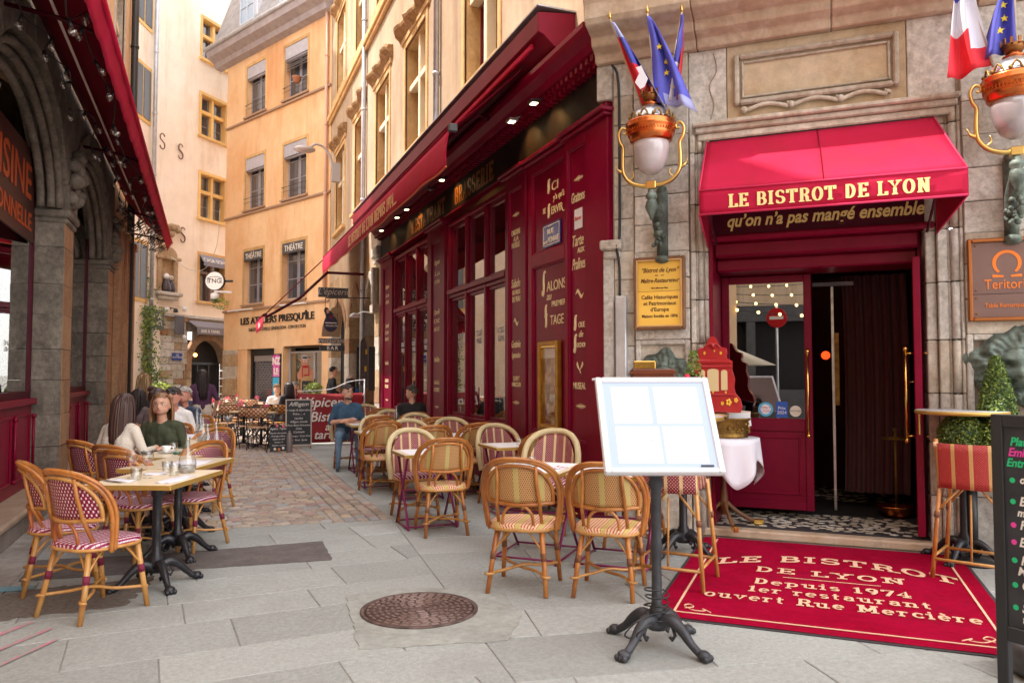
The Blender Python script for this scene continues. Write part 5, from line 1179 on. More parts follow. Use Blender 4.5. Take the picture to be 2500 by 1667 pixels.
for p in pts:
    n = random.choice((4, 5, 5, 6)); a0 = random.uniform(0, 6); P = []
    for k in range(n):
        a = a0+2*pi*k/n; r = random.uniform(.030, .040); P.append((p[0]+r*cos(a)*1.15, p[1]+r*sin(a)))
    MB().prism([(x, y, .084) for x, y in P], (0, 0, .007)).out('mosaic_piece', random.choice(MOSW), mf)
MB().box(1.0, 2.9, 1.02, 1.9, .086, .10).out('door_mat', DARK, mf)
# interior of the lobby
lb = thing('entrance_lobby', 'dark entrance lobby behind the open bistro door', 'room', **F2)
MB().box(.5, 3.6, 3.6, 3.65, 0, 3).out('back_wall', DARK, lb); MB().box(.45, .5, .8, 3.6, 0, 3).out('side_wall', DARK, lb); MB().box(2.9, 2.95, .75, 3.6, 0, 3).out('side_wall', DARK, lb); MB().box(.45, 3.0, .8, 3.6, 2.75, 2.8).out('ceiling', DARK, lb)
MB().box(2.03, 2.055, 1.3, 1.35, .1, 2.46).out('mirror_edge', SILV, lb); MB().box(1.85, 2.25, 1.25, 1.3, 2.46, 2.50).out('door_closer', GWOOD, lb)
MB().box(2.055, 2.10, 1.27, 1.30, 1.2, 1.96).out('push_plate', OBRASS, lb)
MB().sphere((1.98, 2.3, 1.75), .05, 10, 8).out('lobby_lamp', mat('red_lamp', (1, .1, .02), .4, emis=(1, .06, .01), estr=.8), lb)
cu = thing('velvet_curtain', 'long dark red velvet curtain hanging inside the doorway', 'curtain', **F2)
MB().grid(lambda u, v: (2.14+.62*u+.02*sin(v*3), 1.45+.05*sin(u*44)+.02*sin(u*17+v*2), .28+2.3*v), 110, 8).out('drape', mat('velvet', (.085, .004, .006), .9, sheen=.15), cu)
us = thing('umbrella_stand', 'polished copper and brass umbrella stand inside the doorway', 'umbrella stand', tuple(Matrix.Translation(F2['loc']) @ Matrix.Rotation(F2['rz'], 4, 'Z') @ Vector((2.6, 1.12, .1))), F2['rz'])
MB().lathe([(.0, 0), (.10, 0), (.13, .03), (.15, .10), (.155, .11), (.14, .105), (.12, .05), (0, .04)], seg=24, sx=1.2).out('basin', COPPER, us); MB().tube([(0, 0, .05), (0, 0, .85)], .012, 8).sphere((0, 0, .87), .02, 8, 6).tube([(.12*cos(a), .12*sin(a), .78) for a in [2*pi*k/20 for k in range(20)]], .010, 6, closed=True).tube([(-.12, 0, .78), (.12, 0, .78)], .008, 6).out('frame', OBRASS, us)
# ---- bistro awning
ba = thing('entrance_awning', 'bright red canopy lettered LE BISTROT DE LYON over the entrance', 'awning', **F2)
bx0, bx1, fx0, fx1 = .93, 2.86, .945, 2.995
MB().grid(lambda u, v: ((bx0+(bx1-bx0)*u)*(1-v)+(fx0+(fx1-fx0)*u)*v, -.02-.68*v, 3.76-.63*v-.012*sin(pi*v)*sin(pi*u)-.006*sin(u*40)*0), 30, 10).out('canopy', CANV, ba, solid=.006)
MB().grid(lambda u, v: (fx0+(fx1-fx0)*u, -.702-.006*sin(pi*v)*sin(u*20), 3.128-.21*v), 40, 4).out('front_valance', CANV, ba, solid=.005)
for x, xb, nm in ((fx0, bx0, 'side_wing'), (fx1, bx1, 'side_wing')):
    MB().prism([(x, -.70, 3.13), (x, -.70, 2.915), (xb, -.02, 2.74), (xb, -.02, 3.76)], (.005, 0, 0)).out(nm, CANV, ba)
MB().tube([(fx0, -.704, 3.13), (fx1, -.704, 3.13)], .009, 6).tube([(fx0, -.705, 2.918), (fx1, -.705, 2.918)], .010, 6).tube([(bx1, -.03, 3.76), (fx1, -.70, 3.13)], .008, 6).tube([(bx0, -.03, 3.76), (fx0, -.70, 3.13)], .008, 6).tube([(fx0, -.70, 2.918), (bx0, -.02, 2.74)], .008, 6).tube([(fx1, -.70, 2.918), (bx1, -.02, 2.74)], .008, 6).out('piping', mat('pink_piping', (.62, .02, .10), .7), ba)
MB().tube([(1.92, -.03, 3.765), (1.96, -.70, 3.135)], .004, 4).out('seam', CANVD, ba)
MB().tube([(fx0+.03, -.66, 2.95), (fx1-.03, -.66, 2.95)], .015, 6).tube([(1.02, -.1, 2.75), (1.02, -.64, 2.94)], .012, 6).tube([(2.78, -.1, 2.75), (2.78, -.64, 2.94)], .012, 6).out('frame', DRED, ba)
AWT = slab('LE BISTROT DE LYON', .115, 1.965, 2.962, -.712, mat('awning_yellow', (.90, .70, .30), .6), ba, wide=1.55/(slab_width('LE BISTROT DE LYON')*.115), thick=.22, thin=.085)
# fit lettering to its span

# ---- plaques
bq = thing('brass_plaque', 'brass plaque in a brown frame reading Bistrot de Lyon Maitre-Restaurateur', 'plaque', **F2)
frame_mb(.225, .725, 1.955, 2.665, .038, -.125, -.07).out('frame', WOODD, bq, bev=.01); frame_mb(.255, .695, 1.985, 2.635, .012, -.132, -.12).out('inner_frame', WOODL, bq)
for z0, z1 in ((1.993, 2.328), (2.332, 2.627)):
    MB().box(.263, .687, -.098, -.085, z0, z1).out('plate', BRASSP, bq)
PR = mat('engraved_print', (.10, .03, .01), .6)
for s_, sz, z, sh_, sx_ in (('“Bistrot de Lyon”', .062, 2.515, .35, .82), ('~  ~', .05, 2.47, 0, 1), ('Maître-Restaurateur', .058, 2.415, .35, .78), ('Titre délivré par l’Etat', .018, 2.355, 0, 1), ('Cafés Historiques', .052, 2.255, 0, .95), ('et Patrimoniaux', .052, 2.195, 0, .95), ('d’Europe', .052, 2.135, 0, .95), ('Maison fondée en 1896', .042, 2.075, 0, .88)):
    text(s_, sz, .475, z, -.0995, PR, bq, shear=sh_, sx=sx_, bold=.0012, ext=.0008)
tq = thing('copper_plaque', 'brown plaque with an orange omega emblem reading Teritoria', 'plaque', **F2)
frame_mb(3.075, 3.93, 1.965, 2.66, .032, -.12, -.06).out('frame', mat('copper_frame', (.45, .16, .05), .35, .7), tq, bev=.008)
for z0, z1 in ((2.0, 2.19), (2.195, 2.625)):
    MB().box(3.11, 3.90, -.095, -.08, z0, z1).out('plate', mat('taupe_plate', (.20, .115, .10), .4, .2, c2=(.24, .14, .12), scale=3), tq)
ORG = mat('orange_emblem', (.85, .20, .015), .45)
P = AR(3.36, 2.45, .105, .105, -50, 230, 28); Q = AR(3.36, 2.445, .078, .086, 230, -50, 28)
MB().prism([(x, -.098, z) for x, z in P+Q], (0, .003, 0)).prism([(3.255, -.098, 2.33), (3.335, -.098, 2.33), (3.335, -.098, 2.345), (3.255, -.098, 2.355)], (0, .003, 0)).prism([(3.385, -.098, 2.33), (3.465, -.098, 2.33), (3.465, -.098, 2.355), (3.385, -.098, 2.345)], (0, .003, 0)).out('emblem', ORG, tq)
text('Teritoria', .115, 3.36, 2.235, -.098, ORG, tq, sx=.8, ext=.001); text('Table Remarquable', .052, 3.36, 2.08, -.098, ORG, tq, sx=.82, ext=.001)
for x in (3.135, 3.6):
    for z in (2.03, 2.16, 2.225, 2.6): MB().sphere((x, -.096, z), .008, 6, 4).out('screw', OBRASS, tq)
# ---- lion heads
def lion(name, label, x, z, s):
    o = thing(name, label, 'lion head relief', tuple(Matrix.Translation(F2['loc']) @ Matrix.Rotation(F2['rz'], 4, 'Z') @ Vector((x, -.05, z))), F2['rz'])
    def g(cx, cz, rx, rz_, a, px, pz): 
        d = ((px-cx)/rx)**2+((pz-cz)/rz_)**2; return a*math.exp(-d)
    def hgt(px, pz):
        h = g(0, .05, .55, .6, .42, px, pz)+g(0, -.22, .28, .2, .30, px, pz)+g(0, .10, .14, .45, .16, px, pz)
        for s_ in (-1, 1):
            h += g(s_*.24, .26, .16, .09, .14, px, pz)-g(s_*.24, .10, .10, .07, .20, px, pz)+g(s_*.24, .09, .05, .045, .10, px, pz)+g(s_*.14, -.26, .11, .12, .12, px, pz)+g(s_*.32, -.08, .16, .14, .08, px, pz)+g(s_*.58, .52, .11, .13, .25, px, pz)
        h -= g(0, -.42, .22, .06, .22, px, pz); h += g(0, -.56, .16, .1, .10, px, pz); h += g(0, -.12, .09, .06, .10, px, pz)
        r = sqrt(px*px+pz*pz); a = atan2(pz, px)
        if r > .5: h += min(1, (r-.5)*5)*(.07+.07*sin(a*13+r*9+sin(a*5)*1.4)+.04*sin(a*29-r*14))*(1.2-r*.5)+.05
        return h
    def fn(u, v):
        a = u*2*pi; R = (.92+.07*sin(a*9+1)+.06*sin(a*5))*(1.08 if sin(a) > -.3 else .95); r = v*R
        px, pz = r*cos(a), r*sin(a)*.98; e = min(1, (1-v)*7)
        return (px*s, -max(hgt(px, pz), .04)*s*e*.75, pz*s)
    MB().grid(fn, 110, 40).out('mane_and_face', VERD, o); return o
lion('lion_relief', 'verdigris bronze lion head relief on the left entrance pier behind the menu stand', .50, 1.45, .31)
lion('lion_relief', 'verdigris bronze lion head relief on the right entrance pier behind the topiary', 3.42, 1.56, .36)
# ---- lanterns
def FP(x, y, z): return tuple(Matrix.Translation(F2['loc']) @ Matrix.Rotation(F2['rz'], 4, 'Z') @ Vector((x, y, z)))
ln = thing('wall_lantern', 'opal globe wall lantern with copper band and brass yoke left of the entrance', 'lantern', FP(.475, -.45, 0), F2['rz'], 'entrance lanterns')
MB().lathe([(.0, 3.385), (.05, 3.39), (.11, 3.43), (.15, 3.52), (.168, 3.62), (.17, 3.72)], seg=32).out('globe', OPAL, ln)
MB().lathe([(.17, 3.68), (.195, 3.70), (.20, 3.73), (.215, 3.75), (.205, 3.77), (.23, 3.81), (.235, 3.83), (.228, 3.84), (.235, 3.86), (.22, 3.88), (.18, 3.885)], seg=32).out('copper_band', COPPER, ln)
fl = MB()
for k in range(48):
    a = 2*pi*k/48; fl.cbox((.218*cos(a), .218*sin(a), 3.795), (.006, .008, .05), rz=a)
fl.out('fluting', COPPER, ln)
MB().lathe([(.20, 3.885), (.19, 3.90), (.17, 3.95), (.12, 4.0), (.07, 4.03), (.05, 4.05)], seg=32, wob=lambda a, z: .03*sin(a*8) if z < 3.97 else 0).out('dome', SILV, ln)
gm = MB()
for k in range(10):
    a = 2*pi*k/10; gm.tube([(.20*cos(a+t), .20*sin(a+t), 3.89+.06*sin(t*8)) for t in (0, .1, .2, .3, .4, .5)], .009, 5).sphere((.21*cos(a), .21*sin(a), 3.90), .018, 6, 5)
gm.out('gallery', OBRASS, ln)
MB().lathe([(.05, 4.03), (.08, 4.045), (.05, 4.06), (.055, 4.07)], seg=20).out('neck', COPPER, ln)
cr = MB(); cr.lathe([(.055, 4.07), (.075, 4.10), (.085, 4.14), (.078, 4.14), (.06, 4.09)], seg=20)
for k in range(10):
    a = 2*pi*k/10; cr.cbox((.088*cos(a), .088*sin(a), 4.155), (.012, .02, .05), rz=a)
cr.out('crown', mat('dark_gilt', (.25, .10, .03), .4, .8), ln)
for s_ in (-1, 1):
    P = smoothpath([(0, 0, 3.285), (s_*.10, 0, 3.288), (s_*.20, 0, 3.33), (s_*.262, 0, 3.42), (s_*.27, 0, 3.55), (s_*.265, 0, 3.66), (s_*.295, 0, 3.72), (s_*.305, 0, 3.80), (s_*.27, 0, 3.85), (s_*.232, 0, 3.83), (s_*.24, 0, 3.795), (s_*.265, 0, 3.80)], 5)
    y = MB(); y.tube(P, .014, 8, radii=[.022-.012*i/(len(P)-1) for i in range(len(P))]); y.tube(smoothpath([(s_*.255, 0, 3.42), (s_*.31, 0, 3.45), (s_*.335, 0, 3.50)], 4), .008, 6, radii=[.014]*5+[.006]*4).tube(smoothpath([(s_*.21, 0, 3.345), (s_*.17, 0, 3.38), (s_*.175, 0, 3.43)], 4), .007, 6).tube([(s_*.23, 0, 3.83), (s_*.20, 0, 3.83)], .012, 6)
    y.out('yoke_arm', mat('gilt_brass', (.72, .50, .17), .28, 1.0), ln)
MB().cbox((0, 0, 3.285), (.09, .07, .07)).out('yoke_block', MATS['gilt_brass'], ln, bev=.006)
MB().lathe([(.02, 3.25), (.035, 3.235), (.03, 3.22), (.05, 3.20), (.055, 3.17), (.035, 3.15), (.05, 3.13), (.06, 3.08), (.045, 3.04), (.02, 2.99), (.015, 2.96)], seg=16).out('pendant', VERD, ln)
ar = MB(); P = smoothpath([(0, 0, 3.10), (.02, .14, 3.06), (.03, .26, 2.96), (.03, .33, 2.82), (.03, .36, 2.72)], 5); ar.tube(P, .05, 10, radii=[.035+.035*sin(pi*i/(len(P)-1)) for i in range(len(P))])
ar.tube([(.03, .37, 3.30), (.03, .37, 2.66)], .055, 10).sphere((.03, .35, 2.64), .075, 10, 8, (1, 1, .6)).sphere((.03, .35, 3.32), .05, 8, 6)
for k in range(26): ar.sphere((.03+random.uniform(-.05, .05), random.uniform(.1, .33), 2.75+random.uniform(0, .25)), random.uniform(.018, .035), 6, 5)
ar.out('bracket', VERD, ln)
ln2 = copy_tree(ln, FP(3.375, -.45, 0), F2['rz'], 'opal globe wall lantern with copper band and brass yoke right of the entrance')
# ---- flags
def flag(name, label, tip, base, width, cols, seed, stars=0, parent_cat='flag', droop=.0):
    """cloth hanging from a slanting pole; tip/base in frame F2 metres"""
    o = thing(name, label, 'flag', F2['loc'], F2['rz'], 'flags on the entrance lanterns'); tip = Vector(tip); base = Vector(base)
    MB().tube([base, tip+(tip-base)*.04], .009, 6).out('pole', mat('flag_pole', (.55, .42, .30), .5), o)
    MB().lathe([(.0, 0), (.016, .01), (.012, .03), (.0, .09)], tuple(tip+(tip-base)*.04), 8).out('finial', BRASS, o)
    random.seed(seed); ph = random.uniform(0, 6); n = 12
    w0, w1 = width
    def fn(u, v):
        p = tip+(base-tip)*(v*.93); w = w0+(w1-w0)*v**.8; x = w*u
        return Vector((p.x+x*droop_x+.01*sin(u*9+ph), p.y-.075*sin(u*10+v*3+ph)*(.3+u)*min(1, v*3)-.02, p.z-.35*abs(w)*u*droop-.0))
    droop_x = 1
    g = MB(); P = [fn(i/n, j/16) for j in range(17) for i in range(n+1)]; q = g.addv(P)
    for j in range(16):
        for i in range(n): g.m = cols(i/n, j/16); g.addf([(j*(n+1)+i, j*(n+1)+i+1, (j+1)*(n+1)+i+1, (j+1)*(n+1)+i)], q, True)
    g.out('cloth', FLAGM, o, solid=.003)
    for k in range(stars):
        v = .36+.135*k; p = fn(.45+.1*(k % 2), v); P = []
        for t in range(10):
            a = pi/2+pi*t/5; r = .033 if t % 2 == 0 else .013; P.append((p.x+r*cos(a), p.y-.035, p.z+r*sin(a)))
        MB().prism(P, (0, .004, 0)).out('star', mat('star_yellow', (.85, .62, .03), .6), o)
    return o
FB, FW, FR_, FEU, FLB = 0, 1, 2, 3, 4
FLAGM = [mat('flag_blue', (.06, .07, .40), .75, c2=(.09, .10, .5), scale=4), mat('flag_white', (.72, .70, .78), .75), mat('flag_red', (.60, .015, .03), .75, c2=(.7, .03, .05), scale=4), mat('flag_eu_blue', (.085, .09, .50), .75, c2=(.12, .13, .60), scale=4), mat('flag_pale_blue', (.38, .42, .75), .75)]
f1 = flag('flag', 'red and blue city flag with a white lion furled on the left lantern', (.12, -.52, 4.86), (.40, -.40, 4.0), (.03, .26), lambda u, v: FLB if v < .16 else (FR_ if u < .62-.25*(v < .45) else (FB if v < .66 else FLB)), 3, droop=1)
MB().prism([(.36, -.60, 4.22), (.40, -.60, 4.30), (.37, -.60, 4.36), (.42, -.60, 4.37), (.45, -.60, 4.30), (.48, -.60, 4.24), (.45, -.60, 4.17), (.41, -.60, 4.15)], (0, .005, 0)).out('white_lion', FLAGM[1], f1)
flag('flag', 'blue flag with yellow stars hanging from the left lantern', (.475, -.55, 4.84), (.53, -.42, 4.0), (.02, .36), lambda u, v: FLB if (u > .2 and v > .86) else FEU, 5, stars=4, droop=.9)
flag('flag', 'furled blue white and red flag behind the others on the left lantern', (.77, -.48, 4.83), (.60, -.38, 4.02), (.02, .12), lambda u, v: FB if v < .55 and u < .7 else (FW if u < .6 else FR_), 8, droop=.6)
flag('flag', 'white and red end of a tricolour flag left of the right lantern', (3.02, -.52, 4.85), (3.25, -.42, 3.95), (.03, -.33), lambda u, v: FB if v < .28 else (FW if (v < .58 or (u < .35 and v < .8)) else FR_), 4, droop=.9)
flag('flag', 'blue flag with yellow stars on the right lantern', (3.37, -.55, 4.84), (3.40, -.42, 4.05), (.02, -.26), lambda u, v: FEU, 6, stars=4, droop=.7)
# ================================================================ RATTAN CHAIRS
def bsf(x, z): return -.185-.10*(z-.45)/.43+2.0*x*x
HP = [(.232, .40), (.248, .50), (.262, .62), (.255, .72), (.225, .80), (.165, .858), (.085, .886), (0, .892)]
def hoop(sx=1, dz=0, dy=0, zmin=None, n=4):
    P = [(x*sx, z+dz) for x, z in HP]; P = [p for p in P if zmin is None or p[1] > zmin]
    if zmin is not None: P = [(P[0][0]*.99, zmin)]+P
    full = P+[(-x, z) for x, z in P[-2::-1]]
    return smoothpath([(x, bsf(x, z)+dy, z) for x, z in full], n)
def rattan_chair(label, st, group):
    o = thing('rattan_chair', label, 'chair', group=group)
    f, lg, wv, ws, bd, accent = st['frame'], st['leg'], st['weave'], st['seat'], st['bind'], st.get('accent', st['frame'])
    s = MB(); N_ = 28; P = []
    for k in range(N_):
        a = 2*pi*k/N_; ca, sa = cos(a), sin(a); r = (abs(ca)**3.2+abs(sa)**3.2)**(-1/3.2); P.append((.225*r*ca*(1+.07*sa), .215*r*sa))
    q = s.addv([(x, y, .455) for x, y in P]+[(x, y, .425) for x, y in P]+[(x*.75, y*.75, .462) for x, y in P]+[(0, 0, .460)], [(x, y, 0) for x, y in P]+[(x*1.2, y*1.2+.03, 0) for x, y in P]+[(x*.75, y*.75, 0) for x, y in P]+[(0, 0, 0)])
    s.addf([(i, (i+1) % N_, 2*N_+(i+1) % N_, 2*N_+i) for i in range(N_)]+[(2*N_+i, 2*N_+(i+1) % N_, 3*N_) for i in range(N_)]+[((i+1) % N_, i, N_+i, N_+(i+1) % N_) for i in range(N_)], q, True)
    s.out('seat', ws, o); MB().tube([(x*.99, y*.99, .42) for x, y in P], .012, 6, closed=True).out('seat_rim', st.get('rim', RATTL), o)
    b = MB()
    if st['cream']:
        b.tube(hoop(), .030, 8, flat=1.0); b.out('back_frame', CRBRAID, o); w0, zb, zt, pw = .235, .44, .872, 2.6
    else:
        b.tube(hoop(1.0), .016, 7); b.tube(hoop(1.07, .012, -.004), .0135, 7); b.out('back_frame', f, o)
        MB().tube(hoop(.885, -.034, -.002, zmin=.59), .013, 7).tube(smoothpath([(x, bsf(x, .60)-.004, .60-.01*(1-abs(x)/.22)) for x in (-.232, -.16, -.08, 0, .08, .16, .232)], 3), .0135, 7).out('inner_frame', accent, o); w0, zb, zt, pw = .227, .60, .856, 3.2
    MB().grid(lambda u, v: (lambda x: (x, bsf(x, zb+(v*(zt-zb)*(1-abs(2*u-1)**pw)**(1/2.4)))+.006, zb+v*(zt-zb)*(max(0, 1-abs(2*u-1)**pw))**(1/2.4)))(w0*(2*u-1)*.995), 22, 8, pat=lambda u, v: (w0*(2*u-1), (zt-zb)*v*(max(0, 1-abs(2*u-1)**pw))**(1/2.4), 0)).out('backrest', wv, o, solid=.007)
    for sx in (-1, 1):
        x = sx*.135; zt_ = .855 if not st['cream'] else .60
        if not st['cream']: MB().tube([(x*1.12, bsf(x, .44)+.03, .43), (x*1.1, bsf(x, .6)-.012, .60), (x, bsf(x, .75)-.012, .74), (x*.98, bsf(x, .85)-.008, zt_)], .0125, 7).out('back_post', f, o)
        fl = [(sx*.18, .15, .43), (sx*.195, .185, .2), (sx*.21, .215, .0)]; rl = [(sx*.15, -.155, .43), (sx*.18, -.195, .2), (sx*.20, -.24, .0)]
        for pts in (fl, rl):
            l = MB().tube(pts, .0155, 8, radii=[.0185, .0175, .016]).out('leg', lg, o)
            a, c = Vector(pts[0]), Vector(pts[1]); m0 = c+(a-c)*.1; m1 = c+(a-c)*.32
            MB().tube([m0, m1], .0205, 8).out('binding', bd, l)
            for tgt in ((pts[0][0]*.35, pts[0][1]*1.0, .42), (pts[0][0]*1.02, pts[0][1]*.35, .42)):
                MB().tube(smoothpath([m1, (m1+Vector(tgt))/2+Vector((0, 0, .005)), Vector(tgt)], 3), .0075, 6).out('brace', st.get('rim', RATTL), l)
    MB().tube(smoothpath([(-.105, -.19, .43), (-.10, -.205, .52), (-.06, -.215, .575), (0, -.22, .59), (.06, -.215, .575), (.10, -.205, .52), (.105, -.19, .43)], 4), .011, 7).out('back_arch', st.get('archm', accent), o)
    for sx in (-1, 1): MB().tube(smoothpath([(sx*.205, .20, .13), (sx*.10, .07, .135), (0, -.01, .14+.012*sx), (-sx*.10, -.10, .135), (-sx*.193, -.22, .13)], 4), .0105, 7).out('stretcher', st.get('rim', RATTL), o)
    for sy, y in ((1, .205), (-1, -.225)): MB().tube([(-.222, y-.012*sy, .125), (-.20, y+.014*sy, .128), (-.16, y-.01*sy, .13)], .009, 6).out('stretcher_wrap', st.get('rim', RATTL), o); MB().tube([(.222, y-.012*sy, .125), (.20, y+.014*sy, .128), (.16, y-.01*sy, .13)], .009, 6).out('stretcher_wrap', st.get('rim', RATTL), o)
    return o
GA, GB, GC = 'magenta woven rattan chairs along the arcade', 'natural rattan chairs on the bistro terrace', 'cream hooped chairs on the bistro terrace'
stA = dict(frame=RATT, leg=RATTL, weave=WA, seat=WAS, bind=BIND, accent=RATTL, cream=False, rim=RATTL, archm=RATTR)
stB = dict(frame=RATT, leg=RATT, weave=WB, seat=WBS, bind=BINDT, accent=RATT, cream=False, rim=RATTL, archm=RATT)
stC = dict(frame=CRBRAID, leg=RATT, weave=WC, seat=WAS, bind=BINDT, cream=True, rim=RATTL, archm=RATT, accent=RATT)
chA = rattan_chair('magenta and white woven chair nearest the camera on the left, seen from behind', stA, GA)
chB = rattan_chair('natural rattan chair in front of the terrace table, left of the menu stand', stB, GB)
chC = rattan_chair('cream hooped crimson chair behind the nearest terrace table', stC, GC)
def put(o, x, y, deg, label=None, first=False, s=1.0):
    c = o if first else copy_tree(o, label=label)
    c.location = (x, y, random.uniform(0, .002)); c.rotation_euler.z = radians(deg); c.scale = (s, s, s); return c
put(chA, -.66, 5.63, -47, first=True, s=1.03)
for x, y, d, l in ((-.95, 6.34, -80, 'magenta woven chair just behind the nearest one, facing the first table'), (-.52, 7.18, -42, 'magenta woven chair behind the glasses of the first marble table'), (-.66, 7.75, -40, 'magenta woven chair with its top showing above the chair behind the first table'),
                   (-.95, 8.35, -50, 'magenta woven chair under the woman in the cream sweater'), (-.12, 7.38, 140, 'magenta woven chair on the street side of the second left table'), (.0, 9.3, 150, 'magenta woven chair tucked at the street side of the cup table'),
                   (-.45, 10.3, 150, 'magenta woven chair under the woman in the green top'), (-.85, 11.4, -40, 'magenta woven chair by the bald man at the far left tables'), (-.2, 12.3, 150, 'magenta woven chair farthest along the arcade tables')):
    put(chA, x, y, d, l)
put(chB, 2.14, 5.13, -36, first=True, s=1.04)
for x, y, d, l in ((2.65, 4.80, -40, 'natural rattan chair directly behind the post of the menu stand'), (2.12, 7.18, -4, 'natural rattan chair at the first small table on the cobble side'), (3.40, 7.72, 0, 'natural rattan chair by the brass menu case, almost hidden behind a cream hoop'),
                   (2.46, 8.95, 5, 'natural rattan chair in the second row on the cobble side'), (3.14, 9.22, 2, 'natural rattan chair below the near shop window'), (2.10, 9.95, 6, 'natural rattan chair seen side on beside the cobbles'),
                   (3.0, 10.6, 0, 'natural rattan chair in the middle of the wall side row'), (2.32, 11.30, 8, 'natural rattan chair opposite the man in the denim shirt'), (3.08, 12.1, 0, 'natural rattan chair near the man in black'), (2.9, 13.75, 0, 'farthest natural rattan chair, beside the carafe')):
    put(chB, x, y, d, l, s=1.02)
put(chC, 3.12, 6.88, 140, first=True, s=1.06)
for x, y, d, l in ((2.06, 7.98, 178, 'cream hooped chair at the first small table beside the cobbles'), (3.22, 8.40, 182, 'cream hooped chair with two glasses before it near the menu case'), (2.48, 9.72, 180, 'cream hooped chair in the second row beside the cobbles'),
                   (3.10, 9.88, 178, 'cream hooped chair under the mullions of the near shop window'), (2.30, 10.9, 181, 'cream hooped chair behind the table with the white cloth near the seated man'), (2.96, 11.2, 180, 'cream hooped chair in front of the man in black'),
                   (2.84, 12.5, 180, 'cream hooped chair behind the tall carafe'), (2.16, 12.82, 172, 'cream hooped chair in which the man in denim sits'), (2.9, 14.9, 180, 'farthest cream hooped chair against the red front'), (3.55, 5.95, 130, 'cream hooped chair hidden behind the glowing menu board')):
    put(chC, x, y, d, l, s=1.02)
# ================================================================ TABLES
def claw_base(par, h, r=.30, n=4, m=IRON, rot=0, rcol=.032):
    c = MB(); c.lathe([(rcol*1.7, .10), (rcol*1.9, .13), (rcol*1.3, .17), (rcol*1.5, .20), (rcol, .24), (rcol*.9, h*.5), (rcol*1.15, h*.55), (rcol*.95, h*.6), (rcol, h-.12), (rcol*1.5, h-.09), (rcol*1.2, h-.05), (rcol*2.6, h-.02), (rcol*2.6, h)], seg=14); c.out('column', m, par)
    for k in range(n):
        a = rot+2*pi*k/n; d = lambda q, z, t=0: (q*cos(a)-t*sin(a), q*sin(a)+t*cos(a), z)
        P = smoothpath([d(.02, .13), d(.09, .165), d(.16, .13), d(.22, .07), d(r-.03, .035), d(r, .025)], 4); L = len(P)
        f = MB(); f.tube(P, .03, 8, radii=[.042-.02*min(1, i/(L*.6)) for i in range(L)])
        f.sphere(d(r, .028), .038, 10, 6, (1, 1, .75))
        for t in (-.024, 0, .024): f.sphere(d(r+.026, .018, t), .018, 7, 5)
        f.tube([d(.10, .135), d(.12, .09), d(.10, .06), d(.085, .075)], .010, 6)
        f.out('claw_foot', m, par)
def marble_table(label, x, y, deg, w=.60, l=.84, h=.78, group='brass edged tables along the arcade'):
    o = thing('pedestal_table', label, 'table', (x, y, 0), radians(deg), group)
    MB().box(-w/2+.004, w/2-.004, -l/2+.004, l/2-.004, h-.03, h).out('tabletop', TTOP, o, bev=.004)
    frame_h = MB(); frame_h.box(-w/2-.002, w/2+.002, -l/2-.002, -l/2+.004, h-.035, h-.001).box(-w/2-.002, w/2+.002, l/2-.004, l/2+.002, h-.035, h-.001).box(-w/2-.002, -w/2+.004, -l/2+.004, l/2-.004, h-.035, h-.001).box(w/2-.004, w/2+.002, -l/2+.004, l/2-.004, h-.035, h-.001)
    frame_h.out('edge_band', TEDGE, o, bev=.002)
    claw_base(o, h-.03, .29, 4, rot=radians(45)); return o
LT = [(-.33, 6.13, 'nearest brass edged table along the arcade, set with two wine glasses and a carafe'), (-.22, 7.03, 'second brass edged table from the camera, with white napkins'), (-.23, 7.92, 'brass edged table with coffee cup in front of the two women'),
      (-.27, 9.05, 'fourth brass edged table from the camera along the arcade'), (-.20, 9.98, 'brass edged table holding a white plate run before the sunglasses man'), (-.28, 11.2, 'brass edged table by the man in the navy puffer jacket'), (-.26, 12.3, 'farthest brass edged table along the arcade')]
for x, y, l in LT: marble_table(l, x, y, -24)
def folding_table(label, x, y, deg, w=.6, l=.6, h=.74):
    o = thing('folding_table', label, 'table', (x, y, 0), radians(deg), 'small folding tables on the bistro terrace')
    MB().box(-w/2, w/2, -l/2, l/2, h-.022, h).out('tabletop', TTOP, o, bev=.003)
    e = MB(); e.box(-w/2-.003, w/2+.003, -l/2-.003, -l/2, h-.03, h-.001).box(-w/2-.003, w/2+.003, l/2, l/2+.003, h-.03, h-.001).box(-w/2-.003, -w/2, -l/2, l/2, h-.03, h-.001).box(w/2, w/2+.003, -l/2, l/2, h-.03, h-.001); e.out('edge_band', TEDGE, o)
    MB().box(-w/2+.06, w/2-.06, -l/2+.05, l/2-.05, h, h+.0015).out('paper_cover', PAPER, o)
    for s in (-1, 1):
        x0 = s*(w/2-.05)
        for t in (-1, 1): MB().tube([(x0+t*s*.004, t*(l/2-.06), .0), (x0+t*s*.004, -t*(l/2-.08), h-.03)], .013, 6, flat=.5).out('leg', MAGM, o)
        MB().tube([(x0, -(l/2-.07), .02), (x0, (l/2-.07), .02)], .009, 6).out('foot_bar', MAGM, o)
    for q in (((-w/2+.05, l/2-.09, .03), (w/2-.05, l/2-.09, .03)), ((-w/2+.05, -l/2+.09, .03), (w/2-.05, -l/2+.09, .03)), ((-w/2+.05, 0, .36), (w/2-.05, 0, .36))): MB().tube(q, .009, 6).out('cross_bar', MAGM, o)
    return o
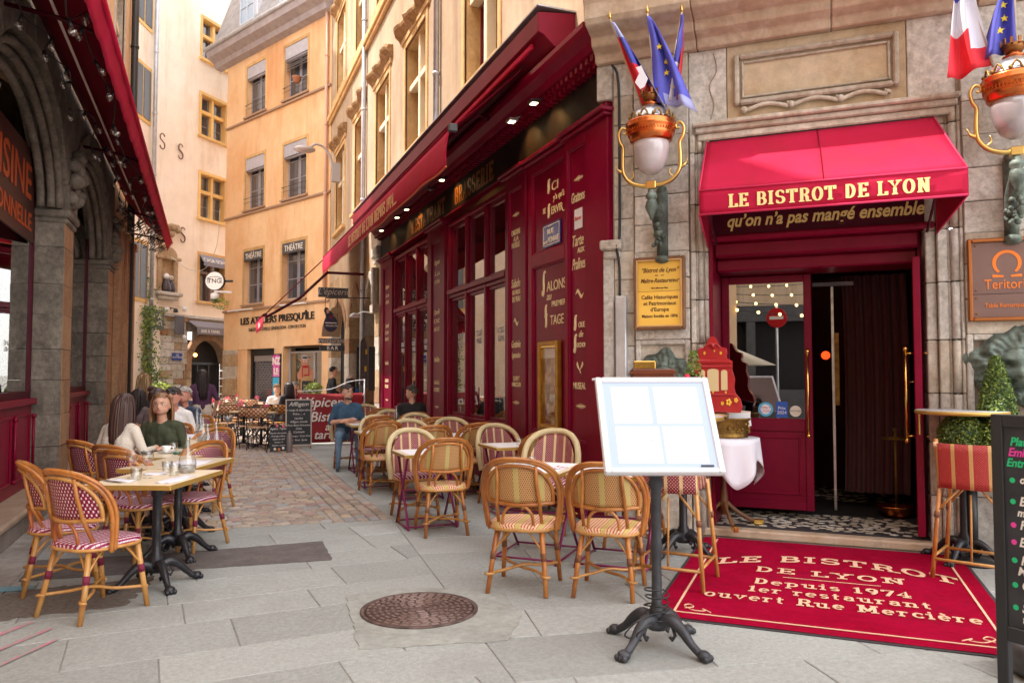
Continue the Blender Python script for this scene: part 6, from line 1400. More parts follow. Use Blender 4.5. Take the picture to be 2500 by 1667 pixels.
RT = [(2.60, 5.98, -43.5, 'folding table with two upturned glasses nearest the menu stand'), (3.12, 5.50, -43.5, 'folding table half hidden behind the glowing menu stand'), (2.08, 7.57, 0, 'first small folding table beside the cobbles with magenta crossed legs'), (3.17, 7.95, 0, 'folding table with two glasses below the brass menu case'),
      (2.45, 9.3, 0, 'second folding table on the cobble side'), (3.14, 9.55, 0, 'folding table with glasses under the near shop window'), (2.20, 10.42, 0, 'third folding table beside the cobbles'), (3.02, 10.9, 0, 'wall side folding table in the middle row'), (2.36, 12.12, 0, 'folding table of the man in the denim shirt'), (2.95, 12.35, 0, 'folding table carrying the tall carafe'), (2.9, 14.3, 0, 'farthest folding table by the red front')]
for i, (x, y, d, l) in enumerate(RT): folding_table(l, x, y, d, *((.66, .74) if i < 2 else (.6, .6)))
# ---- glassware and crockery
def lathe_thing(name, label, cat, prof, m, x, y, z, seg=20, group=None, extra=None):
    o = MB().lathe(prof, seg=seg).out(name, m); o.location = (x, y, z); tag(o, label, cat, group); return o
CG = GLASSC
def carafe(label, x, y, z, water=True):
    o = thing('carafe', label, 'carafe', (x, y, z), 0, 'glass water carafes')
    MB().lathe([(.0, .004), (.055, .004), (.060, .02), (.064, .06), (.058, .11), (.036, .165), (.020, .205), (.0165, .245), (.021, .268), (.019, .268), (.0145, .245), (.017, .205)], seg=20, wob=lambda a, q: .03*sin(a*9+q*30) if .02 < q < .17 else 0).out('body', GLASSCF, o)
    if water: MB().lathe([(0, .010), (.053, .010), (.058, .04), (.059, .055), (0, .055)], seg=18).out('water', mat('water_fill', (.75, .78, .80), .05, trans=.7), o)
    return o
GLASSCF = glass('cut_glass', (.955, .965, .96), .14, .06)
for x, y, l in ((-.14, 6.31, 'clear carafe on the nearest left table'), (.0, 7.9, 'carafe on the cup table in front of the two women'), (.08, 8.3, 'carafe at the street edge behind the first two'), (-.05, 9.2, 'carafe on the fourth left table'), (-.08, 10.1, 'carafe on the fifth left table'), (-.14, 11.3, 'farthest carafe on the left tables')):
    carafe(l, x, y, .78)
carafe('tall carafe on the terrace table near the red front', 2.86, 12.3, .74)
def wine(label, x, y, z):
    o = thing('wine_glass', label, 'glass', (x, y, z), 0, 'stemmed wine glasses')
    MB().lathe([(0, .002), (.034, .004), (.006, .010), (.004, .02), (.004, .085), (.010, .095), (.034, .125), (.040, .155), (.036, .185), (.031, .20), (.029, .20), (.034, .185), (.038, .155), (.032, .127), (0, .098)], seg=18).out('bowl', CG, o)
    MB().lathe([(0, .10), (.028, .122), (.030, .126), (0, .126)], seg=14).out('wine', mat('rose_wine', (.75, .35, .38), .1, trans=.5), o); return o
wine('left stemmed wine glass on the nearest table', -.50, 6.12, .78); wine('right stemmed wine glass on the nearest table', -.395, 6.07, .78)
def tumbler(label, x, y, z, flip=False, g='drinking tumblers'):
    pr = [(0, .004), (.030, .004), (.034, .02), (.039, .085), (.036, .085), (.031, .02), (0, .012)]
    if flip: pr = [(.036, 0), (.039, .035), (.036, .065), (.022, .078), (0, .08)]
    return lathe_thing('tumbler', label, 'glass', pr, GLASSCF, x, y, z, 18, g)
tumbler('tumbler next to the wine glasses on the nearest left table', -.46, 5.98, .78); tumbler('tumbler beside the carafe on the nearest left table', -.22, 6.16, .78); tumbler('tumbler behind the carafe on the nearest left table', -.28, 6.36, .78)
for x, y, l in ((2.47, 6.10, 'upturned glass at the left on the table nearest the menu stand'), (2.59, 6.05, 'upturned glass at the right on the table nearest the menu stand'), (3.22, 7.86, 'upturned glass left of its pair below the menu case'), (3.34, 7.90, 'upturned glass right of its pair below the menu case'), (2.20, 7.66, 'upturned glass on the first small table beside the cobbles'), (2.55, 9.35, 'upturned glass on the second cobble side table'), (3.2, 9.6, 'upturned glass under the near shop window'), (3.02, 12.2, 'glass beside the tall carafe')):
    tumbler(l, x, y, .742, True, 'upturned glasses on the terrace tables')
tumbler('iced drink glass in front of the man in denim', 2.40, 12.1, .742)
def flat(name, label, cat, x, y, z, w, l, deg, m, t=.004, group=None):
    o = MB().grid(lambda u, v: (w*(u-.5), l*(v-.5), t+.003*sin(u*9+v*5)), 8, 8).out(name, m, solid=t, loc=(x, y, z), rz=radians(deg)); return tag(o, label, cat, group)
GN = 'white napkins and place papers'
for x, y, w, l, d, t in ((-.20, 5.92, .10, .40, -25, 'rolled white napkin along the front edge of the nearest table'), (-.56, 5.98, .12, .20, 40, 'white napkin with cutlery at the left corner of the nearest table'), (-.36, 6.30, .15, .12, 10, 'folded white napkin in the middle of the nearest table'),
                         (-.15, 6.95, .28, .40, -20, 'white napkin on the second left table'), (-.22, 9.95, .30, .55, -20, 'long white paper on the fifth left table'), (2.22, 12.0, .25, .12, 0, 'white napkin before the man in denim')): flat('napkin', t, 'napkin', x, y, .78 if x < 1 else .742, w, l, d, LINEN, group=GN)
flat('place_card', 'small magenta and white card on the table nearest the menu stand', 'card', 2.72, 5.80, .743, .16, .1, 30, mat('magenta_print', (.6, .12, .25), .6, c2=(.85, .8, .85), scale=30, lo=.45, hi=.5))
def knife(x, y, z, d, l):
    o = MB().box(-.008, .008, -.10, .10, 0, .004).out('cutlery', SILV, loc=(x, y, z), rz=radians(d)); tag(o, l, 'cutlery'); return o
knife(-.60, 5.93, .787, 40, 'knife lying on the napkin at the corner of the nearest table'); knife(2.5, 5.8, .745, -20, 'knife on the paper of the table nearest the menu stand')
cp = thing('coffee_cup', 'white coffee cup on its saucer in front of the woman in green', 'cup', (-.36, 7.93, .78))
MB().lathe([(0, .0), (.03, 0), (.075, .012), (.077, .015), (.03, .006), (0, .006)], seg=20).out('saucer', CHINA, cp); MB().lathe([(.022, .01), (.036, .03), (.042, .07), (.039, .07), (.032, .03), (0, .02)], seg=18).tube(smoothpath([(.038, 0, .06), (.062, 0, .055), (.058, 0, .03), (.036, 0, .028)], 3), .005, 6).out('cup', CHINA, cp)
lathe_thing('ashtray', 'dark glass ashtray beside the coffee cup', 'ashtray', [(0, .004), (.04, .004), (.055, .03), (.048, .03), (.036, .012), (0, .012)], mat('dark_glass', (.03, .03, .035), .1, spec=.8), -.52, 7.85, .78, 16)
lathe_thing('glass_dish', 'green glass dish by the coffee cup', 'dish', [(0, .004), (.035, .004), (.045, .02), (.04, .02), (0, .01)], mat('green_glass', (.02, .16, .12), .1, spec=.8), -.26, 7.80, .78, 16)
tumbler('tumbler behind the coffee cup', -.30, 8.06, .78)
lathe_thing('saucer', 'white saucer near the street edge of the cup table', 'saucer', [(0, 0), (.03, 0), (.075, .012), (.077, .015), (0, .005)], CHINA, .06, 8.06, .78)
# ================================================================ MENU STAND
ms = thing('menu_stand', 'glowing white menu board on a black post with clawed cast iron base', 'menu stand', (2.36, 3.73, 0))
claw_base(ms, .99, .30, 4, mat('grey_cast_iron', (.035, .037, .045), .45, .3, c2=(.07, .07, .08), scale=9, bump=.25, bscale=30), rot=radians(-68), rcol=.030)
TL_, TR_, BL_, BR_ = [Vector(v)-Vector((2.36, 3.73, 0)) for v in ((2.106, 3.979, 1.502), (2.716, 3.736, 1.502), (2.015, 3.694, .985), (2.63, 3.448, .985))]
X_ = (TR_-TL_).normalized(); Y_ = (TL_-BL_).normalized(); Z_ = X_.cross(Y_).normalized(); c_ = (TL_+TR_+BL_+BR_)/4
Tm = Matrix((X_.to_4d(), Y_.to_4d(), Z_.to_4d(), (0, 0, 0, 1))).transposed(); Tm = Matrix.Translation(c_) @ Matrix([[X_.x, Y_.x, Z_.x, 0], [X_.y, Y_.y, Z_.y, 0], [X_.z, Y_.z, Z_.z, 0], [0, 0, 0, 1]])
wd, hg = (TR_-TL_).length, (TL_-BL_).length
WM = mat('white_aluminium', (.74, .74, .78), .35, .1)
b = MB(Tm); b.box(-wd/2, wd/2, -hg/2, hg/2, -.045, -.005); b.out('case', WM, ms, bev=.008)
b = MB(Tm); b.box(-wd/2, -wd/2+.035, -hg/2, hg/2, -.005, .012); b.box(wd/2-.035, wd/2, -hg/2, hg/2, -.005, .012); b.box(-wd/2+.035, wd/2-.035, -hg/2, -hg/2+.03, -.005, .012); b.box(-wd/2+.035, wd/2-.035, hg/2-.035, hg/2, -.005, .012); b.out('frame', WM, ms, bev=.006)
MB(Tm).box(-wd/2+.035, wd/2-.035, -hg/2+.03, hg/2-.035, -.005, .002).out('light_panel', mat('backlight', (.27, .33, .47), .6, emis=(.70, .80, 1.0), estr=.13), ms)
PGL = mat('lit_page', (.62, .62, .64), .7, emis=(1, 1, 1), estr=.14)
for (a, b_, c, d) in ((-.245, -.03, .0, .235), (.0, .25, .0, .235), (-.245, -.0, -.24, -.02), (.02, .25, -.24, -.02)):
    MB(Tm).box(a, b_, c, d, .002, .004).out('menu_page', PGL, ms)
    ln_ = MB(Tm)
    for k in range(11):
        z = d-.03-k*.018; q = random.uniform(.05, .9); ln_.box(a+.03, a+.03+(b_-a-.06)*(.4+.5*random.random()), z, z+.003, .0042, .0048)
    tag(ln_.out('print_lines', mat('faint_print', (.40, .42, .50), .8, emis=(.8, .8, .85), estr=.10), ms), kind='stuff')
MB(Tm).tube([(-wd/2+.03, hg/2+.002, -.02), (-wd/2-.015, hg/2+.0, -.02)], .008, 8).out('knob', WM, ms)
MB(Tm).box(.2, .27, -hg/2+.035, -hg/2+.045, .004, .01).out('clip', BLACK, ms)
MB().tube([(0, 0, .95), (0, 0, 1.12)], .042, 12).cbox((0, 0, 1.13), (.12, .10, .06)).out('bracket', BLACK, ms)
cw = MB(); random.seed(2)
P = [(0+(.055+.01*(k % 3))*cos(k*.9), (.055+.01*(k % 4))*sin(k*.9), .13+.006*k) for k in range(34)]
cw.tube(smoothpath(P, 3), .0045, 6); P = smoothpath([(-.05, -.05, .2), (-.16, -.08, .19), (-.22, -.05, .13), (-.2, .0, .08), (-.14, -.06, .07), (-.19, -.1, .12), (-.12, -.12, .17), (-.06, -.06, .15)], 5); cw.tube(P, .0045, 6); cw.out('coiled_cable', BLACK, ms)
# ================================================================ RUG
rg = thing('entrance_rug', 'crimson rug with cream lettering Le Bistrot de Lyon before the entrance', 'rug', **F2)
MB().box(.86, 2.98, -2.63, -.08, .001, .0062).out('border', RUGE, rg)
MB().grid(lambda u, v: (.885+2.07*u, -2.605+2.50*v, .0105+.0008*sin(u*23+v*5)+.0008*sin(v*31+u*7)), 60, 60).out('pile', RUG, rg)
Tt = lambda x, y: Matrix.Translation((x, y, .0145)) @ Matrix.Rotation(radians(-90), 4, 'X')
fm = MB(); fm.box(1.0, 2.85, -2.50, -2.485, .0125, .0150); fm.box(1.0, 1.015, -2.485, -.2, .0125, .0150); fm.box(2.835, 2.85, -2.485, -.2, .0125, .0150); fm.out('gold_line', RUGL, rg)
def rugslab(s, h, y, x0, x1, arc=None, th=.2, tn=.09):
    w = slab_width(s)*h; sx = (x1-x0)/w; a = None
    o = slab(s, h, 0, 0, 0, RUGL, rg, wide=sx, thick=th/ max(1, sx*.75), tn=tn) if False else slab(s, h, 0, 0, 0, RUGL, rg, wide=sx, thick=th*.78/ (1+(sx-1)*.35), thin=tn, arc=arc)
    o.matrix_local = Tt((x0+x1)/2, -y); return o
rugslab('LE BISTROT', .20, .84, 1.10, 2.82, arc=lambda X: -.42*X*X)
rugslab('DE LYON', .155, 1.27, 1.40, 2.46)
MB().box(1.62, 2.28, -1.375, -1.367, .0125, .0150).out('gold_line', RUGL, rg)
rugslab('Depuis 1974', .15, 1.63, 1.42, 2.46); rugslab('1er restaurant', .15, 1.85, 1.40, 2.55); rugslab('ouvert Rue Mercière', .155, 2.08, 1.13, 2.80)
for x, s in ((1.06, 1), (2.79, -1)):
    P = smoothpath([(x, -2.40, .0135), (x+s*.05, -2.36, .0135), (x+s*.02, -2.31, .0135), (x-s*.01, -2.35, .0135), (x+s*.06, -2.43, .0135), (x+s*.13, -2.42, .0135), (x+s*.11, -2.38, .0135), (x+s*.17, -2.44, .0135)], 5); MB().tube(P, .004, 5).out('corner_scroll', RUGL, rg)
# ================================================================ SMALL TABLE WITH CLOTH, BASIN, CABINET
tp = FP(1.03, .14, .088)
rt = thing('pedestal_table', 'small pedestal table with gilt feet under a white cloth at the doorway', 'table', tp, F2['rz'])
MB().lathe([(.0, .80), (.33, .80), (.33, .825), (0, .825)], seg=28).out('tabletop', WOODD, rt); MB().lathe([(.03, .1), (.045, .2), (.022, .4), (.04, .6), (.03, .78), (.06, .80)], seg=12).out('column', WOODD, rt)
for k in range(4):
    a = k*pi/2+.4; l_ = MB().tube(smoothpath([(.02*cos(a), .02*sin(a), .22), (.12*cos(a), .12*sin(a), .13), (.27*cos(a), .27*sin(a), .04), (.33*cos(a), .33*sin(a), .03)], 4), .02, 8).out('leg', WOODD, rt); MB().cbox((.33*cos(a), .33*sin(a), .025), (.10, .045, .05), rz=a).out('gilt_foot', BRASS, l_, bev=.006)
def cloth(u, v):
    a = u*2*pi
    if v < .5: r = .335*v*2; return (r*cos(a), r*sin(a), .83)
    t = (v-.5)*2; cr_ = abs(sin(2*a+.5))**1.5; L = .20+.26*cr_; f = .035*sin(a*9+1)*t; r = .337+.02*t+f*.8-.03*cr_*t
    return (r*cos(a), r*sin(a), .83-L*t)
tag(MB().grid(cloth, 120, 14).out('tablecloth', LINEN, solid=.003, loc=tp, rz=F2['rz']), 'white cloth hanging in points over the small round doorway table', 'tablecloth')
bs = thing('brass_basin', 'oval embossed brass basin standing on the white cloth', 'basin', (tp[0], tp[1], tp[2]+.832), F2['rz'])
MB().lathe([(.0, .0), (.22, .0), (.235, .012), (.225, .02), (.235, .05), (.245, .16), (.262, .175), (.265, .19), (.25, .19), (.235, .16), (.225, .03), (0, .03)], seg=36, sx=1, sy=.72).out('bowl', OBRASS, bs)
em = MB(); random.seed(3)
for k in range(60):
    a = random.uniform(0, 2*pi); em.sphere((.241*cos(a), .241*.72*sin(a), random.uniform(.05, .145)), random.uniform(.010, .018), 6, 4)
tag(em.out('embossing', OBRASS, bs), kind='stuff')
pp = thing('menu_papers', 'cream menu papers and a black folder propped in the brass basin', 'papers', (tp[0], tp[1], tp[2]+.90), F2['rz'])
MB().cbox((.14, .02, .12), (.22, .006, .15), rx=-.3, ry=.1).out('paper', mat('cream_paper', (.68, .52, .42), .7), pp); MB().cbox((.16, -.02, .10), (.20, .006, .13), rx=-.2, ry=-.12).out('paper', PAPER, pp); MB().cbox((.06, .06, .16), (.26, .01, .2), rx=-.2, ry=.2).out('folder', BLACK, pp)
cbp = FP(.97, -.09, 1.17)
oc = thing('red_cabinet', 'carved bright red miniature cabinet with three cream panels and gilt flowers', 'cabinet', cbp, F2['rz']+.1); oc.scale = (.82, .8, 1.04)
RC = mat('lacquer_red', (.44, .008, .015), .3, coat=.4, c2=(.5, .02, .02), scale=4)
prof = [(-.20, 0), (.30, 0), (.325, .05), (.30, .12), (.25, .17), (.235, .22), (.245, .30), (.215, .38), (.22, .46), (.165, .48), (.15, .50), (.165, .53), (.155, .575), (.10, .585), (.065, .62), (.04, .67), (.0, .685), (-.04, .67), (-.065, .62), (-.10, .585), (-.155, .575), (-.165, .53), (-.15, .5), (-.165, .48), (-.21, .46), (-.2, .38)]
MB().prism([(x, -.07, z) for x, z in prof], (0, .14, 0)).out('carcass', RC, oc, bev=.006)
CRP = mat('cream_panel', (.66, .50, .26), .6)
for x0, x1, z0, z1 in ((-.155, -.085, .20, .36), (-.06, .065, .19, .37), (.09, .16, .20, .36)):
    P = [(x0, -.078, z0), (x1, -.078, z0)]+[((x0+x1)/2+(x1-x0)/2*cos(a), -.078, z1+.02*sin(a)) for a in [pi*k/8 for k in range(9)]]; MB().prism(P, (0, .012, 0)).out('cream_panel', CRP, oc); 
MB().box(-.20, .20, -.09, .07, .44, .47).box(-.19, .22, -.085, .07, .40, .415).box(-.20, .24, -.085, .07, .15, .165).out('moulding', RC, oc, bev=.005)
MB().tube([(.08*cos(a), -.075, .575+.04*sin(a)) for a in [pi*k/10 for k in range(11)]], .012, 6).sphere((0, -.075, .60), .03, 8, 6).out('carving', RC, oc)
fg = mat('gilt_flower', (.85, .50, .05), .4, .4)
for x, z, r in ((.02, .55, .008), (-.09, .53, .012), (.09, .53, .012), (.17, .09, .028), (.25, .11, .02), (.10, .08, .016), (-.1, .09, .02), (.14, .18, .01), (0, .18, .01)):
    f = MB()
    for k in range(5): f.sphere((x+r*.7*cos(k*1.257), -.078, z+r*.7*sin(k*1.257)), r*.55, 6, 4, (1, .5, 1))
    f.out('flower', fg, oc)
lathe_thing('wooden_disc', 'round pale wooden disc under the red cabinet', 'wooden disc', [(0, 0), (.12, 0), (.125, .02), (.12, .03), (0, .03)], WOODL, *FP(.98, -.02, 1.125))
# high round bar table on the left with potted plant and wooden box
def bar_table(label, p, top, r=.34, h=1.17):
    o = thing('bar_table', label, 'bar table', p); MB().lathe([(0, h-.03), (r, h-.03), (r+.004, h-.02), (r+.004, h-.004), (r-.004, h), (0, h)], seg=36).out('tabletop', top, o)
    MB().lathe([(r+.001, h-.034), (r+.008, h-.03), (r+.008, h-.006), (r+.001, h-.002)], seg=36).out('edge_band', TEDGE, o); claw_base(o, h-.03, .30, 4, rot=.3, rcol=.036); return o
bar_table('high round bar table hidden behind the menu stand carrying a plant and box', (3.78, 5.55, 0), mat('grey_marble', (.5, .5, .54), .3, c2=(.6, .6, .63), scale=4))
bar_table('high round brass rimmed bar table at the right of the entrance', (5.76, 4.47, 0), MATS['grey_marble'], r=.34, h=1.23)
wb = thing('wooden_box', 'dark mahogany box with a brass topped lid behind the menu stand', 'box', (3.62, 5.78, 1.17), radians(-35))
MB().box(-.16, .20, -.09, .09, 0, .40).out('body', mat('mahogany', (.13, .03, .015), .35, c2=(.2, .05, .02), scale=6), wb, bev=.008); MB().box(-.15, .04, -.07, .07, .40, .47).out('brass_drawer', BRASS, wb, bev=.006); MB().box(-.18, .22, -.10, .10, .36, .38).out('moulding', MATS['mahogany'], wb)
def plant_pot(name, label, p, n, size, mats, shape, pot=True, cat='plant'):
    o = thing(name, label, cat, p)
    m = MB(); global mb_pal; mb_pal = list(range(len(mats))); leaves(m, n, shape, size); tag(m.out('foliage', mats, o), kind='stuff'); mb_pal = [0]; return o
random.seed(12)
def cone_f(h, r, z0=0): 
    def f():
        t = random.random()**1.3; a = random.uniform(0, 2*pi); rr = r*(1-t)**.7*(.75+.3*random.random())+.02; v = Vector((cos(a), sin(a), .3)); return Vector((rr*cos(a), rr*sin(a), z0+h*t)), v
    return f
def ball_f(r, z0, sq=1, cx=0, cy=0):
    def f():
        v = Vector((random.gauss(0, 1), random.gauss(0, 1), random.gauss(0, 1))).normalized(); k = r*(.86+.16*random.random()+.03*sin(v.x*9)*sin(v.z*11)); return Vector((cx+v.x*k, cy+v.y*k, z0+v.z*k*sq)), v
    return f
s1 = plant_pot('potted_shrub', 'little bright green shrub on the bar table beside the red cabinet', (3.95, 5.62, 1.17), 900, .014, [LEAF, LEAFL], cone_f(.50, .10, .06))
MB().lathe([(.05, 0), (.075, .10), (.07, .10), (0, .09)], seg=14).out('pot', BLACK, s1); MB().sphere((-.09, -.03, .33), .028, 8, 6).out('red_flower', mat('red_petal', (.6, .01, .06), .5), s1)
# topiary planter on the right
for (nm, lab, p, shape, n) in (('topiary_cone', 'clipped box cone rising behind the red stool at the right', (5.93, 4.29, 0), cone_f(.62, .16, 1.05), 6000), ('topiary_ball', 'clipped box ball nearest the chalkboard', (5.84, 4.20, 0), ball_f(.20, .98), 4800), ('topiary_ball', 'clipped box ball to the left of its pair behind the red stool', (5.66, 4.40, 0), ball_f(.175, 1.03), 4200)):
    o = plant_pot(nm, lab, p, n, .0125, [LEAF, LEAF, LEAFL, LEAFD], shape, cat='topiary')
    if nm == 'topiary_cone': MB().lathe([(0, 1.02), (.12, 1.05), (.11, 1.2), (.06, 1.5), (.02, 1.66), (0, 1.68)], seg=14).out('inner_growth', LEAFD, o)
    else: MB().sphere((0, 0, 1.02 if 'chalk' in lab else 1.06), .15 if 'chalk' in lab else .135, 12, 10).out('inner_growth', LEAFD, o)
pt = thing('planter', 'black planter stand holding the clipped box plants', 'planter', (5.90, 4.32, 0), radians(-40)); MB().box(-.30, .30, -.14, .14, .66, .88).out('trough', BLACK, pt, bev=.01)
for x in (-.15, .15): MB().tube([(x, 0, .05), (x, 0, .62)], .038, 10).out('post', BLACK, pt); MB().lathe([(0, 0), (.20, 0), (.20, .02), (.05, .05), (0, .06)], (x, 0, 0), 16).out('foot', BLACK, pt)
# ---- bar stools
def bar_stool(label, p, deg, wv, h=.74, back=.26, group='woven bar stools'):
    o = thing('bar_stool', label, 'bar stool', p, radians(deg), group); w, d = .20, .19
    MB().box(-w, w, -d, d, h-.03, h).out('seat', wv, o, bev=.01)
    pts = {(-1, -1): None, (1, -1): None, (-1, 1): None, (1, 1): None}
    for sx, sy in pts: l = MB().tube([(sx*w*.98, sy*d*.98, h), (sx*(w+.055), sy*(d+.055), 0)], .016, 8).out('leg', RATT if wv is WF else RATTL, o); MB().tube([(sx*(w+.018), sy*(d+.018), .50), (sx*(w+.022), sy*(d+.022), .455)], .019, 8).out('binding', BINDT, l)
    for sx in (-1, 1): MB().tube([(sx*w*1.0, -d, h-.02), (sx*w*1.08, -d-.03, h+back+.02)], .016, 8).out('back_post', RATT, o); MB().sphere((sx*w*1.08, -d-.03, h+back-.02), .021, 8, 6, (1, 1, 1.2)).out('binding', RUGL, o)
    MB().grid(lambda u, v: (w*1.06*(2*u-1), -d-.03*v-.01-.05*(1-(2*u-1)**2), h-.06+(back+.05)*v), 14, 6, pat=lambda u, v: (w*2*u, back*v, 0)).out('backrest', wv, o, solid=.012)
    for sx in (-1, 1):
        MB().grid(lambda u, v: (sx*(w*.99+.012), -d+.30*u*(1-.35*v), h-.06+(back*.45)*v+.02), 6, 3, pat=lambda u, v: (.3*u, .2*v, 0)).out('side_skirt', wv, o, solid=.01)
        MB().tube([(sx*(w+.042), -(d+.042), .17), (sx*(w+.042), (d+.042), .17)], .011, 6).out('foot_rail', RATTL, o)
    for sy in (-1, 1):
        MB().tube([(-(w+.046), sy*(d+.046), .15), ((w+.046), sy*(d+.046), .15)], .012, 6).out('foot_rail', RATTL, o)
        for sx in (-1, 1): MB().tube([(sx*(w+.02), sy*(d+.02), .50), (sx*.05, sy*(d), h-.035)], .009, 6).out('brace', RATTL, o)
    MB().tube([(0, -(d+.03), .15), (0, -d, h-.1)], .008, 6).out('centre_rail', RATTL, o)
    return o
bar_stool('bar stool with a crimson and cream woven back behind the menu stand post', (3.22, 4.83, 0), -48, WC)
bar_stool('bar stool with scarlet woven back beside the chalkboard at the right', (5.38, 4.08, 0), -62, WF, .74, .28)
# ================================================================ CHALKBOARD AT THE RIGHT EDGE
cbd = thing('chalkboard', 'tall black framed chalkboard with coloured dots at the right edge', 'chalkboard', (3.56, 2.60, 0), atan2(-.99, -.136)+.20)
MB().box(0, .055, -.02, .02, 0, 1.33).box(.70, .755, -.02, .02, 0, 1.33).box(.055, .70, -.02, .02, 1.27, 1.33).box(.055, .70, -.02, .02, .26, .33).out('frame', BLACK, cbd, bev=.004)
MB().box(.055, .70, -.008, .008, .33, 1.27).out('slate', CHALK, cbd)
bk = MB(Matrix.Rotation(radians(-17), 4, 'X')); bk.box(0, .05, .02, .05, .0, 1.30).box(.70, .75, .02, .05, 0, 1.30); 
MB().tube([(.03, .03, 1.28), (.03, .42, .02)], .022, 6).tube([(.72, .03, 1.28), (.72, .42, .02)], .022, 6).out('rear_leg', BLACK, cbd)
CG_, CP_ = mat('green_chalk', (.02, .55, .22), .8), mat('pink_chalk', (.80, .06, .38), .8)
for s_, z, m_, x, sz in (('Plat + dessert', 1.185, CG_, .085, .055), ('Emincé', 1.135, CP_, .075, .055), ('Entrée + plat', 1.085, CG_, .065, .055), ('œuf cocotte', 1.01, WHITEL, .125, .05), ('maison', .965, WHITEL, .15, .05), ('Bavette', .905, WHITEL, .12, .06), ('moutarde', .855, WHITEL, .11, .05), ('Filet de', .795, WHITEL, .12, .06), ('Eglefin', .715, WHITEL, .115, .06), ('Fraises', .63, WHITEL, .12, .06), ('Mellba', .58, WHITEL, .105, .055), ('Clafoutis', .515, WHITEL, .12, .06), ('maison', .465, WHITEL, .13, .05), ('Salade', .41, WHITEL, .12, .06), ('thé vert', .36, WHITEL, .12, .055)):
    text(s_, sz, x, z, -.0095, m_, cbd, align='LEFT', shear=.25, bold=.0015, ext=.0005, sx=.9)
for z, m_ in ((1.02, CG_), (.92, CG_), (.81, CP_), (.73, CP_), (.645, CG_), (.53, CG_), (.425, CG_)): MB().prism([(.092+.013*cos(a), -.0095, z+.013*sin(a)) for a in [2*pi*k/14 for k in range(14)]], (0, .001, 0)).out('dot', m_, cbd)
lathe_thing('round_weight', 'dark grey rounded plastic weight standing under the chalkboard', 'weight', [(0, 0), (.16, .0), (.20, .03), (.225, .09), (.22, .15), (.18, .19), (.10, .20), (0, .20)], mat('grey_plastic', (.055, .05, .055), .35, c2=(.08, .075, .08), scale=20), 3.98, 2.62, 0, 32)
# ================================================================ LEFT AWNING, STRING LIGHTS
la = thing('arcade_awning', 'red awning with scalloped edge running along the arcade on the left', 'awning', **FL)
def lcan(u, v): return (1.2+17.0*u, -.02-.80*v, 5.05-.65*v-.03*sin(pi*v))
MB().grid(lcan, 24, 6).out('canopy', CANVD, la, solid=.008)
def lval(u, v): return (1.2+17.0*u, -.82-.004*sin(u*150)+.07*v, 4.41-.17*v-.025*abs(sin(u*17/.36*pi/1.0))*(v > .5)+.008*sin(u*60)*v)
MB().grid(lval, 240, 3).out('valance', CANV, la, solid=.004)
MB().tube([(1.2, -.82, 4.415), (18.2, -.82, 4.415)], .028, 8).out('front_bar', CANV, la)
MB().tube([(1.2, -.36, 4.62), (18.2, -.36, 4.62)], .014, 8).out('pale_rail', mat('pale_rail', (.7, .55, .5), .4), la)
for y in (3, 7.2, 11.4, 15.6, 18.1): MB().tube([(y, -.02, 4.55), (y, -.4, 4.5), (y, -.80, 4.38)], .02, 6).out('arm', DRED, la)
random.seed(44)
slt = thing('string_lights', 'black cable garland of clear round bulbs hanging beneath the arcade awning', 'string lights', **FL)
BLB = glass('bulb_glass', (.95, .93, .9), .25, .05)
bm = MB().sphere((0, 0, -.105), .034, 10, 8).mesh('bulb', [BLB]); sk = MB().tube([(0, 0, 0), (0, 0, -.07)], .015, 8).mesh('socket', [BLACK]); fil = mat('warm_filament', (1, .6, .3), .5, emis=(1, .6, .25), estr=1.5)
for run, (y0, yoff, zb) in enumerate(((3.6, -.62, 4.36), (5.2, -.26, 4.46))):
    P = []; y = y0
    while y < 17.9: P.append((y, yoff+random.uniform(-.10, .10), zb+random.uniform(-.12, .10)-.05*((y-y0) % 1.5 > .7))); y += random.uniform(.32, .62)
    SP = smoothpath(P, 4); MB().tube(SP, .007, 5).out('cable', BLACK, slt)
    for p in P[::1]:
        s_ = bpy.data.objects.new('socket', sk); COL.objects.link(s_); s_.parent = slt; s_.location = p; s_.rotation_euler = (random.uniform(-.7, .7), random.uniform(-.7, .7), 0)
        b_ = bpy.data.objects.new('bulb', bm); COL.objects.link(b_); b_.parent = s_
P = smoothpath([(4.6+.5*cos(a)*.4, -.5+.12*sin(a), 4.30+.14*sin(a*1.3)) for a in [k*.7 for k in range(14)]], 3); MB().tube(P, .008, 5).out('cable', BLACK, slt)
bn = MB(); 
for k in range(60): q = (14+random.uniform(0, 4), -.45+random.uniform(-.3, .3), 4.36+random.uniform(-.14, .1)); bn.tube(smoothpath([q, (q[0]+.1, q[1]+.06, q[2]-.08), (q[0]+.2, q[1]-.04, q[2])], 3), .009, 4)
tag(bn.out('tangled_cable', BLACK, slt), kind='stuff')
